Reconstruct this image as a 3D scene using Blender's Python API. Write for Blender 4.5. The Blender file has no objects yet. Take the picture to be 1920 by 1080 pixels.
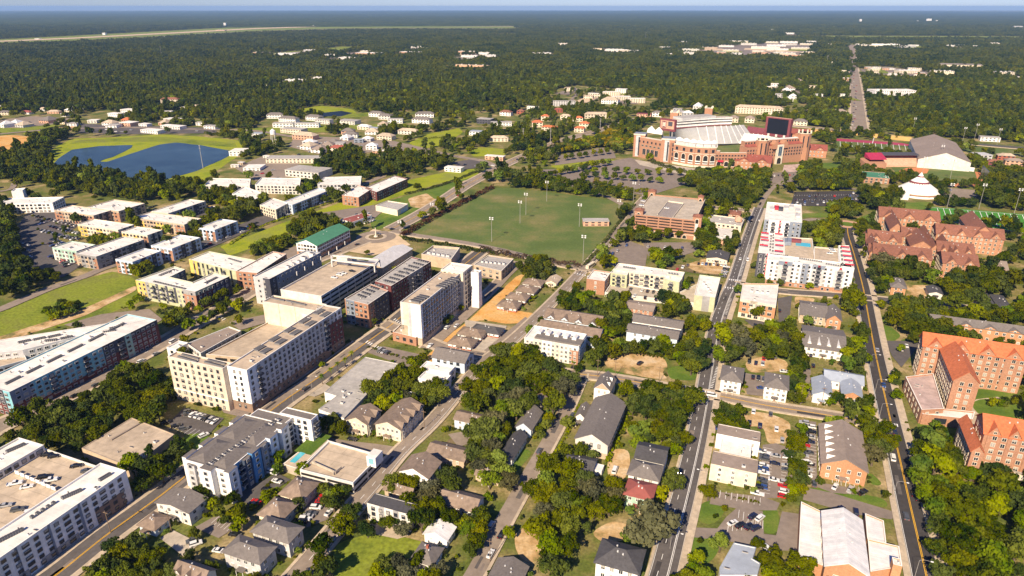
import bpy, math, random
import numpy as np
from mathutils import Vector
random.seed(11); rng = np.random.default_rng(11)
SC = bpy.context.scene; COL = SC.collection
R = math.radians
# ---------------- camera ----------------
H, F, EY = 190.0, 1280.0, 12.0           # metres above ground, focal length in px of a 1920 frame, eye level row
PITCH = math.atan((540 - EY) / F); SP, CP = math.sin(PITCH), math.cos(PITCH)
cam = bpy.data.objects.new('camera', bpy.data.cameras.new('camera')); COL.objects.link(cam)
cam.location = (0, 0, H); cam.rotation_euler = (math.pi/2 - PITCH, 0, 0)
cam.data.sensor_width = 36; cam.data.lens = 24; cam.data.clip_start = 1; cam.data.clip_end = 120000
SC.camera = cam
# ---------------- sky, sun, exposure ----------------
SUN_EL, SUN_AZ = R(36), R(205.5)
wd = bpy.data.worlds.new('World'); SC.world = wd; wd.use_nodes = True
nt = wd.node_tree; bg = nt.nodes['Background']
sky = nt.nodes.new('ShaderNodeTexSky'); sky.sky_type = 'NISHITA'; sky.sun_disc = False
sky.sun_elevation = SUN_EL; sky.sun_rotation = SUN_AZ; sky.altitude = 200; sky.air_density = 1.0; sky.dust_density = 0.1; sky.ozone_density = 5.0
tn_ = nt.nodes.new('ShaderNodeVectorMath'); tn_.operation = 'MULTIPLY'; tn_.inputs[1].default_value = (.58, .69, 1.08); nt.links.new(sky.outputs[0], tn_.inputs[0]); nt.links.new(tn_.outputs[0], bg.inputs[0]); bg.inputs[1].default_value = 0.067
sl = bpy.data.lights.new('sun', 'SUN'); sl.energy = 5.0; sl.angle = R(0.5); sl.color = (1, .83, .61)
sun = bpy.data.objects.new('sun', sl); COL.objects.link(sun)
to_sun = Vector((math.sin(SUN_AZ)*math.cos(SUN_EL), math.cos(SUN_AZ)*math.cos(SUN_EL), math.sin(SUN_EL)))
sun.rotation_euler = (-to_sun).to_track_quat('-Z', 'Y').to_euler(); sun.location = (0, 0, 400)
SC.view_settings.view_transform = 'Standard'; SC.view_settings.look = 'None'; SC.view_settings.exposure = 0.78; SC.view_settings.gamma = 1.0
SC.cycles.max_bounces = 5; SC.cycles.diffuse_bounces = 3; SC.cycles.glossy_bounces = 2; SC.cycles.transparent_max_bounces = 8; SC.cycles.volume_bounces = 0
# ---------------- a pixel of the 1920x1080 photo to its point on the level z ----------------
def G(x, y, z=0.0):
    u = (x - 960)/F; v = (y - 540)/F; h = H - z; d = h/(SP + v*CP)
    return np.array([u*d, (d - h*SP)/CP])
def proj(X, Y, Z=0.0):
    h = H - Z; d = h*SP + Y*CP
    return 960 + F*X/d, 540 + F*(h*CP - Y*SP)/d, d
GA = R(21)                                # the street grid
GE = np.array([math.cos(GA), -math.sin(GA)]); GN = np.array([math.sin(GA), math.cos(GA)])
def area(p):
    p = np.asarray(p); q = np.roll(p, -1, 0); return .5*np.sum(p[:, 0]*q[:, 1] - q[:, 0]*p[:, 1])
def ccw(p):
    p = [np.array(a, float) for a in p]
    return p if area(p) > 0 else p[::-1]
def rect(A, B, C, z, free=False, ext=1.0):
    """corner A and its two neighbours as pixels at height z -> a true rectangle on the ground, snapped to the street grid"""
    a, b, c = G(*A, z), G(*B, z), G(*C, z)
    u = (b - a)/np.linalg.norm(b - a); s = 1
    if not free:
        best = max((GE, -GE, GN, -GN), key=lambda g: float(g@u))
        if best@u > .93: u = best
    w = np.array([-u[1], u[0]])
    if w@(c - a) < 0: w = -w
    L, W = (b - a)@u*ext, (c - a)@w
    return [a, a + u*L, a + u*L + w*W, a + w*W]
def poly(px, z=0.0): return ccw([G(x, y, z) for x, y in px])
# ---------------- materials ----------------
M = {}
def mat(name, col, rough=.85, var=.18, scale=.35, spec=.25, var2=.12, scale2=.03, metal=0., seam=None):
    m = bpy.data.materials.new(name); m.use_nodes = True; n = m.node_tree.nodes; l = m.node_tree.links
    b = n['Principled BSDF']; b.inputs['Roughness'].default_value = rough; b.inputs['Specular IOR Level'].default_value = spec; b.inputs['Metallic'].default_value = metal
    if var > 0:
        g = n.new('ShaderNodeNewGeometry'); outs = []
        for sc, va, det in ((scale, var, 5), (scale2, var2, 3)):
            t = n.new('ShaderNodeTexNoise'); t.inputs['Scale'].default_value = sc; t.inputs['Detail'].default_value = det; t.inputs['Roughness'].default_value = .65
            l.new(g.outputs['Position'], t.inputs['Vector'])
            mr = n.new('ShaderNodeMapRange'); mr.inputs[1].default_value = .3; mr.inputs[2].default_value = .7; mr.inputs[3].default_value = 1 - va; mr.inputs[4].default_value = 1 + va
            l.new(t.outputs[0], mr.inputs[0]); outs.append(mr.outputs[0])
        mu = n.new('ShaderNodeMath'); mu.operation = 'MULTIPLY'; l.new(outs[0], mu.inputs[0]); l.new(outs[1], mu.inputs[1])
        vm = n.new('ShaderNodeVectorMath'); vm.operation = 'SCALE'; vm.inputs[0].default_value = col; l.new(mu.outputs[0], vm.inputs['Scale'])
        src = vm.outputs[0]
        if seam:                              # welded sheets or cast bays: slightly different tones and dark joints
            mp = n.new('ShaderNodeMapping'); mp.inputs['Rotation'].default_value = (0, 0, GA); l.new(g.outputs['Position'], mp.inputs[0]); bt = n.new('ShaderNodeTexBrick'); l.new(mp.outputs[0], bt.inputs['Vector'])
            for k_, v_ in (('Scale', 1.0), ('Brick Width', seam[0]), ('Row Height', seam[1]), ('Mortar Size', seam[2])): bt.inputs[k_].default_value = v_
            bt.inputs['Color1'].default_value = (1.05, 1.04, 1.02, 1); bt.inputs['Color2'].default_value = (.90, .90, .90, 1); bt.inputs['Mortar'].default_value = (seam[3],)*3 + (1,)
            ml = n.new('ShaderNodeVectorMath'); ml.operation = 'MULTIPLY'; l.new(src, ml.inputs[0]); l.new(bt.outputs['Color'], ml.inputs[1]); src = ml.outputs[0]
        l.new(src, b.inputs['Base Color'])
    else: b.inputs['Base Color'].default_value = (*col, 1)
    M[name] = m; return m
def blend(name, cols, scale, rough=.95, detail=6, lo=.35, hi=.65, fine=2.0, fv=.25):
    """ground cover: a noise-driven ramp between several colours with a finer mottling on top"""
    m = bpy.data.materials.new(name); m.use_nodes = True; n = m.node_tree.nodes; l = m.node_tree.links
    b = n['Principled BSDF']; b.inputs['Roughness'].default_value = rough; b.inputs['Specular IOR Level'].default_value = .1
    g = n.new('ShaderNodeNewGeometry'); t = n.new('ShaderNodeTexNoise'); t.inputs['Scale'].default_value = scale; t.inputs['Detail'].default_value = detail; t.inputs['Roughness'].default_value = .62
    l.new(g.outputs['Position'], t.inputs['Vector'])
    r = n.new('ShaderNodeValToRGB'); e = r.color_ramp.elements
    for i, c in enumerate(cols):
        p = lo + (hi - lo)*i/max(1, len(cols) - 1)
        x = e[i] if i < 2 else e.new(p)
        x.position = p; x.color = (*c, 1)
    l.new(t.outputs[0], r.inputs[0])
    t2 = n.new('ShaderNodeTexNoise'); t2.inputs['Scale'].default_value = fine; t2.inputs['Detail'].default_value = 4; l.new(g.outputs['Position'], t2.inputs['Vector'])
    mr = n.new('ShaderNodeMapRange'); mr.inputs[1].default_value = .3; mr.inputs[2].default_value = .7; mr.inputs[3].default_value = 1 - fv; mr.inputs[4].default_value = 1 + fv
    l.new(t2.outputs[0], mr.inputs[0])
    vm = n.new('ShaderNodeVectorMath'); vm.operation = 'SCALE'; l.new(r.outputs[0], vm.inputs[0]); l.new(mr.outputs[0], vm.inputs['Scale']); l.new(vm.outputs[0], b.inputs['Base Color'])
    M[name] = m; return m
def leafmat(name, c1, c2):
    m = bpy.data.materials.new(name); m.use_nodes = True; n = m.node_tree.nodes; l = m.node_tree.links
    n.remove(n['Principled BSDF']); out = n['Material Output']
    oi = n.new('ShaderNodeObjectInfo'); g = n.new('ShaderNodeNewGeometry'); t = n.new('ShaderNodeTexNoise'); t.inputs['Scale'].default_value = .22; t.inputs['Detail'].default_value = 3
    l.new(g.outputs['Position'], t.inputs['Vector'])
    a = n.new('ShaderNodeMath'); a.operation = 'MULTIPLY_ADD'; a.inputs[1].default_value = .75; l.new(oi.outputs['Random'], a.inputs[0])
    s = n.new('ShaderNodeMath'); s.operation = 'MULTIPLY_ADD'; s.inputs[1].default_value = 1.7; s.inputs[2].default_value = -1.42; l.new(t.outputs[0], s.inputs[0]); t3 = n.new('ShaderNodeTexNoise'); t3.inputs['Scale'].default_value = .0055; t3.inputs['Detail'].default_value = 3; l.new(g.outputs['Position'], t3.inputs['Vector']); s3 = n.new('ShaderNodeMath'); s3.operation = 'MULTIPLY_ADD'; s3.inputs[1].default_value = 1.5; l.new(t3.outputs[0], s3.inputs[0]); l.new(s.outputs[0], s3.inputs[2]); l.new(s3.outputs[0], a.inputs[2])
    mx = n.new('ShaderNodeMix'); mx.data_type = 'RGBA'; mx.clamp_factor = True; mx.inputs[6].default_value = (*c1, 1); mx.inputs[7].default_value = (*c2, 1); l.new(a.outputs[0], mx.inputs[0])
    d = n.new('ShaderNodeBsdfDiffuse'); tr = n.new('ShaderNodeBsdfTranslucent'); ms = n.new('ShaderNodeMixShader'); ms.inputs[0].default_value = .28
    hs = n.new('ShaderNodeHueSaturation'); fr = n.new('ShaderNodeMath'); fr.operation = 'MULTIPLY'; fr.inputs[1].default_value = 7.31; l.new(oi.outputs['Random'], fr.inputs[0]); ff = n.new('ShaderNodeMath'); ff.operation = 'FRACT'; l.new(fr.outputs[0], ff.inputs[0])
    for sk, lo_, hi_ in (('Hue', .478, .515), ('Saturation', 1.28, .88)):
        q = n.new('ShaderNodeMapRange'); q.inputs[3].default_value = lo_; q.inputs[4].default_value = hi_; l.new(ff.outputs[0], q.inputs[0]); l.new(q.outputs[0], hs.inputs[sk])
    l.new(mx.outputs[2], hs.inputs['Color']); l.new(hs.outputs[0], d.inputs[0]); l.new(hs.outputs[0], tr.inputs[0]); l.new(d.outputs[0], ms.inputs[1]); l.new(tr.outputs[0], ms.inputs[2]); l.new(ms.outputs[0], out.inputs[0])
    M[name] = m; return m
for nm, c, kw in [
    ('white', (.76, .74, .70), {}), ('offwhite', (.62, .59, .53), {}), ('cream', (.66, .58, .44), {}), ('beige', (.58, .49, .38), {}), ('tan', (.48, .37, .26), {}),
    ('yellow', (.66, .46, .13), {}), ('palegreen', (.46, .46, .29), {}), ('mint', (.36, .52, .42), {}), ('teal', (.22, .47, .52), {}), ('lightblue', (.52, .60, .68), {}), ('blue', (.08, .22, .42), {}),
    ('navy', (.05, .07, .11), {}), ('charcoal', (.07, .07, .085), {}), ('grey', (.30, .29, .28), {}), ('lightgrey', (.48, .47, .46), {}), ('bluegrey', (.20, .23, .28), {}),
    ('brick', (.37, .195, .12), dict(var=.25, scale=1.5)), ('darkbrick', (.15, .05, .045), dict(var=.25, scale=1.5)), ('redbrick', (.32, .10, .06), dict(var=.25, scale=1.5)), ('orangebrick', (.47, .24, .125), dict(var=.2, scale=1.5)),
    ('gothicbrick', (.40, .205, .12), dict(var=.25, scale=1.2)), ('brownwall', (.25, .17, .12), {}), ('limestone', (.66, .58, .45), {}), ('red', (.48, .03, .05), {}), ('crimson', (.34, .025, .07), {}), ('maroon', (.20, .055, .065), {}), ('salmon', (.55, .33, .22), {}),
    ('whiteroof', (.74, .71, .65), dict(var=.13, scale=.3, var2=.14, scale2=.06, seam=(14, 3.2, .06, .82))), ('greyroof', (.40, .38, .35), dict(scale=.4, seam=(18, 2.4, .06, .75))), ('tanroof', (.47, .38, .28), dict(scale=.3, var=.2, seam=(12, 4, .07, .78))), ('pinkroof', (.46, .34, .30), dict(var=.3, scale=.2)),
    ('concrete', (.45, .39, .31), dict(var=.18, scale=.35, seam=(9, 6, .1, .8))), ('deck', (.48, .39, .285), dict(var=.2, scale=.25, seam=(17, 5.5, .12, .72))), ('gravelroof', (.30, .26, .23), dict(var=.3, scale=.8)),
    ('shingle', (.17, .15, .135), dict(var=.2, scale=.9)), ('darkshingle', (.075, .072, .075), dict(var=.22, scale=.9)), ('brownshingle', (.22, .165, .125), dict(var=.28, scale=.5)), ('tileroof', (.50, .145, .06), dict(var=.22, scale=.8)),
    ('gothicroof', (.23, .10, .065), dict(var=.25, scale=.7)), ('redtile', (.29, .085, .06), {}), ('redmetal', (.28, .085, .07), dict(var=.15)), ('greenmetal', (.07, .22, .13), dict(var=.1)), ('bluemetal', (.32, .36, .42), dict(var=.12)), ('silvermetal', (.55, .54, .53), dict(var=.15, rough=.5)),
    ('whitemetal', (.72, .71, .69), dict(var=.16, scale=.3, rough=.5, seam=(40, 1.2, .05, .8))), ('brownroof', (.27, .215, .175), dict(var=.15, scale=.4)),
    ('seating', (.43, .43, .43), dict(var=.08)), ('canvas', (.80, .77, .70), dict(var=.08)), ('steel', (.34, .32, .30), dict(var=0, rough=.5)), ('darksteel', (.06, .06, .06), dict(var=0, rough=.5)), ('wood', (.20, .14, .09), {}), ('trim', (.80, .77, .70), dict(var=0)),
    ('unit', (.16, .16, .165), dict(var=0, rough=.6)), ('unitlight', (.55, .54, .52), dict(var=0)), ('pool', (.08, .45, .55), dict(var=0, rough=.1, spec=.5)), ('bluetarp', (.02, .18, .62), dict(var=0, rough=.5)), ('screen', (.012, .014, .022), dict(var=0, rough=.3)),
    ('asphalt', (.112, .101, .096), dict(var=.16, scale=.5, var2=.15, scale2=.04, spec=.08)), ('darkasphalt', (.062, .057, .056), dict(var=.15, scale=.5, spec=.08)), ('oldasphalt', (.265, .215, .17), dict(var=.16, scale=.35, spec=.08)), ('lotasphalt', (.225, .185, .155), dict(var=.16, scale=.3, spec=.08)), ('walk', (.50, .41, .30), dict(var=.16, scale=.5, seam=(2, 2, .06, .82))),
    ('kerb', (.52, .46, .38), dict(var=.1)), ('paintwhite', (.78, .77, .74), dict(var=.12, scale=1)), ('paintyellow', (.75, .42, .03), dict(var=.12, scale=1)), ('clay', (.52, .20, .08), dict(var=.12)), ('track', (.36, .05, .10), dict(var=.1)), ('yellowwall', (.52, .34, .12), dict(var=.1)),
    ('bark', (.12, .09, .065), dict(var=.3, scale=2)), ('paleground', (.58, .44, .28), dict(var=.15, scale=.15)), ('tyre', (.02, .02, .02), dict(var=0)),
]: mat(nm, c, **kw)
mat('blind', (.33, .31, .27), var=0); mat('glass', (.025, .03, .038), rough=.12, var=0, spec=.6)
mat('blueglass', (.05, .09, .13), rough=.1, var=0, spec=.7)
mat('void', (.02, .019, .018), rough=.9, var=0)
mat('shadedwater', (.012, .018, .022), rough=.4, var=.2, spec=.06); mat('water', (.03, .055, .07), rough=.25, var=.35, scale=.015, spec=.1)  # shadedwater: the shade over the small far pond is put into its colour
blend('groundmix', [(.06, .08, .018), (.11, .135, .026), (.20, .17, .06), (.40, .30, .16)], .04, lo=.30, hi=.68, fine=.8, fv=.3)
blend('lawn', [(.07, .125, .018), (.105, .165, .022), (.16, .19, .035)], .05, fine=1.2, fv=.18)
blend('meadow', [(.11, .15, .02), (.20, .235, .025), (.17, .18, .04)], .03, fine=.6, fv=.3)
blend('brightgrass', [(.17, .22, .014), (.27, .30, .016), (.22, .24, .04)], .03, fine=.7, fv=.2)
blend('sportsgrass', [(.082, .122, .030), (.103, .145, .038), (.17, .17, .058), (.27, .21, .10)], .022, lo=.32, hi=.76, fine=.5, fv=.14)
blend('turf', [(.06, .21, .03), (.07, .24, .035)], .03, fine=.5, fv=.08)
blend('sand', [(.15, .15, .05), (.42, .27, .12), (.54, .38, .20), (.58, .45, .29)], .09, fine=.9, fv=.16)
blend('orangedirt', [(.48, .22, .05), (.60, .33, .10), (.58, .40, .18)], .05, fine=.7, fv=.15)
blend('litter', [(.12, .09, .05), (.20, .15, .08), (.10, .11, .03)], .08, fine=1.5, fv=.3)
leafmat('oakleaf', (.028, .053, .008), (.172, .188, .014)); leafmat('darkleaf', (.022, .044, .008), (.118, .138, .014)); leafmat('mossleaf', (.045, .05, .025), (.15, .15, .075)); leafmat('forestleaf', (.018, .038, .009), (.115, .128, .018)); leafmat('limeleaf', (.070, .122, .008), (.22, .26, .014)); leafmat('yellowleaf', (.13, .12, .01), (.29, .23, .02)); leafmat('hedgeleaf', (.03, .045, .012), (.10, .11, .02)); leafmat('bronzeleaf', (.045, .03, .02), (.11, .065, .04))
mat('lampwhite', (.75, .75, .72), var=0, rough=.4)
# ---------------- mesh building ----------------
class MB:
    def __init__(s): s.v = []; s.f = []; s.mi = []; s.mats = []
    def mid(s, m):
        if m not in s.mats: s.mats.append(m)
        return s.mats.index(m)
    def add(s, vs, fs, m):
        o = len(s.v); s.v.extend([tuple(float(c) for c in v) for v in vs]); k = s.mid(m)
        for f in fs: s.f.append(tuple(o + i for i in f)); s.mi.append(k)
    def prism(s, p, z0, z1, m, top=None, bottom=False):
        p = ccw(p); n = len(p)
        vs = [(a[0], a[1], z0) for a in p] + [(a[0], a[1], z1) for a in p]
        s.add(vs, [(i, (i+1) % n, n + (i+1) % n, n + i) for i in range(n)], m)
        if top is not False: s.add(vs[n:], [tuple(range(n))], top or m)
        if bottom: s.add(vs[:n], [tuple(range(n))[::-1]], m)
    def box(s, c, u, L, W, z0, z1, m, top=None, bottom=True):
        """box centred on c, its length L along unit vector u, W across"""
        u = np.asarray(u, float); w = np.array([-u[1], u[0]]); c = np.asarray(c, float)
        s.prism([c - u*L/2 - w*W/2, c + u*L/2 - w*W/2, c + u*L/2 + w*W/2, c - u*L/2 + w*W/2], z0, z1, m, top, bottom)
    def sect(s, prof, a, u, w, L, m, caps=True, capm=None):
        """profile [(across, z)] in the plane of w and z at point a, drawn out by L along u"""
        a = np.asarray(a, float); n = len(prof); vs = []
        for t in (0, L):
            for x, z in prof:
                q = a + u*t + w*x; vs.append((q[0], q[1], z))
        fs = [(i, (i+1) % n, n + (i+1) % n, n + i) for i in range(n)]
        s.add(vs, fs, m)
        if caps: s.add(vs, [tuple(range(n))[::-1], tuple(range(n, 2*n))], capm or m)
    def cyl(s, c, r0, r1, z0, z1, m, n=8, top=True):
        a = [2*math.pi*i/n for i in range(n)]
        vs = [(c[0] + r0*math.cos(t), c[1] + r0*math.sin(t), z0) for t in a] + [(c[0] + r1*math.cos(t), c[1] + r1*math.sin(t), z1) for t in a]
        s.add(vs, [(i, (i+1) % n, n + (i+1) % n, n + i) for i in range(n)], m)
        if top: s.add(vs[n:], [tuple(range(n))], m)
    def tube(s, p, q, r0, r1, m, n=6):
        p = Vector(p); q = Vector(q); d = (q - p).normalized(); x = d.orthogonal().normalized(); y = d.cross(x)
        vs = [tuple(p + (x*math.cos(2*math.pi*i/n) + y*math.sin(2*math.pi*i/n))*r0) for i in range(n)] + [tuple(q + (x*math.cos(2*math.pi*i/n) + y*math.sin(2*math.pi*i/n))*r1) for i in range(n)]
        s.add(vs, [(i, (i+1) % n, n + (i+1) % n, n + i) for i in range(n)] + [tuple(range(n))[::-1], tuple(range(n, 2*n))], m)
    def mesh(s, name, off=(0, 0, 0)):
        me = bpy.data.meshes.new(name); me.from_pydata([(x - off[0], y - off[1], z - off[2]) for x, y, z in s.v], [], s.f)
        for m in s.mats: me.materials.append(M[m])
        if s.mi: me.polygons.foreach_set('material_index', s.mi)
        me.update(); return me
    def build(s, name, parent=None, **kw):
        off = (0, 0, 0) if parent is None else tuple(parent.location) if parent.parent is None else tuple(parent['_o'])
        o = bpy.data.objects.new(name, s.mesh(name, off)); COL.objects.link(o)
        if parent is not None: o.parent = parent
        for k, v in kw.items(): o[k] = v
        return o
THINGS = []; REFS = []; KEEP_HARD = []; KEEP = []         # labelled later; landmarks; keep-out polygons for vegetation
def thing(name, c, label=None, cat=None, group=None, z=0.0):
    o = bpy.data.objects.new(name, None); COL.objects.link(o); o.empty_display_size = .5
    o.location = (float(c[0]), float(c[1]), z)
    if label: o['label'] = label
    if cat: o['category'] = cat
    if group: o['group'] = group
    return o
def inst(me, name, parent, loc, rz=0.0, sc=None):
    o = bpy.data.objects.new(name, me); COL.objects.link(o)
    if parent is not None: o.parent = parent; pl = parent.location; loc = (loc[0] - pl[0], loc[1] - pl[1], loc[2] - pl[2])
    o.location = loc; o.rotation_euler = (0, 0, rz)
    if sc is not None: o.scale = sc
    return o
def auto(o, desc, kind, group): THINGS.append((o, desc, kind, group))   # gets its label from what stands beside it
def inset(p, t):
    """inner outline of a ccw polygon at distance t"""
    p = ccw(p); n = len(p); out = []
    for i in range(n):
        a, b, c = p[i-1], p[i], p[(i+1) % n]
        d1 = (b - a)/np.linalg.norm(b - a); d2 = (c - b)/np.linalg.norm(c - b)
        n1 = np.array([-d1[1], d1[0]]); n2 = np.array([-d2[1], d2[0]]); k = 1 + n1@n2
        out.append(b + (n1 + n2)*t/max(k, .25))
    return out
def inpoly(P, poly_):
    x, y = P[:, 0], P[:, 1]; r = np.zeros(len(P), bool); q = np.asarray(poly_); n = len(q)
    for i in range(n):
        (x0, y0), (x1, y1) = q[i], q[i-1]
        if y0 == y1: continue
        c = ((y0 > y) != (y1 > y)) & (x < (x1 - x0)*(y - y0)/(y1 - y0) + x0); r ^= c
    return r
def blocked(P, K=None):
    r = np.zeros(len(P), bool)
    for q in K if K is not None else KEEP:
        q = np.asarray(q); lo, hi = q.min(0), q.max(0); m = (P[:, 0] >= lo[0]) & (P[:, 0] <= hi[0]) & (P[:, 1] >= lo[1]) & (P[:, 1] <= hi[1])
        if m.any(): i = np.where(m)[0]; r[i] |= inpoly(P[i], q)
    return r
WM = {}
def window_mesh(w, h, style, blind=0.0):
    k = (round(w, 2), round(h, 2), style, blind)
    if k not in WM:
        b = MB(); X = np.array([1., 0.]); f = {'dark': 'charcoal', 'white': 'trim', 'cream': 'limestone', 'grey': 'lightgrey', 'arch': 'limestone', 'blue': 'trim', 'void': 'void'}[style]; g = {'blue': 'blueglass', 'void': 'void'}.get(style, 'glass')
        t = .14 if style != 'void' else .02
        if style == 'arch':
            n = 7; pts = [(-w/2, -h/2), (w/2, -h/2)] + [(w/2*math.cos(math.pi*i/(n-1)), h/2 - w/2 + w/2*math.sin(math.pi*i/(n-1))) for i in range(n)]
            for sc_, d, m_ in ((1.25, .12, f), (1.0, .2, 'void')):
                vs = [(x*sc_, 0.02, z*sc_ + .0) for x, z in pts] + [(x*sc_, -d, z*sc_) for x, z in pts]; q = len(pts)
                b.add(vs, [(i, q + i, q + (i+1) % q, (i+1) % q) for i in range(q)] + [tuple(range(q, 2*q))], m_)
        else:
            b.box((0, -.075), X, w, .15, -h/2, h/2, g)
            if blind and style != 'void': b.box((0, -.08), X, w*.98, .17, h/2 - h*blind, h/2, 'blind')
            for zz in (-h/2 - t/2, h/2 + t/2): b.box((0, -.1), X, w + 2*t, .2, zz - t/2, zz + t/2, f)
            for xx in (-w/2 - t/2, w/2 + t/2): b.box((xx, -.1), X, t, .2, -h/2, h/2, f)
            if style in ('white', 'cream', 'blue'): b.box((0, -.09), X, .1, .18, -h/2, h/2, f)
        WM[k] = b.mesh('window'), b
    return WM[k]
def put_windows(root, ws, lim=100):
    """ws: (x, y, z, angle, w, h, style); the largest in view are parts of their own, the rest one part"""
    ws = sorted(ws, key=lambda q: proj(q[0], q[1], q[2])[2])
    for x, y, z, a, w, h, st in ws[:lim]: inst(window_mesh(w, h, st, random.choice((0, 0, .3, .55, .95)))[0], 'window', root, (x, y, z), a)
    if len(ws) > lim:
        big = MB()
        for x, y, z, a, w, h, st in ws[lim:]:
            b = window_mesh(w, h, st, random.choice((0, 0, .3, .55, .95)))[1]; ca, sa = math.cos(a), math.sin(a); o = len(big.v)
            big.v += [(x + ca*p - sa*q, y + sa*p + ca*q, z + r) for p, q, r in b.v]
            big.f += [tuple(o + i for i in f) for f in b.f]; big.mi += [big.mid(b.mats[k]) for k in b.mi]
        big.build('window', root, kind='stuff')
def sidekey(nrm):
    return max((('E', GE), ('W', -GE), ('N', GN), ('S', -GN)), key=lambda t: float(t[1]@nrm))[0]
def seen(a, b, z=0):
    d = (b - a)/np.linalg.norm(b - a); n = np.array([d[1], -d[0]]); return n@(-(a + b)/2) > 0
BOXU = {}
def unit_mesh(L, W, h, m):
    k = (L, W, h, m)
    if k not in BOXU:
        b = MB(); b.box((0, 0), np.array([1., 0.]), L, W, 0, h, m); b.box((0, 0), np.array([1., 0.]), L*.7, W*.7, h, h + .15, 'charcoal'); BOXU[k] = b.mesh('rooftop_unit')
    return BOXU[k]
def gfloor(z, fl, g=0.0): return (z - .8 - g)/fl
def bld(name, label, ref, cat, pts, z, fl, wall='white', roof='whiteroof', par=.8, win=(3.4, 1.5, 1.6, 'dark'), panels=None, units=(), base=None, lim=100, g0=0.0, nowin='', cop='trim', balc=(), wins=None, group=None, open_levels='', keep=True, z0=0.0, extra=None):
    p = ccw(pts); c = sum(p)/len(p); r = thing(name, c, label, cat, group)
    if ref: REFS.append((ref, c, math.sqrt(abs(area(p)))/2))
    if keep: KEEP.append(p); KEEP_HARD.append(p)
    b = MB(); b.prism(p, z0, z, wall, top=False); q = inset(p, .4); n = len(p)
    vs = [(a[0], a[1], z) for a in p] + [(a[0], a[1], z) for a in q] + [(a[0], a[1], z - par) for a in q]
    b.add(vs, [(i, (i+1) % n, n + (i+1) % n, n + i) for i in range(n)], cop)
    b.add(vs, [(n + i, n + (i+1) % n, 2*n + (i+1) % n, 2*n + i) for i in range(n)], wall)
    if base:
        pb = inset(p, -.12); b.prism(pb, z0, z0 + base[1], base[0], top=base[0])
    b.build('wall', r)
    rb = MB(); qq = inset(p, .38); rb.prism(qq, z - par - .3, z - par + .01, roof); rb.build('roof', r)
    ws = []; fh = (z - z0 - .8 - g0)/fl
    for i in range(n):
        a, d = p[i], p[(i+1) % n]; L = np.linalg.norm(d - a); t = (d - a)/L; nr = np.array([t[1], -t[0]]); k = sidekey(nr); ang = math.atan2(t[1], t[0])
        if L < 4: continue
        vis = seen(a, d)
        for f0, f1, za, zb, m in (panels or {}).get(k, ()) if L > 9 else ():
            pb = MB(); cc = a + t*L*(f0 + f1)/2 + nr*.02; pb.box(cc, t, L*(f1 - f0), .24, z0 + za if za else z0 + .02, zb if zb < 90 else z - .02, m); pb.build('facade_panel', r)
        if not vis or k in nowin: continue
        sp, w, h, st = (wins or {}).get(k, win)
        if not sp: continue
        if k in open_levels:
            for j in range(fl):
                zc = z0 + g0 + fh*j + fh*.62; m = max(1, int(L/9)); seg = L/m
                for s in range(m): ws.append((*(a + t*(seg*(s + .5))), zc, ang, seg - 1.2, fh*.36, 'void'))
            continue
        m = max(1, int((L - 1.2)/sp)); st0 = (L - (m - 1)*sp)/2
        bx = [f for kk, f in balc if kk == k]
        for s in range(m):
            x = st0 + s*sp
            if any(abs(x/L - f) < 2.6/L for f in bx): continue
            for j in range(fl):
                zc = z0 + g0 + fh*j + fh*.55; ww = w*(1.5 if (s + j*0) % 4 == 1 and st == 'dark' and L > 30 else 1)
                ws.append((*(a + t*x + nr*.12*bool(panels and k in panels)), zc, ang, ww, h, st))
        for f in bx:
            for j in range(1, fl):
                zb = z0 + g0 + fh*j; bb = MB(); cc = a + t*L*f + nr*.8
                bb.box(cc, t, 3.6, 1.5, zb, zb + .2, 'lightgrey'); 
                for e in (-1, 1): bb.box(cc + t*1.75*e, t, .1, 1.5, zb + .2, zb + 1.15, 'charcoal')
                bb.box(cc + nr*.7, t, 3.6, .08, zb + .2, zb + 1.15, 'charcoal'); bb.build('balcony', r)
                ws.append((*(a + t*L*f), zb + 1.3, ang, 2.2, 2.1, 'dark'))
    put_windows(r, ws, lim)
    for A, B, cnt, *o in units:
        a, d = G(*A, z), G(*B, z); L, W, h = (o[0] if o else (1.3, 1.1, 1.1)); m = o[1] if len(o) > 1 else 'unit'
        for j in range(cnt):
            q = a + (d - a)*(j/max(1, cnt - 1)); inst(unit_mesh(L, W, h, m), 'rooftop_unit', r, (q[0], q[1], z - par), -GA)
    A_ = abs(area(p)); g = np.random.default_rng(int(A_)); lo, hi = np.min(p, 0), np.max(p, 0)
    if roof not in ('deck', 'concrete', 'walk', 'shingle', 'darkshingle') and cat != 'church':
        qq = inset(p, 2.0); k_ = 0
        for _ in range(60):
            t_ = g.uniform(lo, hi)
            if k_ < min(9, A_/130) and inpoly(t_[None], qq)[0]: k_ += 1; L_, W_, h_, m_ = [(.5, .5, .7, 'unitlight'), (1.6, 1.2, .9, 'unitlight'), (.4, .4, 1.0, 'steel'), (2.2, .5, .35, 'steel')][int(g.integers(4))]; inst(unit_mesh(L_, W_, h_, m_), 'roof_vent', r, (t_[0], t_[1], z - par), -GA)
    if extra: extra(r, p, z)
    return r
def axes(p): 
    u = p[1] - p[0]; w = p[3] - p[0]; L, W = np.linalg.norm(u), np.linalg.norm(w); return p[0], u/L, w/W, L, W
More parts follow.
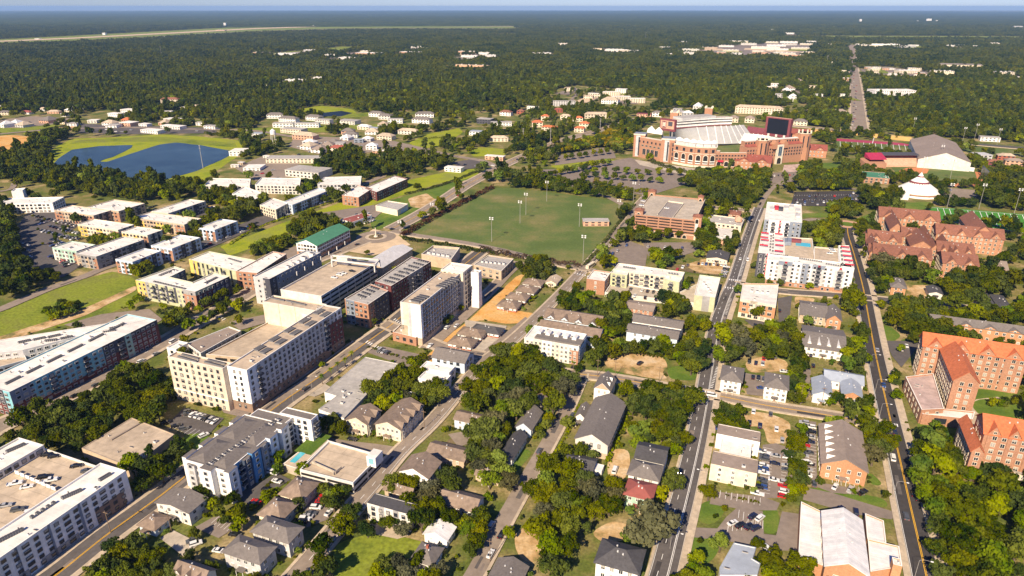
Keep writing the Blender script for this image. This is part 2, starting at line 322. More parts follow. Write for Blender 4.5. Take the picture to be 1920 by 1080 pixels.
def roof_shape(b, a, u, w, L, W, z, rise, kind, m, o=.5, t=.22):
    """gable with its ridge along u, or hip, over the eave rectangle"""
    if kind == 'gable':
        s = rise/(W/2); b.sect([(-o, z - o*s), (-o, z - o*s + t), (W/2, z + rise + t), (W + o, z - o*s + t), (W + o, z - o*s), (W/2, z + rise)], a - u*o, u, w, L + 2*o, m)
    else:
        e = W/2 if L > W else L/2; i0, i1 = W/2*.98, L - W/2*.98
        if L <= W: i0 = i1 = L/2
        c = [a - u*o - w*o, a + u*(L + o) - w*o, a + u*(L + o) + w*(W + o), a - u*o + w*(W + o)]; q = [a + u*i0 + w*W/2, a + u*i1 + w*W/2]
        vs = [(*k, z) for k in c] + [(*k, z - t) for k in c] + [(*k, z + rise) for k in q]
        fs = [(0, 1, 9, 8), (1, 2, 9), (2, 3, 8, 9), (3, 0, 8), (4, 5, 1, 0), (5, 6, 2, 1), (6, 7, 3, 2), (7, 4, 0, 3), (7, 6, 5, 4)]
        b.add(vs, fs, m)
def house(name, label, ref, cat, pts, z, rise=None, kind='gable', wall='white', roof='shingle', fl=1, ridge=None, win=(3.0, 1.0, 1.4, 'white'), base=None, chimney=None, group=None, gables=0, gside='', gm=None, door=True, o=.5, nowin='', keep=True, z0=0.0, dorm=0):
    p = pts; a, u, w, L, W = axes(p)
    if (ridge == 'n' and abs(u@GN) < .7) or (ridge == 'e' and abs(u@GE) < .7) or (ridge is None and W > L): a, u, w, L, W = p[0], w, u, W, L
    rise = rise or W*.26; c = a + u*L/2 + w*W/2; r = thing(name, c, label, cat, group)
    if ref: REFS.append((ref, c, math.sqrt(L*W)/2))
    if keep: KEEP.append(ccw(p)); KEEP_HARD.append(ccw(p))
    b = MB(); i = .3 if kind == 'hip' else .12
    if kind == 'gable': b.sect([(i, z0), (i, z), (W/2, z + rise - .08), (W - i, z), (W - i, z0)], a + u*i, u, w, L - 2*i, wall)
    else: b.box(c, u, L - 2*i, W - 2*i, z0, z, wall)
    if base: b.box(c, u, L - 2*i + .1, W - 2*i + .1, z0, z0 + base[1], base[0])
    b.build('wall', r)
    rb = MB()
    roof_shape(rb, a, u, w, L, W, z, rise, kind, roof, o); [rb.box(a + u*L*f_ + w*W*k_, u, .5, .5, z, z + rise*(1 - abs(2*k_ - 1)) + .55, 'unitlight', bottom=False) for f_, k_ in ((.42, .36), (.55, .4), (.6, .62))]; rf = rb.build('roof', r); rf['_o'] = r.location
    cp = ccw([a, a + u*L, a + u*L + w*W, a + w*W]); ws = []
    for k in range(4):
        s, e = cp[k], cp[(k+1) % 4]; ln = np.linalg.norm(e - s); t = (e - s)/ln; nr = np.array([t[1], -t[0]]); key = sidekey(nr)
        if not seen(s, e) or key in nowin: continue
        m = max(1, int((ln - 1)/win[0])); x0 = (ln - (m - 1)*win[0])/2; ang = math.atan2(t[1], t[0])
        for q in range(m):
            for j in range(fl):
                xx = x0 + q*win[0]; ng = gables if gables and key in (gside or 'SEWN') and abs(t@u) > .9 else 0; pr_ = .15 + i if ng and abs((xx/ln*ng) % 1 - .5) < .3 else 0
                ws.append((*(s + t*xx - nr*(i - pr_)), z0 + (z - z0)*(j + .55)/fl, ang, win[1], min(win[2], (z - z0)/fl*.55), win[3]))
        if gables and key in (gside or 'SEWN') and abs(t@u) > .9:
            for q in range(gables):
                x = ln*(q + .5)/gables; gw = ln/gables*.62; gr = rise*.75; gb = MB(); pc = s + t*x
                mm = gm or wall
                gb.sect([(-gw/2 - .3, z - .15), (-gw/2 - .3, z + .05), (0, z + gr + .2), (gw/2 + .3, z + .05), (gw/2 + .3, z - .15), (0, z + gr)], pc + nr*.45, -nr, t, W/2*.8 + .45, roof)
                gb.sect([(-gw/2, z0 + (z - z0)*.0), (-gw/2, z), (0, z + gr - .05), (gw/2, z), (gw/2, z0)], pc + nr*.15, -nr, t, W*.3, mm); gb.build('cross_gable', r)
                ws.append((*(pc + nr*.15), z + gr*.25, ang, 1.0, 1.1, win[3]))
        if door and key == 'S':
            d = MB(); d.box(s + t*ln*.5 - nr*i, t, 1.1, .16, z0 + .03, z0 + 2.15, 'brownwall'); d.build('door', r); pm = s + t*ln*.5 + nr*1.0; d = MB(); d.box(pm, t, 3.4, 2.2, z0 + 2.6, z0 + 2.8, roof); [d.box(pm + t*e_ + nr*.95, t, .16, .16, z0, z0 + 2.6, 'trim') for e_ in (-1.5, 1.5)]; d.build('porch', r)
        if dorm and abs(t@u) > .9:
            for q in range(dorm):
                x = ln*(q + .7)/(dorm + .4); db = MB(); pc = s + t*x - nr*(W*.1); zz = z + rise*.2
                db.sect([(-1.3, zz), (0, zz + 1.9), (1.3, zz)], pc, -nr, t, W*.27, 'trim'); db.build('dormer', r)
    if chimney is not None:
        q = G(*chimney, z + rise); ch = MB(); ch.box(q, GE, .9, .9, z, z + rise + .9, 'redbrick'); ch.build('chimney', rf)
    put_windows(r, ws, 60); return r
# ---------------- sheets and ribbons on the ground ----------------
ZL = {'lawn': .02, 'lot': .20, 'road': .40, 'mark': .46}; ZK = {k: 0 for k in ZL}
SOFT = {'sand', 'orangedirt', 'litter', 'lawn', 'meadow', 'brightgrass', 'water'}
def ragged(p):
    n = len(p); q = []; g = np.random.default_rng(n + int(abs(p[0][0]))); sz = math.sqrt(abs(area(p)))
    for i in range(n):
        b, c_ = p[i], p[(i+1) % n]; k = int(min(9, max(3, np.linalg.norm(c_ - b)/3)))
        for j in range(k): t = j/k; q.append(b + (c_ - b)*(t*t*(3 - 2*t)*.35 + t*.65) + g.normal(scale=min(.9, sz*.012), size=2))
    for _ in range(2): q = [(q[i-1] + 2*q[i] + q[(i+1) % len(q)])/4 for i in range(len(q))]
    return q
def sheet(name, px, m, cls='lawn', keep=True, world=None, z=None):
    p = ccw(world) if world is not None else poly(px); ZK[cls] += 1
    if world is None and m in SOFT: p = ragged(p)
    zz = z if z is not None else ZL[cls] + .0035*ZK[cls]
    b = MB(); b.add([(a[0], a[1], zz) for a in p], [tuple(range(len(p)))], m); o = b.build(name, kind='structure')
    if keep: KEEP.append(p)
    return o
def smooth(pts, per=6):
    P = [np.asarray(q, float) for q in pts]
    if len(P) < 3: return P
    P = [2*P[0] - P[1]] + P + [2*P[-1] - P[-2]]; out = []
    for i in range(1, len(P) - 2):
        for k in range(per):
            t = k/per; a, b, c, d = P[i-1:i+3]
            out.append(.5*((2*b) + (c - a)*t + (2*a - 5*b + 4*c - d)*t*t + (3*b - a - 3*c + d)*t**3))
    return out + [P[-2]]
def line(px): return smooth([G(*q) for q in px])
def offset(L, o):
    L = np.array(L); T = np.gradient(L, axis=0); T /= np.linalg.norm(T, axis=1)[:, None]
    return L + np.stack([T[:, 1], -T[:, 0]], 1)*o        # positive is to the right of travel
def ribbon(b, L, o0, o1, z0, z1, m, dash=None):
    A, B = offset(L, o0), offset(L, o1)
    if dash:
        D = np.r_[0, np.cumsum(np.linalg.norm(np.diff(np.array(L), axis=0), axis=1))]; t = 0
        ip = lambda P, s: np.array([np.interp(s, D, P[:, 0]), np.interp(s, D, P[:, 1])])
        while t < D[-1] - dash[0]:
            q = [ip(A, t), ip(B, t), ip(B, t + dash[0]), ip(A, t + dash[0])]; b.add([(*k, z1) for k in ccw(q)], [(0, 1, 2, 3)], m); t += sum(dash)
        return
    for i in range(len(A) - 1):
        q = [A[i], B[i], B[i+1], A[i+1]]
        if z0 is None: b.add([(*k, z1) for k in ccw(q)], [(0, 1, 2, 3)], m)
        else: b.prism(q, z0, z1, m)
def road(name, px, w, m='asphalt', walk=(0, 0), yellow=False, white=False, dash=None, edge=None, gap=0.0, keep=True, z=None, ln=None):
    L = ln if ln is not None else line(px); ZK['road'] += 1; z = z or ZL['road'] + .0035*ZK['road']
    b = MB(); ribbon(b, L, -w/2, w/2, None, z, m); b.build(name, kind='structure')
    if keep:
        A, B = offset(L, -w/2 - 2), offset(L, w/2 + 2)
        for i in range(len(A) - 1): KEEP.append(ccw([A[i], B[i], B[i+1], A[i+1]])); KEEP_HARD.append(ccw([offset(L, -w*.4)[i], offset(L, w*.4)[i], offset(L, w*.4)[i+1], offset(L, -w*.4)[i+1]]))
    D_ = np.r_[0, np.cumsum(np.linalg.norm(np.diff(np.array(L), axis=0), axis=1))]; g = np.random.default_rng(int(D_[-1])); k = MB(); La = np.array(L)
    for _ in range(int(min(18, D_[-1]/28))):
        t0 = g.uniform(0, D_[-1]*.95); t1 = t0 + g.uniform(2, 14); o0 = g.uniform(-w/2 + .3, w/2 - 2.4); q = [np.array([np.interp(t, D_, La[:, 0]), np.interp(t, D_, La[:, 1])]) for t in (t0, t1)]; d_ = q[1] - q[0]
        if np.linalg.norm(d_) > .5: d_ /= np.linalg.norm(d_); n_ = np.array([d_[1], -d_[0]]); k.box((q[0] + q[1])/2 + n_*(o0 + 1), d_, np.linalg.norm(q[1] - q[0]), g.uniform(1, 2.2), z - .01, z + .0017, ['darkasphalt', 'lotasphalt', 'asphalt'][int(g.integers(3))], bottom=False)
    if k.v: k.build('road_patch', kind='structure')
    zm = ZL['mark'] + .03
    if yellow or white or dash or edge:
        k = MB()
        if yellow:
            for s in (-.22, .22): ribbon(k, L, (yellow if yellow is not True else 0) + s - .11, (yellow if yellow is not True else 0) + s + .11, None, zm, 'paintyellow')
        if white: ribbon(k, L, white - .12, white + .12, None, zm, 'paintwhite')
        for d in dash or (): ribbon(k, L, d - .1, d + .1, None, zm + .004, 'paintwhite', (3, 6))
        for e in edge or (): ribbon(k, L, e - .08, e + .08, None, zm + .008, 'paintwhite')
        k.build(name + '_marking', kind='structure')
    for s, ww in zip((-1, 1), walk):
        if ww:
            k = MB(); ribbon(k, L, s*(w/2 + gap), s*(w/2 + gap + ww), 0, .56, 'walk'); k.build('pavement', kind='structure')
            if gap: 
                k = MB(); ribbon(k, L, s*(w/2), s*(w/2 + .25), 0, .55, 'kerb'); k.build('kerb', kind='structure')
    return L
# ================= ground, roads, lots, lawns =================
def big_ground():
    b = MB(); b.add([(-60000, -600, 0), (60000, -600, 0), (60000, 38000, 0), (-60000, 38000, 0)], [(0, 1, 2, 3)], 'groundmix'); b.build('ground', kind='structure')
big_ground()
for nm, m, px in [
    ('grass_field', 'meadow', [(-40, 592), (0, 578), (95, 545), (155, 524), (215, 508), (255, 525), (262, 565), (200, 590), (60, 625), (-40, 660)]),
    ('grass_strip', 'brightgrass', [(412, 462), (480, 437), (560, 408), (640, 379), (740, 344), (800, 330), (850, 320), (900, 316), (893, 336), (830, 342), (720, 377), (660, 398), (600, 412), (560, 428), (480, 462), (430, 480)]),
    ('lawn', 'lawn', [(720, 380), (770, 365), (830, 345), (900, 330), (860, 352), (800, 392), (745, 422), (700, 432), (690, 405)]),
    ('bare_soil', 'sand', [(765, 372), (800, 362), (822, 378), (798, 392), (770, 388)]),
    ('bare_soil', 'sand', [(860, 342), (900, 330), (880, 345)]),
    ('pond_bank', 'brightgrass', [(85, 296), (100, 278), (135, 260), (200, 258), (300, 252), (380, 256), (445, 263), (460, 280), (440, 297), (410, 318), (372, 345), (318, 347), (300, 338), (110, 322), (90, 308)]),
    ('pond_bank', 'meadow', [(128, 270), (150, 262), (300, 256), (440, 268), (445, 276), (300, 266), (200, 266)]),
    ('playing_field', 'sportsgrass', [(762, 440), (845, 392), (925, 352), (960, 353), (1060, 364), (1187, 381), (1150, 425), (1092, 497), (1080, 496), (960, 474), (860, 455), (785, 443)]),
    ('stadium_lawn', 'brightgrass', [(1030, 311), (1140, 297), (1162, 303), (1110, 311), (1050, 318)]),
    ('football_field', 'turf', [(1738, 387), (1830, 394), (1925, 402), (1925, 438), (1840, 424), (1748, 410)]),
    ('practice_field', 'sportsgrass', [(1564, 263), (1640, 266), (1708, 272), (1706, 290), (1640, 285), (1565, 283)]),
    ('running_track', 'track', [(1560, 259), (1690, 268), (1712, 272), (1706, 274), (1640, 269), (1562, 264)]),
    ('outfield_grass', 'sportsgrass', [(1668, 309), (1745, 314), (1828, 322), (1846, 343), (1835, 346), (1775, 343), (1712, 341), (1694, 332), (1676, 320)]),
    ('warning_track', 'clay', [(1828, 322), (1838, 323), (1856, 344), (1840, 349), (1785, 350), (1770, 343), (1835, 345)]),
    ('infield', 'clay', [(1685, 321), (1700, 315), (1725, 313), (1742, 318), (1738, 325), (1715, 327), (1695, 325)]),
    ('far_field', 'sportsgrass', [(1790, 274), (1860, 278), (1925, 283), (1925, 293), (1860, 290), (1815, 287)]),
    ('lawn', 'lawn', [(1648, 592), (1672, 590), (1688, 600), (1680, 606), (1650, 605)]), ('lawn', 'lawn', [(1650, 611), (1668, 611), (1692, 630), (1676, 641), (1656, 636)]), ('lawn', 'lawn', [(1685, 640), (1705, 632), (1725, 642), (1690, 644)]),
    ('lawn', 'lawn', [(1790, 735), (1830, 728), (1900, 735), (1925, 745), (1925, 790), (1870, 790), (1860, 770), (1800, 760)]), ('lawn', 'lawn', [(1715, 790), (1740, 795), (1800, 800), (1800, 822), (1770, 822), (1725, 815)]), ('lawn', 'lawn', [(1716, 828), (1745, 828), (1755, 850), (1722, 850)]),
    ('lawn', 'lawn', [(1308, 945), (1345, 935), (1365, 950), (1340, 985), (1306, 980)]), ('lawn', 'lawn', [(1300, 1000), (1345, 995), (1350, 1030), (1330, 1060), (1285, 1060)]), ('lawn', 'lawn', [(1440, 945), (1462, 958), (1460, 1000), (1430, 1003), (1425, 965)]),
    ('lawn', 'lawn', [(1505, 915), (1600, 938), (1668, 955), (1660, 935), (1560, 915)]), ('lawn', 'lawn', [(1625, 880), (1655, 905), (1650, 912), (1628, 908)]),
    ('lawn', 'meadow', [(1170, 790), (1240, 790), (1290, 800), (1285, 820), (1260, 850), (1210, 830), (1180, 820)]), ('yard', 'lawn', [(1250, 690), (1305, 680), (1305, 715), (1255, 712)]),
    ('yard', 'lawn', [(1130, 690), (1165, 692), (1175, 702), (1140, 706)]), ('lawn', 'meadow', [(630, 1020), (690, 1000), (770, 1010), (830, 1030), (800, 1085), (620, 1085)]),
    ('yard', 'lawn', [(930, 870), (985, 840), (1000, 850), (960, 895)]), ('yard', 'lawn', [(1000, 780), (1030, 765), (1045, 775), (1025, 800)]),
    ('lawn', 'brightgrass', [(765, 268), (800, 252), (860, 240), (868, 248), (830, 272), (790, 280)]), ('lawn', 'brightgrass', [(875, 285), (900, 276), (950, 280), (945, 292), (890, 294)]), ('lawn', 'meadow', [(420, 245), (560, 235), (760, 232), (770, 238), (640, 246), (430, 256)]),
    ('lawn', 'brightgrass', [(560, 205), (600, 198), (660, 205), (670, 212), (640, 216), (580, 212)]), ('meadow', 'meadow', [(1500, 182), (1595, 183), (1595, 190), (1520, 191)]), ('lawn', 'meadow', [(640, 215), (700, 210), (720, 216), (640, 222)]),
    ('lawn', 'lawn', [(1605, 410), (1650, 395), (1660, 410), (1640, 430), (1612, 425)]), ('lawn', 'lawn', [(1530, 306), (1580, 305), (1585, 325), (1540, 330)]), ('lawn', 'lawn', [(1504, 400), (1565, 400), (1565, 408), (1504, 408)]),
    ('lawn', 'lawn', [(1670, 382), (1745, 378), (1755, 390), (1690, 398)]), ('lawn', 'meadow', [(-10, 232), (60, 228), (120, 235), (60, 245), (-10, 255)]), ('lawn', 'brightgrass', [(120, 255), (60, 258), (40, 250), (100, 242)]),
    ('lawn', 'lawn', [(740, 455), (768, 462), (715, 475), (668, 472), (690, 463)]), ('lawn', 'lawn', [(345, 815), (380, 805), (415, 785), (350, 880), (325, 880)]),
    ('clearing', 'meadow', [(595, 93), (640, 87), (680, 88), (640, 101)]), ('clearing', 'meadow', [(905, 66), (960, 62), (985, 65), (940, 69)]), ('clearing', 'brightgrass', [(360, 124), (395, 118), (400, 124), (370, 127)]), ('clearing', 'meadow', [(1280, 66), (1920, 68), (1925, 74), (1600, 74), (1500, 71)]), ('clearing', 'meadow', [(500, 100), (560, 95), (600, 97), (540, 107)]),
]: sheet(nm, px, m, 'lawn')
for nm, px in [('airfield', [(-100, 80), (0, 74), (140, 67), (330, 57), (480, 49), (640, 43), (760, 46), (985, 47), (960, 53), (800, 52), (640, 53), (480, 58), (330, 66), (140, 76), (0, 81), (-100, 86)])]:
    sheet(nm, px, 'meadow', 'lawn', z=.8); KEEP.append(poly([(x, y + 5) for x, y in px]))
sheet('runway', [(-100, 81), (0, 77), (140, 71), (330, 61), (480, 53), (640, 48), (970, 49), (970, 50), (640, 49.3), (480, 54.8), (330, 63.2), (140, 73), (0, 79), (-100, 83)], 'paleground', 'lawn', z=2.2)
sheet('pond', [(97, 311), (110, 297), (133, 281), (187, 274), (249, 272), (246, 278), (215, 293), (186, 303), (200, 304), (250, 287), (300, 271), (333, 267), (380, 273), (432, 283), (430, 293), (400, 307), (367, 321), (320, 335), (253, 338), (200, 332), (150, 322)], 'water', 'lawn')
sheet('pond', [(592, 213), (640, 208), (662, 212), (640, 218), (600, 218)], 'shadedwater', 'lawn')
for nm, m, px in [
    ('sand_yard', 'sand', [(1132, 680), (1150, 662), (1165, 656), (1200, 662), (1245, 670), (1252, 690), (1240, 700), (1255, 712), (1205, 708), (1170, 700), (1140, 692)]),
    ('dirt_strip', 'orangedirt', [(770, 702), (795, 672), (820, 650), (850, 622), (880, 600), (910, 572), (940, 545), (968, 518), (985, 512), (972, 535), (945, 560), (950, 580), (1005, 588), (1000, 605), (955, 608), (900, 600), (868, 615), (840, 645), (815, 668), (800, 690)]),
    ('dirt_path', 'sand', [(-40, 645), (60, 612), (150, 582), (205, 558), (255, 535), (258, 543), (215, 565), (160, 592), (70, 622), (-40, 658)]),
    ('bare_ground', 'orangedirt', [(-30, 258), (20, 253), (58, 257), (50, 270), (15, 287), (-30, 292)]), ('bare_ground', 'sand', [(110, 240), (140, 236), (140, 246), (115, 248)]),
    ('sand_lot', 'sand', [(1365, 800), (1395, 770), (1440, 775), (1482, 790), (1480, 830), (1440, 835), (1432, 800)]), ('sand_lot', 'sand', [(1395, 680), (1430, 668), (1475, 675), (1480, 695), (1442, 698), (1405, 700)]), ('sand_lot', 'sand', [(1140, 856), (1152, 842), (1180, 843), (1182, 870), (1174, 900), (1150, 905), (1138, 890)]),
    ('bare_yard', 'sand', [(1055, 910), (1085, 905), (1100, 925), (1060, 940)]), ('bare_yard', 'sand', [(1105, 1000), (1150, 975), (1195, 990), (1200, 1010), (1130, 1020)]), ('bare_yard', 'sand', [(965, 1000), (990, 985), (1030, 1010), (1030, 1045), (985, 1060), (965, 1030)]), ('yard', 'litter', [(830, 830), (860, 815), (895, 825), (885, 845)]),
    ('garden', 'litter', [(1230, 500), (1290, 495), (1360, 495), (1365, 520), (1300, 512)]), ('dirt_lot', 'sand', [(1283, 498), (1320, 485), (1370, 492), (1360, 515), (1310, 512)]), ('yard', 'sand', [(1490, 555), (1530, 560), (1520, 575), (1490, 570)]), ('yard', 'sand', [(1700, 535), (1745, 535), (1735, 562), (1700, 562)]), ('clay_lot', 'orangedirt', [(375, 385), (420, 390), (400, 400), (375, 395)]),
]: sheet(nm, px, m, 'lot')
for nm, m, px in [
    ('car_park', 'lotasphalt', [(1000, 330), (1010, 318), (1060, 318), (1180, 296), (1295, 322), (1310, 338), (1215, 368), (1130, 352), (1070, 350)]), ('car_park', 'lotasphalt', [(1045, 292), (1130, 277), (1150, 282), (1155, 296), (1040, 310)]),
    ('car_park', 'asphalt', [(28, 430), (55, 395), (75, 388), (115, 400), (155, 420), (110, 445), (105, 470), (165, 490), (120, 520), (75, 522), (45, 505)]), ('car_park', 'asphalt', [(345, 405), (380, 388), (420, 390), (405, 410), (375, 425)]),
    ('car_park', 'darkasphalt', [(1482, 386), (1490, 360), (1600, 358), (1622, 372), (1612, 388)]), ('car_park', 'lotasphalt', [(1135, 475), (1175, 450), (1215, 465), (1210, 500), (1135, 500)]), ('car_park', 'lotasphalt', [(1205, 455), (1300, 455), (1310, 470), (1250, 490), (1215, 480)]),
    ('car_park', 'lotasphalt', [(685, 660), (720, 650), (800, 668), (770, 690), (740, 680)]), ('car_park', 'asphalt', [(315, 795), (345, 765), (420, 785), (395, 812), (350, 815)]), ('car_park', 'asphalt', [(440, 930), (520, 888), (545, 900), (470, 950)]),
    ('car_park', 'lotasphalt', [(570, 945), (605, 925), (635, 935), (615, 975), (575, 990)]), ('car_park', 'lotasphalt', [(365, 990), (405, 968), (450, 985), (410, 1010)]), ('forecourt', 'concrete', [(300, 1010), (325, 995), (375, 1020), (345, 1045)]),
    ('car_park', 'lotasphalt', [(1430, 835), (1455, 832), (1490, 845), (1482, 935), (1415, 935), (1425, 890)]), ('car_park', 'asphalt', [(1508, 790), (1530, 792), (1532, 905), (1620, 920), (1622, 930), (1560, 925), (1508, 905)]), ('car_park', 'asphalt', [(1336, 922), (1428, 932), (1462, 944), (1456, 958), (1425, 958), (1385, 955), (1330, 946)]),
    ('car_park', 'asphalt', [(1300, 990), (1345, 992), (1362, 970), (1385, 950), (1430, 960), (1432, 1002), (1455, 1005), (1466, 960), (1500, 965), (1500, 1035), (1440, 1032), (1380, 1018), (1297, 1008)]), ('driveway', 'asphalt', [(1510, 915), (1560, 925), (1680, 962), (1672, 975), (1600, 965), (1505, 938)]), ('car_park', 'asphalt', [(1395, 700), (1445, 708), (1440, 745), (1400, 740)]), ('car_park', 'asphalt', [(1480, 705), (1520, 690), (1520, 740), (1500, 760), (1490, 740)]),
    ('car_park', 'asphalt', [(1458, 560), (1485, 555), (1480, 602), (1460, 605)]), ('car_park', 'asphalt', [(1395, 600), (1480, 602), (1475, 625), (1420, 620)]), ('terrace', 'concrete', [(870, 600), (950, 612), (935, 660), (890, 670), (880, 640)]), ('car_park', 'oldasphalt', [(840, 815), (880, 808), (895, 825), (860, 840)]),
    ('car_park', 'lotasphalt', [(600, 400), (700, 385), (720, 395), (690, 420)]), ('car_park', 'asphalt', [(150, 232), (250, 236), (400, 240), (410, 250), (220, 252), (140, 248)]), ('yard', 'oldasphalt', [(440, 315), (500, 290), (560, 305), (560, 330), (480, 340)]), ('yard', 'oldasphalt', [(555, 255), (640, 258), (740, 265), (850, 290), (830, 305), (720, 285), (600, 290), (540, 275)]),
    ('car_park', 'asphalt', [(845, 305), (890, 298), (920, 312), (870, 318)]), ('car_park', 'oldasphalt', [(0, 225), (60, 218), (130, 222), (130, 230), (40, 240), (0, 240)]), ('car_park', 'lotasphalt', [(1290, 100), (1400, 82), (1520, 85), (1515, 105), (1440, 108)]), ('car_park', 'lotasphalt', [(1612, 130), (1660, 125), (1740, 135), (1740, 148), (1640, 150)]),
    ('plaza', 'concrete', [(1190, 300), (1260, 310), (1330, 320), (1400, 318), (1395, 328), (1290, 330), (1200, 310)]), ('plaza', 'pinkroof', [(1470, 310), (1500, 308), (1495, 325), (1465, 330)]), ('car_park', 'lotasphalt', [(1440, 325), (1500, 322), (1500, 340), (1440, 345)]), ('car_park', 'oldasphalt', [(1770, 352), (1840, 358), (1830, 372), (1770, 370)]), ('driveway', 'asphalt', [(1660, 640), (1720, 640), (1722, 650), (1690, 690), (1672, 668)]),
    ('path', 'walk', [(1800, 770), (1830, 750), (1870, 745), (1880, 750), (1840, 765), (1830, 800), (1800, 800)]), ('forecourt', 'walk', [(690, 985), (720, 980), (770, 1005), (745, 1012), (690, 1000)]), ('paved_yard', 'oldasphalt', [(120, 610), (190, 590), (280, 580), (305, 600), (285, 612), (160, 620)]), ('forecourt', 'lotasphalt', [(405, 755), (455, 745), (480, 765), (460, 785), (420, 775)]),
    ('bus_loop', 'oldasphalt', [(430, 605), (500, 590), (520, 600), (450, 620)]), ('plaza', 'paleground', [(640, 470), (700, 430), (745, 440), (770, 460), (700, 480)]), ('car_park', 'oldasphalt', [(510, 480), (570, 455), (600, 470), (560, 490)]), ('forecourt', 'concrete', [(590, 745), (560, 740), (600, 715), (625, 730)]),
    ('yard', 'oldasphalt', [(885, 690), (960, 650), (1000, 605), (985, 595), (930, 640), (880, 680)]), ('loading_yard', 'oldasphalt', [(860, 510), (900, 500), (965, 508), (935, 525), (880, 520)]),
]: sheet(nm, px, 'lotasphalt' if m == 'asphalt' and px[0][1] > 690 and px[0][0] > 1000 else m, 'lot')
# roads: pavements first, then carriageways
R1 = road('street', [(1738, 1110), (1733, 1075), (1700, 930), (1681, 845), (1669, 795), (1652, 720), (1637, 650), (1626, 590), (1618, 545), (1608, 505), (1598, 470), (1589, 440), (1588, 424)], 9.2, 'darkasphalt', walk=(2.2, 3.4), yellow=.4, edge=(-4.3,), gap=.3)
R2 = road('street', [(1228, 1120), (1243, 1075), (1262, 1000), (1283, 920), (1304, 830), (1318, 760), (1328, 700), (1342, 620), (1362, 560), (1376, 530), (1395, 470), (1412, 420), (1424, 390)], 9.2, 'asphalt', walk=(.9, 3.0), white=1.6, dash=(-1.7,), edge=(-4.3, 2.1), gap=.3)
R2b = road('lane', [(1424, 390), (1436, 368), (1452, 350), (1478, 336)], 5.5, 'oldasphalt')
R3 = road('lane', [(865, 1110), (888, 1080), (940, 985), (985, 905), (1025, 835), (1060, 770), (1082, 722), (1090, 700)], 6.8, 'oldasphalt', walk=(0, 1.2))
R4 = road('street', [(520, 1120), (560, 1075), (615, 1010), (665, 950), (700, 910), (752, 847), (812, 790), (870, 722), (910, 678), (960, 640), (1005, 598), (1050, 553), (1095, 505), (1140, 455), (1180, 412), (1197, 385), (1215, 365)], 7.4, 'oldasphalt', walk=(1.3, 1.3), dash=(0,), edge=(2.8,))
R5 = road('street', [(800, 655), (830, 628), (855, 606), (885, 580), (920, 547), (950, 515), (975, 492)], 8.5, 'oldasphalt', walk=(1.5, 0))
R6 = road('street', [(60, 1110), (112, 1075), (200, 1005), (292, 938), (350, 893), (440, 825), (527, 757), (600, 707), (675, 652), (740, 605), (800, 552), (860, 505), (905, 470)], 10.5, 'asphalt', walk=(2.4, 2.6), yellow=True)
R6b = road('street', [(490, 775), (527, 748), (600, 698), (675, 643)], 6, 'oldasphalt', walk=(2.5, 0))
R7 = road('street', [(-60, 836), (0, 800), (60, 772), (130, 740), (210, 697), (295, 650), (375, 602), (410, 582), (450, 560), (500, 530), (570, 497), (640, 470), (685, 452)], 11, 'oldasphalt', walk=(2.6, 2.6), dash=(0,))
R8 = road('street', [(735, 430), (770, 412), (800, 395), (840, 370), (870, 350), (905, 331), (935, 315), (990, 290), (1060, 262), (1140, 240), (1200, 222), (1245, 213)], 15, 'oldasphalt', dash=(-3.6, 3.6), yellow=True, walk=(2, 2))
R8b = road('street', [(935, 315), (905, 302), (870, 296), (835, 290), (780, 278), (700, 272), (620, 268), (540, 255), (470, 245), (380, 243), (280, 240), (180, 240), (60, 246), (-40, 256)], 11, 'oldasphalt')
R9 = road('street', [(-50, 598), (0, 581), (50, 560), (95, 541), (155, 520), (218, 497), (312, 487), (390, 461), (480, 421), (520, 405), (580, 382), (640, 361), (700, 338), (720, 330)], 9, 'oldasphalt')
R9b = road('car_park_lane', [(330, 478), (390, 458), (480, 418), (580, 379), (650, 352)], 20, 'asphalt')
R10 = road('street', [(1040, 698), (1090, 703), (1155, 711), (1280, 733), (1325, 741), (1350, 744), (1440, 762), (1560, 781), (1640, 796), (1670, 801)], 7.4, 'oldasphalt', walk=(1.8, 1.4), yellow=True)
R11 = road('street', [(1375, 533), (1460, 546), (1535, 552), (1600, 557), (1690, 566), (1765, 573), (1840, 582)], 8.5, 'asphalt', walk=(2, 1.5))
R12 = road('street', [(1115, 508), (1095, 504), (1040, 494), (960, 474), (880, 457), (770, 440), (735, 433)], 7.5, 'oldasphalt', walk=(2, 0))
R13 = road('highway', [(1612, 248), (1609, 215), (1606, 180), (1603, 150), (1600, 125), (1597, 95), (1596, 84)], 24, 'oldasphalt', walk=(5, 5))
KEEP.append(poly([(1588, 82), (1606, 82), (1612, 125), (1622, 180), (1634, 250), (1592, 250), (1590, 150)]))
R14 = road('street', [(1480, 236), (1540, 241), (1600, 247), (1660, 254), (1720, 262), (1790, 268), (1860, 274), (1940, 281)], 13, 'oldasphalt', walk=(2, 2))
R15 = road('lane', [(588, 825), (640, 835), (700, 842), (752, 850)], 7, 'oldasphalt')
R16 = road('street', [(715, 605), (745, 618), (800, 640), (840, 655), (905, 668)], 8, 'oldasphalt', walk=(2, 2))
R17 = road('lane', [(1440, 345), (1470, 348), (1500, 352), (1560, 352), (1640, 360), (1680, 372)], 6, 'oldasphalt')
R18 = road('lane', [(1588, 426), (1560, 418), (1530, 412), (1500, 415)], 7, 'oldasphalt')
R19 = road('street', [(1190, 397), (1140, 370), (1090, 356), (1030, 348), (1005, 335)], 8, 'oldasphalt'); R20 = road('street', [(1310, 388), (1370, 392), (1410, 396)], 8, 'oldasphalt', walk=(1.5, 1.5))
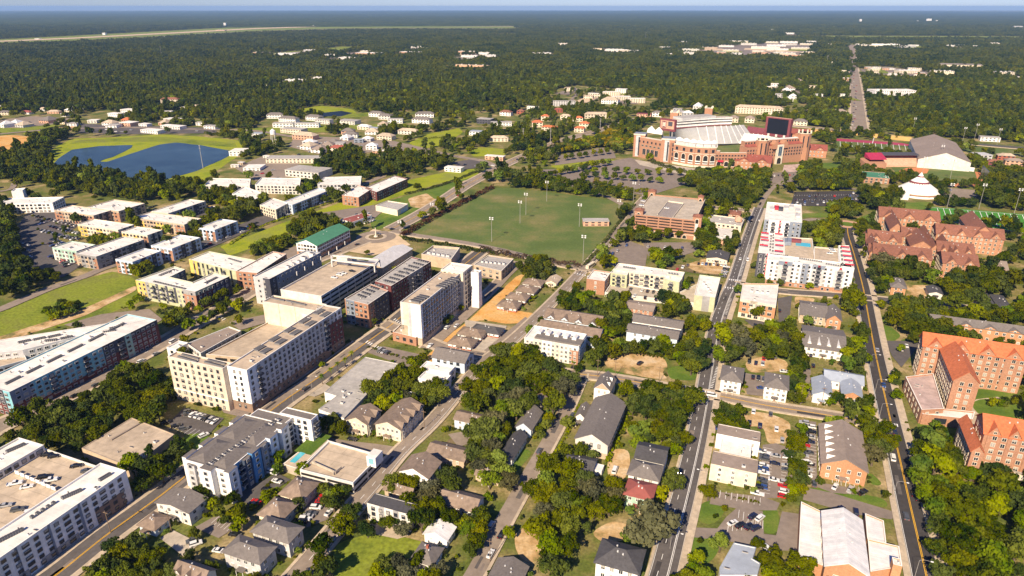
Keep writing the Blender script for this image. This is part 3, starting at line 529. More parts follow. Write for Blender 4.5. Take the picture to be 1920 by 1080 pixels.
R21 = road('lane', [(430, 350), (330, 352), (240, 350)], 6, 'oldasphalt'); R22 = road('lane', [(-20, 362), (20, 355), (28, 340)], 6, 'oldasphalt'); R23 = road('lane', [(1060, 200), (1085, 172), (1075, 165)], 9, 'oldasphalt')
def circle(px, py, r, n=28):
    c = G(px, py); return [c + r*np.array([math.cos(2*math.pi*i/n), math.sin(2*math.pi*i/n)]) for i in range(n)]
for r_, m_, z_ in ((17.5, 'oldasphalt', .53), (9.5, 'walk', .60), (6.5, 'litter', .66)): sheet('roundabout', None, m_, world=circle(705, 445, r_), z=z_)
sheet('brick_circle', None, 'salmon', world=circle(1588, 421, 13), z=.5); sheet('circle_island', None, 'lawn', world=circle(1588, 421, 7), z=.56)
c9 = G(1880, 775); sheet('round_lawn', None, 'lawn', world=[c9 + 13*np.array([math.cos(t/10*math.pi), math.sin(t/10*math.pi)]) for t in range(20)], z=.5)
# crossings, hatching, bays, pitch lines
def bars(name, a, b, n, L, W, m='paintwhite', along=GN, z=.505):
    k = MB(); a, b = G(*a), G(*b)
    for i in range(n): k.box(a + (b - a)*i/max(1, n - 1), along, L, W, z - .004, z, m, bottom=False)
    k.build(name, kind='structure')
bars('crossing', (1306, 730), (1331, 737), 7, 3, .6); bars('crossing', (1651, 794), (1682, 799), 8, 2.6, .6); bars('crossing', (1360, 540), (1392, 543), 8, 3, .7); bars('crossing', (1368, 525), (1395, 528), 8, 3, .7); bars('crossing', (688, 642), (712, 655), 7, 3, .7); bars('crossing', (1078, 513), (1102, 519), 6, 3, .7); bars('crossing', (740, 600), (756, 612), 6, 3, .7)
bars('crossing', (396, 586), (420, 600), 7, 3, .7)
bars('hatching', (1334, 728), (1345, 690), 14, 1.4, .6, along=GE, z=.525); bars('hatching', (1388, 518), (1406, 460), 26, 1.4, .7, along=GE, z=.525); bars('hatching', (1361, 590), (1370, 562), 12, 1.4, .6, along=GE, z=.525)
def bays(a, b, n, L=5, along=GN, m='paintwhite', w=.15): bars('parking_bay_marking', a, b, n, L, w, m, along, .395)
for a, b, n in [((1350, 928), (1425, 942), 8), ((1365, 990), (1425, 985), 8), ((1385, 965), (1430, 985), 6), ((1532, 870), (1532, 800), 0), ((1560, 900), (1610, 915), 7), ((405, 975), (440, 992), 7), ((325, 800), (375, 815), 8), ((1495, 375), (1600, 376), 24), ((1490, 367), (1605, 366), 26), ((1480, 845), (1470, 920), 0)]:
    if n: bays(a, b, n)
for a, b, n in [((1440, 842), (1432, 925), 16), ((1478, 845), (1472, 930), 16), ((1524, 798), (1518, 890), 18)]: bays(a, b, n, 4.6, GE)
k = MB()                                   # yard lines of the football field
for i in range(17):
    a = G(1757 + i*11.4, 390.5 + i*.9); c = G(1764 + i*11.8, 411 + i*1.55); d = (c - a)/np.linalg.norm(c - a); k.box((a + c)/2, d, np.linalg.norm(c - a), .5, .3, .304, 'paintwhite', bottom=False)
for p, q in (((1740, 389), (1925, 404)), ((1750, 411), (1925, 438))):
    a, c = G(*p), G(*q); d = (c - a)/np.linalg.norm(c - a); k.box((a + c)/2, d, np.linalg.norm(c - a), .6, .304, .308, 'paintwhite', bottom=False)
k.build('pitch_marking', kind='structure')
k = MB()
for i in range(12):
    a = G(1575 + i*11, 265.3 + i*.6); c = G(1576 + i*11.3, 282 + i*.55); d = (c - a)/np.linalg.norm(c - a); k.box((a + c)/2, d, np.linalg.norm(c - a), .6, .36, .364, 'paintwhite', bottom=False)
k.build('pitch_marking', kind='structure')
# ================= buildings, near to far =================
AP = 'apartment block'
W1 = (3.4, 1.7, 1.6, 'dark'); WW = (3.2, 1.3, 1.7, 'white'); WN = (0, 0, 0, 'dark')
# white flats wrapped round a parking deck
bld('parking_deck', 'tan rooftop parking deck walled in by white five storey flats', 'the white flats with a rooftop car deck', 'parking deck', poly([(83, 840), (183, 874), (60, 965), (-120, 1085), (-190, 1000)], 12.2), 12.2, 4, 'offwhite', 'deck', par=1.0, win=WN)
bld('apartment_block', 'white five storey flats with brown brick ground floor along the yellow-lined road', 'the white five storey flats', AP, rect((236, 882), (0, 1045), (186, 869), 15, ext=1.6), 15, 5, 'white', win=(3.9, 1.5, 1.25, 'dark'), panels={'E': [(.80, .96, 0, 7.4, 'brownwall'), (.52, .70, 0, 3.6, 'grey'), (.30, .46, 0, 3.6, 'grey'), (.02, .15, 0, 6, 'brownwall'), (.28, .292, 0, 99, 'bluegrey'), (.43, .442, 0, 99, 'bluegrey'), (.58, .592, 0, 99, 'bluegrey'), (.73, .742, 0, 99, 'bluegrey') ]}, units=[((188, 898), (205, 888), 8), ((118, 932), (150, 918), 9), ((0, 1012), (40, 992), 9), ((60, 968), (100, 942), 5)], g0=.6)
bld('apartment_block', 'white roofed wing of the flats behind the rooftop parking deck', None, AP, rect((82, 834), (-10, 893), (42, 816), 15, ext=1.6), 15, 5, 'offwhite', win=W1, units=[((14, 845), (44, 832), 8)])
rw = thing('ramp_wall', G(68, 905, 12), 'row of pale square panels edging the ramp on the rooftop car deck', 'wall')
for i in range(8):
    w_ = MB(); a_ = G(33 + i*9.7, 889 + i*4.2, 11.5); w_.box(a_, GE, 2.4, .3, 11.5, 13.0, 'white'); w_.build('panel', rw)
bld('warehouse', 'low tan roofed warehouse hemmed in by dark trees', 'the low tan warehouse', 'warehouse', poly([(153, 840), (247, 783), (327, 814), (245, 877)], 6), 6, 1, 'tan', 'tanroof', par=.25, win=WN, cop='tanroof', extra=lambda r, p, z: [(lambda m: (m.box((G(207, 826, z) + G(271, 789, z))/2, (G(271, 789, z) - G(207, 826, z))/np.linalg.norm(G(271, 789, z) - G(207, 826, z)), np.linalg.norm(G(271, 789, z) - G(207, 826, z)) - 1, .8, z - .3, z + .25, 'brownroof'), m.build('roof_ridge', r)))(MB())])
# beige and white hotel-like tower with low garage
bld('apartment_block', 'beige seven storey block with small square windows', 'the beige seven storey block', AP, rect((417, 691), (316, 667), (432, 680), 25, ext=1.0), 25, 7, 'beige', 'tanroof', win=(4.1, 1.05, 1.6, 'dark'), units=[((338, 668), (365, 676), 7, (3, .9, .9)), ((345, 664), (368, 670), 6, (3, .9, .9)), ((388, 678), (414, 685), 7, (3, .9, .9)), ((394, 674), (418, 680), 6, (3, .9, .9))], panels={'S': [(.0, 1, 6.2, 6.7, 'trim'), (.42, .435, 0, 99, 'tan')]}, nowin='E')
bld('apartment_block', 'long grey and white seven storey block with rows of black rooftop units', 'the long grey seven storey block', AP, rect((462, 694), (648, 578), (432, 682), 25), 25, 7, 'lightgrey', 'tanroof', win=(3.6, 1.1, 1.6, 'dark'), base=('brownwall', 5.5), panels={'S': [(0, 1, 5.6, 99, 'white')], 'E': [(0, .09, 5.6, 99, 'white'), (.82, 1, 5.6, 19, 'darkbrick'), (.93, 1, 19, 99, 'white')]}, balc=[('E', .1), ('E', .8)],
    units=[((480 + i*28, 655 - i*17), (492 + i*28, 648 - i*17), 5, (3.4, .9, .9)) for i in range(5)] + [((492 + i*28, 660 - i*17), (504 + i*28, 653 - i*17), 5, (3.4, .9, .9)) for i in range(5)], g0=1.5)
bld('apartment_block', 'beige block with blank cream side wall behind the grey seven storey block', 'the blank cream side wall', AP, rect((492, 565), (585, 588), (500, 551), 24.7), 24.7, 7, 'cream', 'tanroof', win=W1, nowin='S', units=[((508, 557), (530, 562), 10, (2.5, .9, .9)), ((540, 563), (570, 570), 12, (2.5, .9, .9))], panels={'S': [(.3, .305, 0, 99, 'tan'), (.6, .605, 0, 99, 'tan'), (.74, .9, 0, 21, 'offwhite')]})
bld('parking_garage', 'low tan parking deck tucked between the beige and grey seven storey blocks', 'the low tan parking deck', 'parking deck', poly([(386, 664), (503, 603), (565, 612), (470, 672)], 11), 11, 3, 'tan', 'deck', par=1.0, win=(9, 7, 1.6, 'void'), open_levels='W')
bld('shop', 'low grey roofed building on the road beside the beige block', None, 'shop', poly([(350, 644), (430, 612), (452, 620), (376, 662)], 7), 7, 2, 'offwhite', 'brownroof', win=W1)
bld('shop', 'small white flat roofed annexe at the foot of the beige block', None, 'shop', rect((330, 655), (352, 642), (318, 648), 8), 8, 2, 'white', 'whiteroof', win=W1)
# dark-roofed blue and white flats
def steps(r, p, z):
    p = ccw(p)
    for k in range(4):
        a_, b_ = p[k], p[(k+1) % 4]; L_ = np.linalg.norm(b_ - a_); t_ = (b_ - a_)/L_; n_ = np.array([t_[1], -t_[0]]); key = sidekey(n_)
        for f, ln_, d_, m_, dz in {'E': [(.04, 5, 2.2, 'white', .5), (.29, 4, 1.6, 'navy', -.4), (.42, 5, 2.0, 'blue', .3), (.57, 4, 1.6, 'bluegrey', -.4), (.73, 5, 2.0, 'lightblue', .4), (.93, 5, 2.2, 'white', .5)], 'S': [(.62, 6, 2.6, 'white', .4), (.2, 4, 1.2, 'lightgrey', -1)], 'W': [(.15, 6, 1.6, 'white', .4), (.4, 6, 1.6, 'white', .4), (.65, 6, 1.6, 'white', .4), (.9, 6, 1.6, 'white', .4)]}.get(key, ()):
            c_ = a_ + t_*L_*f + n_*(d_/2 - .3); w_ = MB(); w_.box(c_, t_, ln_, d_ + .6, 0, z + dz, m_, top='shingle'); w_.build('bay', r)
            if key != 'W': put_windows(r, [(*(a_ + t_*L_*f + n_*d_), 1.9 + j*2.9, math.atan2(t_[1], t_[0]), 1.5, 1.5, 'grey') for j in range(5)])
    q_ = inset(p, 1.5); a0, u0, w0, L0, W0_ = axes(q_); 
    if W0_ > L0: a0, u0, w0, L0, W0_ = q_[1], w0, -u0, W0_, L0
    for f in (0, .52):
        for g_ in (0, .58): w_ = MB(); roof_shape(w_, a0 + u0*L0*f + w0*W0_*g_, u0, w0, L0*.46, W0_*.42, z - .4, 1.5, 'hip', 'shingle', .1, .1); w_.build('hip_roof', r)
bld('apartment_block', 'blue and white five storey flats under a charcoal roof', 'the blue and white flats', AP, rect((424, 884), (556, 800), (338, 866), 15), 15, 5, 'white', 'shingle', par=.35, win=(3.4, 1.6, 1.6, 'grey'), panels={'E': [(.02, .2, 0, 99, 'blue'), (.24, .34, 0, 99, 'navy'), (.36, .5, 0, 99, 'blue'), (.52, .62, 0, 99, 'bluegrey'), (.66, .8, 0, 99, 'lightblue'), (.84, .98, 0, 99, 'bluegrey')]}, balc=[('E', .22), ('E', .64)], units=[((388 + i*6.2, 872 - i*4.1), (392 + i*6.2, 874 - i*4.1), 2, (.9, .9, .9), 'unitlight' if i % 2 else 'unit') for i in range(22)] + [((352 + i*22, 868 - i*15), (360 + i*22, 870 - i*15), 1, (3, 1.2, 1.3), 'unitlight') for i in range(0)], extra=steps)
bld('apartment_block', 'white stepped end of the blue flats above a green pool deck', 'the white stepped flats', AP, rect((583, 788), (597, 777), (527, 772), 15.5), 15.5, 5, 'white', 'shingle', par=.35, win=(3.4, 1.5, 1.6, 'dark'), balc=[('E', .5)])
bld('apartment_block', 'charcoal roofed rear wing of the blue and white flats', None, AP, rect((527, 800), (552, 782), (462, 783), 14.6), 14.6, 5, 'white', 'shingle', par=.35, win=W1)
house('house', 'pale grey boxy two storey house beside the yellow-lined road', 'the pale grey boxy house', 'house', rect((354, 962), (381, 932), (295, 940), 6.5), 6.5, 1.6, 'gable', 'offwhite', 'shingle', 2, ridge='n', win=(4, .9, .9, 'dark'))
house('house', 'little pale blue hip roofed house beside the grey boxy one', 'the little pale blue house', 'house', rect((290, 994), (318, 970), (260, 982), 3.6), 3.6, 2.2, 'hip', 'lightblue', 'brownshingle')
house('townhouse', 'grey hip roofed town house with three storeys of porches', 'the grey hip roofed town houses', 'house', rect((541, 1018), (570, 989), (476, 991), 7.5), 7.5, 2.2, 'hip', 'lightgrey', 'shingle', 2, win=WW)
house('townhouse', 'grey hip roofed town house at the foot of its taller twin', None, 'house', rect((487, 1057), (520, 1026), (420, 1031), 7.5), 7.5, 2.2, 'hip', 'lightgrey', 'shingle', 2, win=WW)
house('house', 'brown hip roofed cottage behind parked red cars', 'the brown hip roofed cottages', 'house', rect((566, 938), (600, 906), (527, 922), 5), 5, 4.2, 'hip', 'cream', 'brownshingle', 1)
house('house', 'dark brown hip roofed cottage beside the hedge and car park', None, 'house', rect((526, 977), (561, 945), (485, 962), 5), 5, 4, 'hip', 'cream', 'brownshingle', 1)
house('townhouse', 'brown gabled town house row cut by the lower edge of the photo', None, 'house', rect((380, 1092), (410, 1070), (322, 1075), 6), 6, 2.4, 'gable', 'offwhite', 'brownshingle', 2, ridge='e', gables=3)
def stairtower(r, p, z):
    t_ = MB(); c_ = G(702, 850, z + 4); t_.box(c_, GN, 6, 4.5, z - 1, z + 4, 'white', top='whiteroof'); t_.box(c_ - GN*3.05, GE, 2.4, .2, z + .5, z + 3.2, 'teal'); t_.build('stair_tower', r)
    for a_, b_ in (((585, 866), (630, 886)), ((625, 888), (640, 876))):
        w_ = MB(); q_, s_ = G(*a_, z), G(*b_, z); w_.box((q_ + s_)/2, (s_ - q_)/np.linalg.norm(s_ - q_), np.linalg.norm(s_ - q_), .4, z - .7, z + .5, 'concrete'); w_.build('ramp_wall', r)
bld('parking_deck', 'square tan parking deck with ramp and small white stair tower', 'the square tan parking deck', 'parking deck', poly([(617, 826), (713, 853), (662, 905), (562, 880)], 6.5), 6.5, 2, 'offwhite', 'deck', par=1.0, win=(7, 5, 1.3, 'void'), open_levels='ES', extra=stairtower)
def pooldeck(r, p, z):
    c_ = G(562, 854, z); w_ = MB(); w_.box(c_ - GN*1.5, GN, 7.5, 2.8, z - .05, z + .06, 'pool'); w_.build('pool', r); w_ = MB(); w_.box(c_ + GN*10, GN, 16, 9, z - .1, z + .03, 'lawn'); w_.build('artificial_lawn', r)
bld('pool_deck', 'raised pool terrace with turquoise water beside the square parking deck', 'the turquoise pool terrace', 'terrace', poly([(530, 870), (600, 815), (617, 826), (560, 880)], 4), 4, 1, 'concrete', 'walk', par=.02, win=WN, extra=pooldeck)
# little town houses along the lane
house('townhouse', 'cream town house pair with two front gables', 'the cream town house pair', 'house', rect((688, 796), (712, 770), (653, 782), 7), 7, 2.8, 'gable', 'cream', 'brownshingle', 2, ridge='n', gables=2, win=(2.4, 1, 1.5, 'white'))
house('townhouse', 'cream town house row with four cross gables on each side', 'the cream town house row', 'house', rect((751, 806), (790, 760), (709, 789), 7), 7, 3, 'gable', 'cream', 'brownshingle', 2, ridge='n', gables=4, win=(2.4, 1, 1.5, 'white'))
bld('warehouse', 'long low grey metal roofed warehouse with white walls', 'the long grey metal roofed warehouse', 'warehouse', poly([(685, 669), (754, 683), (708, 718), (645, 784), (597, 767), (631, 742), (608, 735)], 6), 6, 1, 'white', 'greyroof', par=.2, win=WN, cop='greyroof')
bld('shed', 'small blue-grey metal shed among trees by the town house row', None, 'shed', rect((795, 748), (803, 741), (764, 739), 4), 4, 1, 'bluegrey', 'bluemetal', par=.1, win=WN)
house('house', 'pale blue gabled house with grey roof beside the dirt strip', 'the pale blue gabled house', 'house', rect((871, 681), (890, 662), (812, 667), 7), 7, 3, 'gable', 'lightblue', 'shingle', 2, ridge='e', win=(4, 1.6, 1.6, 'dark'))
bld('house', 'white flat roofed modern house next to the pale blue gabled one', 'the white flat roofed houses', 'house', rect((842, 699), (855, 687), (791, 685), 7), 7, 2, 'white', 'whiteroof', win=(4, 2.2, 1.4, 'dark'), panels={'E': [(.3, .8, 0, 5, 'brownwall')]})
bld('house', 'white flat roofed modern house nearest the trees', None, 'house', rect((832, 718), (848, 704), (786, 706), 7), 7, 2, 'white', 'whiteroof', win=(4, 2.2, 1.4, 'dark'))
HG = 'hip roofed cabins along the dirt strip'
for i, (A_, B_, C_, t_) in enumerate([((902, 633), (921, 621), (859, 623), 'brown hip roofed cabin second from the pale blue house'), ((883, 651), (903, 638), (840, 642), 'brown hip roofed cabin nearest the pale blue gabled house'), ((935, 627), (953, 617), (888, 613), 'dark stained hip roofed cabin behind two lighter ones'), ((1014, 536), (1031, 527), (984, 526), 'brown hip roofed cabin topmost in the row by the lane'), ((1001, 550), (1020, 540), (970, 541), 'brown hip roofed cabin second down the row by the lane'), ((985, 564), (1002, 554), (952, 554), 'brown hip roofed cabin third down the row by the lane'), ((968, 579), (986, 568), (935, 569), 'brown hip roofed cabin lowest in the row by the lane')]):
    house('cabin', t_, 'the brown hip roofed cabins' if i in (0, 3) else None, 'cabin', rect(A_, B_, C_, 3.2), 3.2, 2.6, 'hip', 'white', 'darkshingle' if i == 2 else 'brownshingle', 1, group=HG, base=('redbrick', 1.2))
house('hut', 'small sand coloured hut with tan gable roof by the crossroads', None, 'hut', rect((1043, 532), (1054, 521), (1028, 523), 3), 3, 2, 'gable', 'cream', 'tanroof', 1)
# town house terraces in the middle
house('townhouse', 'brown roofed terrace with four pale blue front gables', 'the terrace with four blue gables', 'terrace', rect((1124, 612), (1136, 593), (1021, 594), 7.5), 7.5, 3.2, 'gable', 'lightblue', 'brownshingle', 2, ridge='e', gables=4, gside='S', win=(3.4, 1.2, 1.5, 'white'))
house('townhouse', 'plain brown roofed terrace between the gabled one and the flat fronted row', None, 'terrace', rect((1124, 632), (1131, 617), (1013, 609), 8), 8, 2.4, 'gable', 'lightblue', 'brownshingle', 2, ridge='e', win=(3.4, 1.2, 1.5, 'white'))
bld('rowhouse', 'flat roofed four storey row of cream white and brick fronts', 'the four storey cream row', 'terrace', rect((1085, 650), (1100, 626), (977, 640), 12), 12, 4, 'white', 'whiteroof', win=(2.6, 1.2, 1.6, 'white'), panels={'S': [(.0, .16, 0, 99, 'offwhite'), (.17, .33, 0, 99, 'cream'), (.34, .5, 0, 99, 'white'), (.51, .66, 0, 99, 'cream'), (.67, .83, 0, 99, 'offwhite'), (.84, 1, 0, 9, 'brick')]}, extra=lambda r, p, z: [(lambda m, a: (m.sect([(-1.3, z - .5), (-1.3, z + 1.2), (0, z + 2.2), (1.3, z + 1.2), (1.3, z - .5)], a, GN, GE, 5, 'white'), m.build('dormer', r)))(MB(), G(1010 + i*16.5, 627 + i*2.9, z)) for i in range(5)] + [(lambda m, a, b: (m.box((a + b)/2, (b - a)/np.linalg.norm(b - a), np.linalg.norm(b - a), 7, z - .6, z + .35, 'shingle'), m.build('mansard', r)))(MB(), G(1006, 628, z), G(1092, 643, z))])
house('townhouse', 'long grey roofed pale blue terrace facing the trees', 'the pale blue long terraces', 'terrace', rect((1270, 636), (1276, 620), (1176, 618), 6.5), 6.5, 2, 'gable', 'lightblue', 'shingle', 2, ridge='e', win=(5, 1, 1.2, 'dark'))
house('townhouse', 'grey roofed terrace with white dormers behind its pale blue twin', None, 'terrace', rect((1278, 616), (1284, 602), (1186, 600), 7.2), 7.2, 2, 'gable', 'white', 'shingle', 2, ridge='e', gables=0, win=(5, 1, 1.2, 'white'))
house('motel', 'brown brick motel with tan roof among oaks', 'the brown brick motel', 'motel', rect((1224, 584), (1231, 570), (1177, 568), 5), 5, 1.2, 'gable', 'brick', 'brownroof', 2, ridge='e')
# big gabled building and the houses below it
r_ = house('church_hall', 'long grey roofed hall with white gable end and side porch', 'the long grey roofed hall', 'hall', rect((1140, 835), (1172, 757), (1080, 818), 8), 8, 4.2, 'gable', 'offwhite', 'shingle', 2, ridge='n', win=(3.6, 1.1, 2, 'dark'), base=('tan', 3))
house('porch', 'grey roofed side porch built against the long grey hall', None, 'porch', rect((1096, 783), (1107, 762), (1080, 778), 5), 5, 2, 'gable', 'white', 'shingle', 1, keep=False)
house('chapel', 'small white building with a red front gable and white dormers', 'the red gabled chapel', 'chapel', rect((1144, 733), (1158, 712), (1113, 728), 7), 7, 4, 'gable', 'white', 'shingle', 2, ridge='n', dorm=2, win=(3, 1, 1.6, 'white'))
q_ = rect((1144, 733), (1158, 712), (1113, 728), 7); a_, u_, w_, L_, W_ = axes(q_); b = MB(); b.sect([(.9, 7.2), (W_/2, 10.4), (W_ - .9, 7.2)], a_ - u_*.03, -u_, w_, .12, 'salmon'); o = bpy.data.objects['chapel']; b.build('red_gable', o)
house('house', 'dark stained grey roofed house in front of the grassy yard', 'the dark stained grey house', 'house', rect((1245, 870), (1257, 840), (1190, 859), 7), 7, 2.4, 'gable', 'white', 'darkshingle', 2, ridge='e', win=WW)
house('house', 'grey roofed white house with a brick end between red and dark roofs', None, 'house', rect((1235, 902), (1249, 875), (1177, 888), 7), 7, 3, 'hip', 'white', 'shingle', 2, win=WW, base=('brick', 3))
house('house', 'pale green house with faded red metal roof', 'the red roofed green house', 'house', rect((1222, 938), (1235, 910), (1170, 926), 6.5), 6.5, 2.4, 'hip', 'mint', 'redmetal', 2, win=WW)
house('house', 'black roofed white house with brick centre at the lower edge', 'the black roofed white house', 'house', rect((1197, 1076), (1206, 1030), (1116, 1052), 7), 7, 3.4, 'hip', 'white', 'darkshingle', 2, win=WW)
house('house', 'low black roofed cottage beside a little white shed', 'the low black roofed cottage', 'house', rect((1110, 885), (1121, 861), (1066, 858), 3.6), 3.6, 2, 'gable', 'white', 'darkshingle', 1, ridge='e')
bld('shed', 'little white metal shed against the hedge', None, 'shed', rect((1128, 884), (1134, 872), (1114, 880), 3), 3, 1, 'white', 'whitemetal', par=.1, win=WN)
house('house', 'blue house with a bright blue tarpaulin on its grey roof', 'the house with the blue tarp', 'house', rect((996, 806), (1014, 772), (967, 799), 4.5), 4.5, 3, 'gable', 'lightblue', 'shingle', 1, ridge='n')
house('house', 'dark roofed white cottage beside the lane and lawn', 'the dark roofed white cottage', 'house', rect((960, 862), (980, 816), (935, 855), 4), 4, 2.8, 'gable', 'white', 'darkshingle', 1, ridge='n')
house('house', 'brown roofed white house beside the marked street', 'the brown roofed white house', 'house', rect((803, 897), (832, 868), (750, 880), 7.5), 7.5, 3.4, 'gable', 'white', 'brownshingle', 2, ridge='n', win=WW)
house('house', 'long low brown roofed shed behind the white house', None, 'house', rect((870, 865), (882, 842), (800, 848), 4), 4, 2, 'gable', 'tan', 'brownshingle', 1, ridge='e')
house('house', 'pink and pale blue duplex with stained brown roof', 'the pink and blue duplex', 'house', rect((917, 800), (930, 783), (850, 787), 5.5), 5.5, 1.8, 'gable', 'lightblue', 'brownshingle', 2, ridge='e')
bld('apartment_house', 'pale grey three storey house with a black shingle roof', 'the pale grey three storey house', 'house', rect((768, 965), (782, 945), (690, 940), 8.5), 8.5, 3, 'offwhite', 'darkshingle', par=.2, win=(3.4, 1.3, 1.5, 'dark'), panels={'S': [(.3, .4, 0, 99, 'grey'), (.62, .74, 0, 99, 'grey')]}, cop='darkshingle')
house('house', 'long brown roofed house behind the black shingled one', None, 'house', rect((770, 930), (783, 918), (722, 914), 4), 4, 2, 'gable', 'tan', 'brownshingle', 1, ridge='e')
house('house', 'brown roofed L shaped house hidden among oaks by the lane', None, 'house', rect((890, 960), (905, 932), (832, 925), 4), 4, 2.6, 'gable', 'white', 'brownshingle', 1, ridge='e')
house('house', 'white metal roofed cottage half under oak branches', 'the white metal roofed cottage', 'house', rect((838, 1013), (858, 990), (798, 996), 4), 4, 2.4, 'gable', 'white', 'whitemetal', 1, ridge='n')
house('house', 'small grey hip roofed house with two brick chimneys', 'the grey house with brick chimneys', 'house', rect((810, 1060), (845, 1032), (776, 1040), 4), 4, 3.4, 'hip', 'white', 'shingle', 1, chimney=(802, 1026))
house('house', 'brown roofed bungalow between the cottage and the lawn', None, 'house', rect((935, 900), (948, 886), (893, 886), 3.4), 3.4, 1.8, 'gable', 'tan', 'brownshingle', 1, ridge='e')
house('house', 'grey roofed bungalow cut by the lower edge beside the lane', None, 'house', rect((970, 1105), (985, 1062), (912, 1090), 3.6), 3.6, 2.4, 'gable', 'white', 'shingle', 1, ridge='n')
house('house', 'small yellow walled hut under oaks beside the blue tarp house', None, 'hut', rect((1016, 758), (1028, 745), (1000, 750), 3.2), 3.2, 1.6, 'gable', 'cream', 'brownshingle', 1)
# right of the middle street
bld('apartment_block', 'narrow brown roofed wing behind the white flat roof', None, AP, rect((1425, 829), (1429, 810), (1345, 806), 8), 8, 2, 'white', 'brownroof', par=.2, win=WW, cop='brownroof')
bld('apartment_block', 'white flat roofed building between two brown roofed wings', 'the white flat roof between brown wings', AP, rect((1407, 861), (1412, 831), (1349, 846), 7.5), 7.5, 2, 'white', 'whiteroof', win=WW)
bld('apartment_block', 'cream walled flats with brown roof and small white windows', 'the cream walled flats', AP, rect((1420, 888), (1423, 862), (1333, 868), 8.5), 8.5, 3, 'cream', 'brownroof', par=.2, win=(5.5, 1.1, 1.4, 'white'), cop='brownroof')
house('apartment_house', 'white three storey house with grey hip roof and front porches nearest the street', 'the street side porch house', 'house', rect((1391, 717), (1400, 692), (1351, 709), 8), 8, 3, 'hip', 'white', 'shingle', 3, win=(2.6, 1.2, 1.6, 'white'))
house('apartment_house', 'white three storey house with grey hip roof set back from its twin', 'the white porch house set back', 'house', rect((1478, 731), (1485, 706), (1434, 721), 8), 8, 3, 'hip', 'white', 'shingle', 3, win=(2.6, 1.2, 1.6, 'white'))
house('house', 'grey roofed orange brick house with white porch', 'the grey roofed orange brick house', 'house', rect((1578, 602), (1592, 583), (1550, 598), 7), 7, 3.4, 'gable', 'orangebrick', 'shingle', 2, ridge='n', win=WW)
house('house', 'long grey gabled wing joined to the orange brick house', None, 'house', rect((1550, 596), (1558, 571), (1500, 583), 6), 6, 3, 'gable', 'tan', 'shingle', 2, ridge='e', keep=True, win=WW)
house('house', 'rambling white house under a dark grey roof with white dormers', 'the rambling white house', 'house', rect((1586, 661), (1592, 622), (1505, 652), 6), 6, 3, 'gable', 'white', 'shingle', 2, ridge='e', dorm=4, win=WW)
house('church', 'blue-grey metal roofed chapel wing with brick gable beside the lane', 'the blue metal roofed church', 'church', rect((1560, 745), (1566, 716), (1524, 738), 5), 5, 2.6, 'gable', 'white', 'bluemetal', 1, ridge='n')
house('church', 'long blue-grey metal roof across the church yard', None, 'church', rect((1619, 723), (1621, 704), (1546, 708), 5), 5, 2.4, 'gable', 'white', 'bluemetal', 1, ridge='e')
house('church', 'short metal roofed wing with orange brick gable facing the street', None, 'church', rect((1617, 746), (1622, 722), (1579, 738), 5), 5, 2.4, 'gable', 'orangebrick', 'bluemetal', 1, ridge='n')
house('church', 'brick church under a brown roof with rows of small white dormers', 'the brown roofed brick church', 'church', rect((1627, 886), (1624, 812), (1541, 872), 7.5), 7.5, 4.4, 'gable', 'orangebrick', 'brownroof', 2, ridge='n', dorm=6, win=(4, 1.2, 1.6, 'white'))
# the white church
house('church', 'large white metal roofed church nave with brick gable', 'the white metal roofed church', 'church', rect((1630, 1082), (1622, 977), (1547, 1070), 10), 10, 3.6, 'gable', 'orangebrick', 'whitemetal', 1, ridge='n', win=(6, 1.6, 3, 'white'), o=.3)
bld('church_aisle', 'flat white roofed aisle beside the white nave on the car park side', None, 'church', poly([(1502, 940), (1547, 962), (1546, 1062), (1497, 1042)], 6), 6, 1, 'orangebrick', 'whitemetal', par=.5, win=WN)
bld('church_aisle', 'flat white ribbed roof behind the white nave towards the street', None, 'church', poly([(1622, 962), (1657, 976), (1662, 1018), (1626, 1010)], 6), 6, 1, 'orangebrick', 'whitemetal', par=.5, win=WN)
bld('church_aisle', 'ribbed white roof with brick corner tower facing the street', None, 'church', poly([(1627, 1010), (1686, 1024), (1692, 1062), (1632, 1072)], 6.5), 6.5, 1, 'orangebrick', 'whitemetal', par=.5, win=WN)
bld('church_tower', 'squat brick corner tower with flat white cap on the white church', None, 'tower', rect((1692, 1062), (1698, 1050), (1675, 1058), 10), 10, 1, 'orangebrick', 'whiteroof', par=.4, win=WN, keep=False)
bld('school', 'low white roofed L shaped building at the lower edge', 'the low white L shaped building', 'building', poly([(1349, 1064), (1376, 1017), (1418, 1026), (1411, 1047), (1426, 1056), (1420, 1078), (1350, 1078)], 4.5), 4.5, 1, 'white', 'bluemetal', par=.25, win=WN, cop='bluemetal')
# orange-roofed brick halls
DW = (3.6, 1.5, 1.9, 'cream'); FH = (0, 1, 6.4, 6.9, 'limestone')
def dorm(label, ref, pts, z, rise, ridge, gab, gside, **k):
    return house('brick_hall', label, ref, 'hall', pts, z, rise, 'gable', 'brick', k.pop('roof', 'tileroof'), k.pop('fl', 6), ridge=ridge, gables=gab, gside=gside, win=DW, door=False, **k)
dorm('long six storey brick hall with bright orange tile roof', 'the long orange roofed brick hall', rect((1731, 648), (1930, 680), (1734, 632), 20), 20, 5.5, 'e', 4, 'S')
dorm('brick wing with orange roof and pale stone gable running towards the lawn', 'the orange roofed brick wing', rect((1788, 712), (1768, 655), (1836, 716), 20), 20, 5.5, 'n', 0, 'S', keep=True)
bld('brick_annex', 'low brick block with stained pink and white flat roof', 'the low pink roofed brick block', 'building', poly([(1698, 706), (1750, 700), (1770, 766), (1728, 768)], 8), 8, 2, 'brick', 'pinkroof', par=.7, win=(5, 1.4, 1.6, 'cream'))
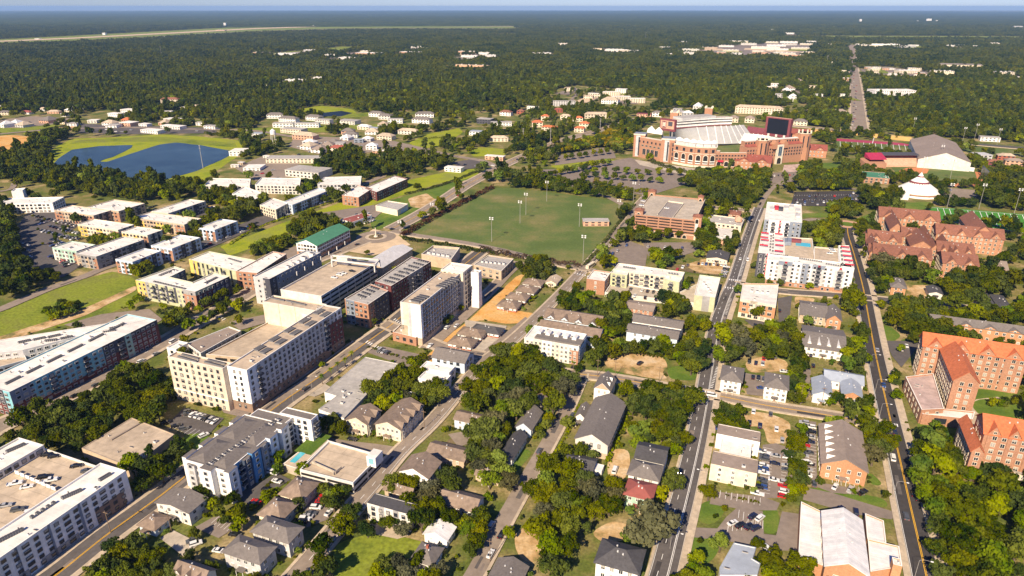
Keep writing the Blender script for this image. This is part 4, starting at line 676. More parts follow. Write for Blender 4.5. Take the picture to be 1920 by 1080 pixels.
bld('brick_annex', 'low brick entrance range with a wide dark window', 'the brick entrance range', 'building', poly([(1728, 770), (1768, 766), (1828, 772), (1824, 786), (1730, 776)], 6), 6, 1, 'brick', 'whiteroof', par=.7, win=WN, panels={'S': [(.25, .5, 1.5, 4.5, 'glass')]})
dorm('brick hall with orange roof and stone oriel beside the dark wood', 'the lower orange roofed hall', rect((1846, 812), (1849, 782), (1960, 828), 20), 20, 5.5, 'e', 3, 'S')
dorm('narrow brick wing stepping down beside the lower orange roofed hall', None, rect((1822, 845), (1846, 795), (1846, 850), 15), 15, 3, 'n', 0, '')
house('brick_annex', 'brick porch with stained stone roof at the foot of the lower hall', None, 'porch', rect((1860, 868), (1870, 850), (1960, 880), 4), 4, 1, 'gable', 'limestone', 'gravelroof', 1, ridge='e')
house('brick_hall', 'long slate roofed brick range with white cornice behind the oaks', 'the slate roofed brick range', 'hall', rect((1746, 603), (1752, 590), (1935, 640), 9), 9, 2.5, 'gable', 'orangebrick', 'shingle', 2, ridge='e', gables=4, gside='S', win=(4, 1.4, 1.6, 'white'))
house('house', 'brown roofed brick house half hidden behind oaks at the edge', 'the brown roofed brick house', 'house', rect((1892, 510), (1900, 492), (1860, 500), 7), 7, 4, 'gable', 'orangebrick', 'brownroof', 2, ridge='e', gables=1, gside='S')
house('house', 'black roofed low house under oaks near the cross street', 'the black roofed low houses', 'house', rect((1869, 578), (1864, 552), (1835, 572), 4), 4, 2, 'hip', 'tan', 'darkshingle', 1)
house('house', 'black roofed low house at the edge beside its twin', None, 'house', rect((1900, 582), (1890, 556), (1872, 575), 4), 4, 2, 'hip', 'tan', 'darkshingle', 1)
house('house', 'small dark roofed house beside a sandy drive', None, 'house', rect((1768, 552), (1765, 540), (1742, 549), 4), 4, 1.4, 'gable', 'offwhite', 'darkshingle', 1)
house('house', 'orange brick house with grey roof and white porch by the cross street', 'the orange brick house by the cross street', 'house', rect((1700, 541), (1702, 524), (1671, 538), 6), 6, 2.4, 'hip', 'orangebrick', 'shingle', 2, win=WW)
# gothic brick quad
def goth(label, pts, z, rise, ridge, gab, gside, ref=None): return house('gothic_hall', label, ref, 'hall', pts, z, rise, 'gable', 'gothicbrick', 'gothicroof', 4, ridge=ridge, gables=gab, gside=gside, win=(3.4, 1.2, 2.0, 'cream'), door=False, gm='gothicbrick')
goth('red-brown roofed gothic front range with three tall gables', rect((1748, 488), (1754, 470), (1636, 470), 12), 12, 5, 'e', 3, 'S', 'the gothic front range')
goth('gothic brick wing behind the three gabled front range', rect((1690, 455), (1694, 440), (1627, 446), 12), 12, 5, 'e', 2, 'S')
goth('gothic back range nearest the football pitch', rect((1763, 416), (1766, 403), (1648, 404), 14), 14, 6, 'e', 3, 'S', 'the gothic back range')
goth('gothic cross wing rising over the back range', rect((1694, 432), (1672, 398), (1668, 428), 13), 13, 6, 'n', 0, '')
goth('gothic east range below the football pitch with cross gables', rect((1884, 450), (1886, 438), (1753, 433), 14), 14, 6, 'e', 4, 'S', 'the gothic east range')
goth('gothic cross wing with steep roof at the end of the east range', rect((1865, 442), (1850, 412), (1822, 436), 15), 15, 7, 'n', 0, '')
goth('gothic courtyard range with stepped gables', rect((1750, 465), (1756, 442), (1705, 456), 12), 12, 5, 'n', 2, 'E')
goth('gothic range with twin gables above the inner court', rect((1828, 478), (1832, 462), (1757, 468), 12), 12, 5, 'e', 3, 'S')
goth('gothic end pavilion with tall window beside the big oaks', rect((1836, 500), (1842, 482), (1768, 492), 12), 12, 5, 'e', 2, 'S', 'the gothic end pavilion')
goth('gothic link range closing the west side of the courts', rect((1652, 476), (1655, 440), (1630, 472), 11), 11, 4.5, 'n', 2, 'W')
goth('gothic link range joining the courtyard to the east range', rect((1762, 470), (1766, 434), (1742, 466), 11), 11, 4.5, 'n', 0, '')
goth('low gothic link behind the end pavilion', rect((1800, 492), (1806, 452), (1782, 488), 11), 11, 4.5, 'n', 0, '')
goth('short gothic range with gable between the two back courts', rect((1722, 446), (1726, 432), (1690, 440), 12), 12, 5, 'e', 1, 'S')
# student housing in white, black and red
def fins(r, p, z):
    for x_, y_ in [(1434, 438), (1433, 446), (1434, 451), (1432, 461), (1460, 440), (1460, 452), (1461, 461), (1460, 472)]:
        a_ = G(x_, y_, z); f_ = MB(); f_.box(a_, GE, 6, 1.0, z + .4, z + 1.1, 'red'); f_.build('red_canopy', r)
def fins2(r, p, z):
    for i in range(5):
        a_ = G(1584 + i*2.2, 464 + i*8.4, z); f_ = MB(); f_.box(a_, GE, 6, 1.0, z + .4, z + 1.1, 'red'); f_.build('red_canopy', r)
SPW = (3.6, 1.5, 1.7, 'grey')
bld('student_housing', 'white six storey student flats with red canopies and brick base', 'the white and red student flats', AP, rect((1599, 505), (1597, 494), (1442, 480), 19), 19, 6, 'white', 'whiteroof', win=SPW, base=('brick', 3.6), panels={'S': [(.12, .3, 3.7, 16, 'lightgrey'), (.2, .23, 3.7, 99, 'red'), (.41, .5, 3.7, 99, 'bluegrey'), (.53, .69, 3.7, 16, 'lightgrey'), (.6, .63, 3.7, 99, 'red'), (.8, .92, 3.7, 17, 'lightgrey'), (.85, .88, 3.7, 99, 'red'), (.12, .3, 16, 99, 'bluegrey'), (.53, .69, 16, 99, 'bluegrey')]}, balc=[('S', .215), ('S', .615), ('S', .865)], units=[((1446, 476), (1476, 479), 9, (1.2, 1, .9)), ((1500, 484), (1540, 490), 11, (1.2, 1, .9)), ((1550, 494), (1590, 500), 10, (1.2, 1, .9))])
bld('student_housing', 'white student wing striped with red canopies along the hatched street', None, AP, poly([(1421, 474), (1428, 436), (1470, 440), (1472, 478)], 19), 19, 6, 'white', 'whiteroof', win=SPW, panels={'S': [(.0, .3, 0, 99, 'charcoal'), (.32, .38, 0, 99, 'red'), (.42, .8, 0, 99, 'lightgrey')]}, extra=fins, units=[((1446, 442), (1444, 468), 6, (1.2, 2, 1)), ((1450, 440), (1449, 470), 6, (1.2, 2, 1))])
bld('student_housing', 'white student wing with red canopies beside the curving yellow-lined street', None, AP, poly([(1572, 460), (1592, 460), (1602, 503), (1575, 498)], 19), 19, 6, 'white', 'whiteroof', win=SPW, base=('brick', 3.6), extra=fins2, units=[((1577, 464), (1580, 494), 5, (1.2, 3, 1))])
bld('parking_deck', 'tan parking deck enclosed by the white student flats', 'the deck inside the student flats', 'parking deck', poly([(1527, 462), (1571, 466), (1574, 497), (1526, 489)], 17.4), 17.4, 5, 'beige', 'deck', par=1, win=WN)
def rpool(r, p, z):
    c_ = G(1506, 457, z); w_ = MB(); w_.box(c_, GE, 11, 9, z - .7, z - .55, 'pool'); w_.build('pool', r)
    w_ = MB(); w_.box(G(1491, 452, z), GE, 9, 5, z - .6, z + 1.6, 'maroon'); w_.build('cabana', r)
    for x_ in (1471, 1479): w_ = MB(); w_.box(G(x_, 455, z), GN, 12, 3.4, z - .5, z + 2.5, 'bluegrey'); w_.build('penthouse', r)
bld('pool_court', 'rooftop pool court with bright blue water inside the white student flats', 'the rooftop pool court', 'terrace', poly([(1466, 444), (1523, 447), (1528, 489), (1470, 478)], 16), 16, 5, 'beige', 'walk', par=.8, win=WN, extra=rpool)
def nblock(r, p, z):
    for x_, y_, m_ in [(1456, 390, 'red'), (1464, 392, 'charcoal'), (1448, 392, 'lightgrey'), (1474, 390, 'lightgrey'), (1484, 388, 'lightgrey'), (1496, 395, 'lightgrey'), (1496, 405, 'lightgrey')]:
        w_ = MB(); w_.box(G(x_, y_, z), GN, 9, 4, z - .6, z + 1.3, m_); w_.build('penthouse', r)
bld('student_housing', 'white student block with dark corner next to the blue-black car park', 'the white student tower block', AP, rect((1504, 418), (1501, 384), (1434, 410), 20), 20, 6, 'white', 'whiteroof', win=SPW, panels={'S': [(0, .12, 0, 99, 'bluegrey'), (.4, .45, 0, 99, 'red'), (.68, 1, 0, 99, 'bluegrey')]}, balc=[('S', .25), ('S', .62)], extra=nblock)
bld('office', 'orange brick corner building with white roof and rounded cream bays', 'the orange brick corner building', 'office', poly([(1388, 560), (1393, 531), (1460, 532), (1455, 573)], 13), 13, 3, 'orangebrick', 'whiteroof', win=(4, 2.4, 2.2, 'cream'), base=('limestone', 3.5), panels={'S': [(.0, 1, 11.2, 99, 'cream'), (.3, .5, 0, 99, 'cream')]}, units=[((1410, 545), (1440, 548), 4, (2, 1.6, 1.2), 'unitlight')])
# centre: flats round a courtyard, brick block, cream block
C3 = (3.6, 1.6, 1.5, 'dark')
bld('apartment_block', 'pale olive flats with open walkways behind a raised car deck', 'the pale olive courtyard flats', AP, poly([(1150, 505), (1160, 493), (1284, 510), (1279, 521)], 13), 13, 4, 'cream', 'whiteroof', win=C3, balc=[('S', .35), ('S', .5), ('S', .65)], units=[((1170, 500), (1190, 503), 6), ((1255, 512), (1270, 514), 4)])
bld('apartment_block', 'pale olive wing with dark balconies on the brick side', None, AP, poly([(1145, 511), (1151, 503), (1180, 507), (1176, 516)], 12.6), 12.6, 4, 'palegreen', 'whiteroof', win=C3, balc=[('S', .5)])
bld('apartment_block', 'pale olive wing with dark balconies on the cream block side', None, AP, poly([(1244, 522), (1250, 513), (1281, 518), (1274, 529)], 12.6), 12.6, 4, 'palegreen', 'whiteroof', win=C3, balc=[('S', .5)])
bld('parking_deck', 'raised concrete car deck in front of the pale olive flats', 'the raised concrete car deck', 'parking deck', poly([(1134, 548), (1146, 530), (1180, 533), (1245, 545), (1275, 547), (1312, 530), (1322, 536), (1305, 568)], 3.4), 3.4, 1, 'offwhite', 'concrete', par=.9, win=WN)
bld('office', 'square red brick block with white roof at the crossroads', 'the square red brick block', 'office', rect((1134, 527), (1147, 510), (1101, 521), 11), 11, 3, 'brick', 'whiteroof', win=(6, 1.3, 1.8, 'white'), units=[((1128, 515), (1134, 516), 2, (2, 2, 1.3), 'unitlight')])
bld('apartment_block', 'olive and grey flats with long white roof beside the hatched street', 'the olive and grey flats', AP, poly([(1302, 553), (1312, 515), (1351, 520), (1341, 558)], 11), 11, 3, 'palegreen', 'whiteroof', win=WN, panels={'S': [(.4, .75, 0, 99, 'grey')]}, wins={'W': (4, 1.4, 1.5, 'dark')}, units=[((1320, 530), (1332, 545), 4, (1.8, 1.5, 1.2), 'unitlight')])
bld('shop', 'low curved white roofed shop behind the raised car deck corner', None, 'shop', poly([(1333, 445), (1345, 427), (1375, 428), (1370, 452)], 5), 5, 1, 'salmon', 'offwhite', par=.3, win=WN)
bld('office', 'long grey flat roofed office behind a salmon water tank', 'the long grey flat office', 'office', poly([(1325, 415), (1332, 402), (1396, 410), (1390, 424)], 6), 6, 2, 'cream', 'greyroof', win=(4, 1.6, 1.3, 'dark'))
house('house', 'maroon roofed house beside the brick garage', None, 'house', rect((1388, 403), (1392, 396), (1366, 400), 4), 4, 2, 'hip', 'salmon', 'gothicroof', 1)
house('house', 'black roofed low house behind a planted forecourt', None, 'house', rect((1364, 488), (1366, 474), (1325, 482), 4), 4, 1.6, 'gable', 'cream', 'darkshingle', 1)
t_ = thing('water_tank', G(1383, 426), 'squat salmon pink tank on legs beside the grey office', 'tank'); w_ = MB(); w_.cyl(G(1383, 426), 3.4, 3.4, 6, 9, 'salmon', 12); w_.cyl(G(1383, 426), 3.4, .4, 9, 11, 'salmon', 12); w_.build('tank_body', t_)
for s_ in ((1, 1), (1, -1), (-1, 1), (-1, -1)): w_ = MB(); c_ = G(1383, 426) + 2.2*np.array(s_); w_.cyl(c_, .3, .3, 0, 6, 'salmon', 6); w_.build('leg', t_)
# brick garage with round arches
def bg(r, p, z):
    for x_, y_, s_ in [(1199, 399, 7.5), (1308, 411, 7.5), (1223, 363, 7), (1314, 374, 5)]:
        c_ = G(x_, y_, z); w_ = MB(); w_.box(c_, GE, s_, s_, 0, z + 3.2, 'brick'); w_.box(c_, GE, s_ + .4, s_ + .4, 0, 3.6, 'limestone'); w_.build('corner_tower', r)
        w_ = MB(); e_ = s_/2; roof_shape(w_, c_ - GE*e_ - GN*e_, GE, GN, s_, s_, z + 3.2, 1.8, 'hip', 'gothicroof'); w_.build('tower_roof', r)
        w_ = MB(); w_.box(c_ - GN*(s_/2 + .05), GE, 2.6, .2, 4.5, z - 1, 'lightgrey'); w_.build('tall_window', r); inst(window_mesh(2.6, 4, 'arch')[0], 'window', r, (*(c_ - GN*(s_/2 + .1)), z - 1), -GA)
    q_ = [G(1253, 377, z), G(1282, 381, z), G(1262, 407, z), G(1233, 402, z)]; w_ = MB(); w_.prism(q_, z - .9, z - .7, 'gravelroof'); w_.build('ramp', r)
    for i in range(4):
        if i == 2: continue
        a_, b_ = q_[i], q_[(i+1) % 4]; w_ = MB(); w_.box((a_ + b_)/2, (b_ - a_)/np.linalg.norm(b_ - a_), np.linalg.norm(b_ - a_), .35, z - .75, z + .4, 'limestone'); w_.build('ramp_wall', r)
    p = ccw(p)
    for i in range(4):
        a_, b_ = p[i], p[(i+1) % 4]; t_ = (b_ - a_)/np.linalg.norm(b_ - a_); n_ = np.array([t_[1], -t_[0]])
        if sidekey(n_) == 'S':
            L_ = np.linalg.norm(b_ - a_)
            for j in range(8): inst(window_mesh(3.2, 3, 'arch')[0], 'window', r, (*(a_ + t_*(5.5 + (L_ - 11)*(j + .5)/8)), 1.9), math.atan2(t_[1], t_[0]))
bld('parking_garage', 'red brick parking garage with four corner towers', 'the red brick parking garage', 'parking garage', rect((1304, 413), (1319, 373), (1193, 399), 18), 18, 5, 'brick', 'concrete', par=1.1, cop='limestone', win=(7, 4, 1.3, 'void'), open_levels='SE', g0=4.4, extra=bg, panels={'S': [(0, 1, 3.9, 4.3, 'limestone')]}, lim=60)
# the white tower and its neighbours
UR = lambda a, b, n: (a, b, n, (1.2, 2.2, .9))
bld('apartment_block', 'tall pale nine storey slab with columns of black rooftop units', 'the tall pale slab', AP, rect((788, 572), (884, 507), (750, 566), 27), 27, 8, 'offwhite', 'tanroof', win=(3.5, 1.5, 1.8, 'dark'), panels={'S': [(0, .12, 9, 99, 'offwhite'), (.12, .4, 12, 99, 'cream'), (.4, .52, 5, 99, 'lightgrey'), (.52, 1, 5, 99, 'white'), (.0, .3, 5, 12, 'tan')], 'E': [(0, .04, 5, 99, 'white'), (.1, .11, 5, 99, 'bluegrey'), (.5, .51, 5, 99, 'bluegrey')]}, base=('tan', 5), g0=3, nowin='S', units=[UR((772 + i*5.3, 562 - i*3), (786 + i*5.3, 565 - i*3), 7) for i in (0, 1, 2, 3, 9, 10, 11, 12, 13, 14)])
bld('apartment_block', 'pale end block with tall white lift tower behind the slab', None, AP, rect((868, 511), (886, 497), (832, 501), 28), 28, 8, 'cream', 'whiteroof', win=(3.5, 1.5, 1.8, 'dark'))
bld('stair_tower', 'plain white tower at the far end of the pale slab', None, 'tower', rect((897, 512), (903, 507), (884, 509), 26), 26, 6, 'white', 'whiteroof', win=WN)
bld('podium', 'low brown brick podium with roof units at the foot of the pale slab', 'the brown brick podium', 'building', poly([(736, 622), (752, 607), (795, 617), (780, 633)], 6), 6, 1, 'brick', 'tanroof', win=(5, 2, 2, 'dark'), keep=False, units=[((755, 618), (768, 622), 3, (2, 2, 1.4), 'unitlight')])
bld('apartment_block', 'brick and charcoal five storey flats facing the tall pale slab', 'the brick and charcoal flats', AP, poly([(646, 560), (695, 532), (728, 545), (690, 571)], 17), 17, 5, 'brick', 'greyroof', win=C3, panels={'S': [(.05, .42, 0, 99, 'bluegrey')], 'E': [(.3, 1, 0, 99, 'charcoal')]}, units=[UR((672 + i*8, 552 - i*5), (684 + i*8, 556 - i*5), 4) for i in range(5)])
bld('apartment_block', 'long dark red brick flats with grey roof clutter', 'the dark red brick flats', AP, poly([(703, 527), (771, 481), (808, 490), (733, 536)], 19), 19, 6, 'darkbrick', 'greyroof', win=C3, panels={'E': [(.42, .78, 0, 99, 'grey')]}, balc=[('E', .52), ('E', .66)], units=[UR((722 + i*9, 525 - i*5.5), (738 + i*9, 529 - i*5.5), 5) for i in range(8)])
def trellis(r, p, z):
    for i in range(7):
        a_ = G(557 + i*15, 515 - i*9.5, z); w_ = MB(); w_.box(a_, GN, .6, .6, z - .5, z + 2.4, 'offwhite'); w_.build('post', r)
    q_ = [G(621, 478, z + 5), G(711, 486, z + 5), G(702, 496, z + 5), G(622, 486, z + 5)]
    for i in range(4):
        a_, b_ = q_[i], q_[(i+1) % 4]; w_ = MB(); w_.box((a_ + b_)/2, (b_ - a_)/np.linalg.norm(b_ - a_), np.linalg.norm(b_ - a_), 1.2, z + 4, z + 5, 'offwhite'); w_.build('beam', r)
    for a_ in q_: w_ = MB(); w_.box(a_, GN, .9, .9, z - .7, z + 4, 'offwhite'); w_.build('post', r)
    w_ = MB(); c_ = G(645, 480, z + 5); w_.box(c_, GE, 9, 6, z - .7, z + 4.6, 'offwhite'); w_.build('stair_tower', r)
bld('parking_garage', 'long cream parking garage with open top deck and trellis frame', 'the long cream parking garage', 'parking garage', rect((602, 555), (708, 492), (528, 541), 17), 17, 5, 'offwhite', 'deck', par=1.1, win=(7, 5, 1.4, 'void'), open_levels='E', g0=.5, extra=trellis, wins={'S': (0, 0, 0, 'dark')}, panels={'S': [(.08, .3, 8, 9.2, 'void'), (.68, .9, 5, 6.2, 'void'), (.68, .9, 8.5, 9.7, 'void')]}, lim=60)
bld('apartment_block', 'slate blue five storey flats with white roof beside the cream garage', 'the slate blue flats', AP, rect((505, 523), (606, 474), (477, 517), 20), 20, 5, 'bluegrey', 'whiteroof', win=(4.5, 1.2, 1.5, 'grey'), panels={'S': [(0, .6, 0, 99, 'lightgrey'), (.62, 1, 0, 99, 'charcoal')], 'E': [(0, .12, 0, 99, 'charcoal')]}, units=[((540, 500), (560, 490), 3, (2.4, 2, 1.6), 'unitlight'), ((570, 485), (585, 478), 2, (4, 3, 2.4), 'unitlight')])
bld('apartment_block', 'pale yellow and brick flats bending round a courtyard', 'the yellow and brick flats', AP, poly([(254, 525), (366, 547), (430, 518), (400, 511), (361, 529), (318, 519), (347, 505), (327, 499)], 14), 14, 4, 'palegreen', 'whiteroof', win=(4, 1.5, 1.8, 'grey'), panels={'S': [(0, .16, 2.5, 99, 'yellow'), (.17, .22, 2.5, 99, 'grey'), (.34, .38, 2.5, 99, 'charcoal'), (.5, .54, 2.5, 99, 'charcoal'), (.64, .68, 2.5, 99, 'charcoal'), (.79, 1, 0, 11, 'brick'), (.79, 1, 11, 99, 'grey')], 'E': [(0, .5, 0, 11, 'darkbrick'), (.5, 1, 0, 99, 'charcoal')]}, balc=[('S', .3), ('S', .45), ('S', .6)], units=[((290, 527), (345, 540), 12, (2, 1.2, .8)), ((300, 515), (325, 505), 7, (2, 1.2, .8)), ((385, 530), (405, 520), 7, (1.5, 1.5, 1), 'unit')])
bld('apartment_block', 'yellow walled wing facing the courtyard of the yellow and brick flats', None, AP, poly([(354, 486), (392, 471), (480, 488), (442, 508)], 14), 14, 4, 'palegreen', 'whiteroof', win=(5, 1.4, 3, 'dark'), panels={'W': [(0, 1, 0, 99, 'yellow')], 'S': [(0, .2, 0, 99, 'yellow')], 'E': [(0, 1, 0, 11, 'darkbrick')]}, balc=[('S', .5), ('S', .75)], units=[((430, 484), (450, 490), 6, (2, 1.2, .8))])
bld('apartment_block', 'brick end wing with white roof next to the slate blue flats', None, AP, poly([(442, 508), (512, 471), (537, 476), (482, 512)], 14), 14, 4, 'brick', 'whiteroof', win=C3, panels={'E': [(.2, .6, 0, 99, 'charcoal')]})
house('apartment_block', 'green metal roofed block with brick base and stacked verandas', 'the green roofed block', AP, rect((594, 461), (654, 430), (575, 446), 12), 12, 4, 'gable', 'white', 'greenmetal', 4, ridge='n', base=('orangebrick', 5), win=(3, 2, 1.6, 'dark'))
house('market_hall', 'long white gabled metal roof beside the roundabout', 'the long white gabled hall', 'hall', rect((717, 502), (778, 467), (705, 481), 7), 7, 2.5, 'gable', 'tan', 'silvermetal', 1, ridge='n')
bld('restaurant', 'tan brick shop with sunken roof court by the roundabout', None, 'shop', poly([(790, 476), (812, 460), (862, 464), (846, 486)], 9), 9, 2, 'tan', 'greyroof', par=1.6, win=WN, units=[((805, 472), (840, 478), 5, (3, 2, 1.6), 'unitlight')])
bld('shop', 'tan block with grey roof facing the playing field hedge', 'the tan shop by the playing field', 'shop', poly([(888, 496), (916, 478), (963, 485), (940, 508)], 8), 8, 2, 'tan', 'greyroof', win=(6, 2, 1.6, 'dark'), units=[((905, 490), (945, 494), 6, (2, 2, 1.4), 'unitlight')])
# teal, slate and brick V-shaped flats
bld('apartment_block', 'teal slate and brick five storey flats running along the far road', 'the teal and brick flats', AP, rect((17, 735), (282, 597), (-52, 722), 15), 15, 5, 'teal', 'whiteroof', win=(3.6, 1.9, 1.4, 'grey'), panels={'E': [(0, .12, 7.5, 99, 'bluegrey'), (0, .13, 0, 7.4, 'darkbrick'), (.13, .58, 0, 3.6, 'darkbrick'), (.58, .74, 7.5, 99, 'charcoal'), (.58, .74, 0, 7.4, 'darkbrick'), (.74, .79, 0, 99, 'mint'), (.79, 1, 0, 12, 'darkbrick'), (.79, 1, 12, 99, 'charcoal')], 'S': [(0, .8, 0, 7, 'darkbrick'), (0, .8, 7, 99, 'charcoal')]}, balc=[('E', .24), ('E', .46), ('E', .7)], units=[((12 + i*39, 718 - i*20), (36 + i*39, 706 - i*20), 7) for i in range(6)])
bld('apartment_block', 'white roofed rear wing meeting the teal flats at a point', None, AP, poly([(282, 597), (240, 600), (0, 637), (-60, 646), (-60, 668), (42, 656)], 14.6), 14.6, 5, 'lightgrey', 'whiteroof', win=(3.6, 1.9, 1.4, 'white'), units=[((36 + i*28, 641 - i*5), (55 + i*28, 637 - i*5), 7) for i in range(3)] + [((86, 638), (105, 636), 6), ((115, 634), (134, 630), 6), ((195, 622), (215, 619), 6), ((207, 615), (228, 610), 6)])
bld('parking_garage', 'tan deck with grey walls inside the angle of the teal flats', None, 'parking deck', poly([(-60, 700), (-60, 665), (45, 663), (50, 674), (5, 686)], 11), 11, 3, 'bluegrey', 'deck', par=1, win=(7, 5, 1.3, 'void'), open_levels='SE')
# three-storey flats with white roofs
LF = [((175, 404), (198, 393), (111, 391), 'tan', 'brick', 'at the far corner of the big car park'), ((222, 396), (255, 379), (178, 384), 'tan', 'grey', 'behind the flats with tan and brick fronts'), ((221, 431), (251, 421), (151, 418), 'cream', 'yellow', 'with yellow front facing the big car park'), ((345, 421), (374, 409), (266, 402), 'tan', 'yellow', 'with square yellow bays and a small tower'), ((315, 400), (370, 375), (290, 394), 'cream', 'tan', 'narrow and long with tan end wall near the oaks'), ((402, 431), (443, 414), (375, 425), 'lightblue', 'brick', 'with pale blue and brick end wall beside the lane'), ((276, 441), (303, 431), (233, 432), 'cream', 'yellow', 'short and yellow in the middle of the cluster'), ((322, 466), (366, 444), (291, 457), 'lightblue', 'brick', 'with blue brick and orange end facing the lane'), ((143, 471), (175, 458), (99, 463), 'mint', 'offwhite', 'with mint green fronts facing the car park'), ((180, 481), (265, 448), (142, 474), 'grey', 'tan', 'long grey-sided with street trees along it'), ((248, 491), (300, 470), (218, 485), 'lightblue', 'brick', 'pale blue and brick end behind two oaks')]
for i, (A_, B_, C_, w1, w2, t_) in enumerate(LF):
    bld('apartment_block', 'white roofed three storey flats ' + t_, 'the mint fronted flats' if i == 8 else 'the yellow fronted flats' if i == 2 else 'the blue and brick flats by the lane' if i == 5 else 'the long grey-sided flats' if i == 9 else None, AP, rect(A_, B_, C_, 11), 11, 3, w1, 'whiteroof', win=(4, 1.8, 1.6, 'dark'), panels={'S': [(.0, .22, 0, 9, w2), (.45, .6, 0, 9, w2), (.82, 1, 0, 9, 'brick')], 'E': [(0, .2, 0, 9, w1), (.3, .45, 0, 99, 'charcoal'), (.65, .8, 0, 99, 'charcoal')]}, group='white roofed flats round the big car park', units=[(((A_[0]*3 + B_[0])/4 + (C_[0] - A_[0])/2.2, (A_[1]*3 + B_[1])/4 + (C_[1] - A_[1])/2.2), ((A_[0]*2.6 + B_[0]*1.4)/4 + (C_[0] - A_[0])/2.2, (A_[1]*2.6 + B_[1]*1.4)/4 + (C_[1] - A_[1])/2.2), 3, (1.6, 1.2, .9), 'unitlight')], lim=40)
UF = [([(383, 347), (396, 334), (470, 335), (468, 348)], 'offwhite', 'first in the far row nearest the pond'), ([(478, 346), (490, 333), (564, 334), (562, 348)], 'offwhite', 'second in the far row from the pond'), ([(595, 345), (608, 332), (678, 330), (676, 345)], 'lightgrey', 'in the far row beside the grey warehouse'), ([(435, 363), (458, 349), (496, 363), (475, 376)], 'offwhite', 'angled, behind the tree lined lane'), ([(487, 384), (512, 371), (541, 380), (517, 393)], 'cream', 'square with cream bays beside the parked cars'), ([(532, 378), (598, 352), (616, 357), (548, 384)], 'lightblue', 'long and pale blue beside the parked cars'), ([(641, 366), (670, 347), (698, 353), (672, 370)], 'brick', 'brick fronted beside the bright grass strip'), ([(684, 352), (740, 329), (764, 335), (706, 360)], 'darkbrick', 'with dark red bays at the end of the grass strip')]
for p_, w_, t_ in UF: bld('apartment_block', 'white roofed three storey flats ' + t_, 'the grass strip flats' if 'dark red' in t_ else None, AP, poly(p_, 10), 10, 3, w_, 'whiteroof', win=(4, 1.8, 1.6, 'dark'), panels={'E': [(.1, .2, 0, 9, 'charcoal'), (.4, .5, 0, 9, 'charcoal'), (.7, .8, 0, 9, 'charcoal')]}, group='white roofed flats beside the grass strip', lim=36)
bld('apartment_block', 'new white four storey flats with stair tower beside the left wood', 'the new white flats', AP, rect((98, 380), (120, 369), (38, 362), 10), 10, 3, 'white', 'whiteroof', win=(4, 1.8, 1.6, 'dark'), lim=40)
bld('stair_tower', 'white stair tower at the wood end of the new white flats', None, 'tower', rect((42, 357), (48, 352), (29, 352), 15), 15, 4, 'white', 'whiteroof', win=WN)
bld('shop', 'tan walled hall with grey hip roof on the bright grass strip', 'the tan walled hall', 'hall', poly([(704, 385), (727, 376), (765, 382), (745, 394)], 6), 6, 1, 'cream', 'greyroof', win=WN, panels={'E': [(.3, .9, 0, 4, 'lightblue')]})
bld('shop', 'rust roofed long shed with white walls beside parked vans', 'the rust roofed shed', 'shed', poly([(638, 411), (680, 399), (697, 403), (660, 417)], 4.5), 4.5, 1, 'white', 'redmetal', par=.2, win=(4, 1.6, 1.2, 'dark'))
# ================= stadium and sports grounds =================
def wallrun(b, pts, z0, z1, m, t=1.5, top='limestone'):
    for i in range(len(pts) - 1):
        a, c = np.array(pts[i]), np.array(pts[i+1]); d = (c - a)/np.linalg.norm(c - a); b.box((a + c)/2, d, np.linalg.norm(c - a) + .2, t, z0, z1, m, top=top)
def wins_on(root, a, c, n, z, w, h, st, o=.8):
    a, c = np.array(a), np.array(c); d = (c - a)/np.linalg.norm(c - a); nr = np.array([d[1], -d[0]])
    for i in range(n):
        q = a + (c - a)*(i + .5)/n + nr*o; inst(window_mesh(w, h, st)[0], 'window', root, (q[0], q[1], z), math.atan2(d[1], d[0]))
sc = G(1370, 275); ST = thing('stadium', sc, 'huge red brick football stadium with grey stands and a black scoreboard', 'stadium')
REFS.append(('the brick stadium', sc, 90)); KEEP.append(poly([(1180, 296), (1200, 240), (1250, 222), (1400, 222), (1500, 245), (1560, 280), (1552, 296), (1400, 318), (1330, 320), (1262, 310)]))
def part(nm, f, parent=None): b = MB(); f(b); return b.build(nm, parent or ST)
# south-west entrance block with two grey-fronted towers
P1 = [G(1190, 292), G(1204, 295), G(1238, 301), G(1258, 305)]
part('facade_wall', lambda b: wallrun(b, [P1[0], P1[3]], 0, 27, 'brick', 8)); wins_on(ST, P1[0], P1[3], 9, 22, 2, 2.4, 'dark', 4.1); wins_on(ST, P1[0] + (P1[3] - P1[0])*.25, P1[0] + (P1[3] - P1[0])*.7, 4, 9, 5, 8, 'cream', 4.1); wins_on(ST, P1[0] + (P1[3] - P1[0])*.2, P1[0] + (P1[3] - P1[0])*.75, 5, 17, 3.5, 2, 'cream', 4.1)
for c_, s_ in ((G(1200, 291) - GN*6, 15), (G(1253, 301) - GN*6, 17)):
    part('corner_tower', lambda b: (b.box(c_, GE, s_, s_, 0, 31, 'brick', top='bluegrey'), b.box(c_, GE, s_ + .8, s_ + .8, 29.6, 31.3, 'limestone', top='bluegrey')))
    part('grey_panel', lambda b: b.box(c_ - GN*(s_/2 + .1) - GE*1.5, GE, 6, .5, 1, 29, 'lightgrey')); wins_on(ST, c_ - GN*s_/2 - GE*s_/2, c_ - GN*s_/2 + GE*s_/2, 1, 15, 1.4, 24, 'dark')
    for k_ in range(4): wins_on(ST, c_ - GN*s_/2 + GE*s_*.3, c_ - GN*s_/2 + GE*s_*.5, 1, 6 + 6*k_, 2, 4, 'dark')
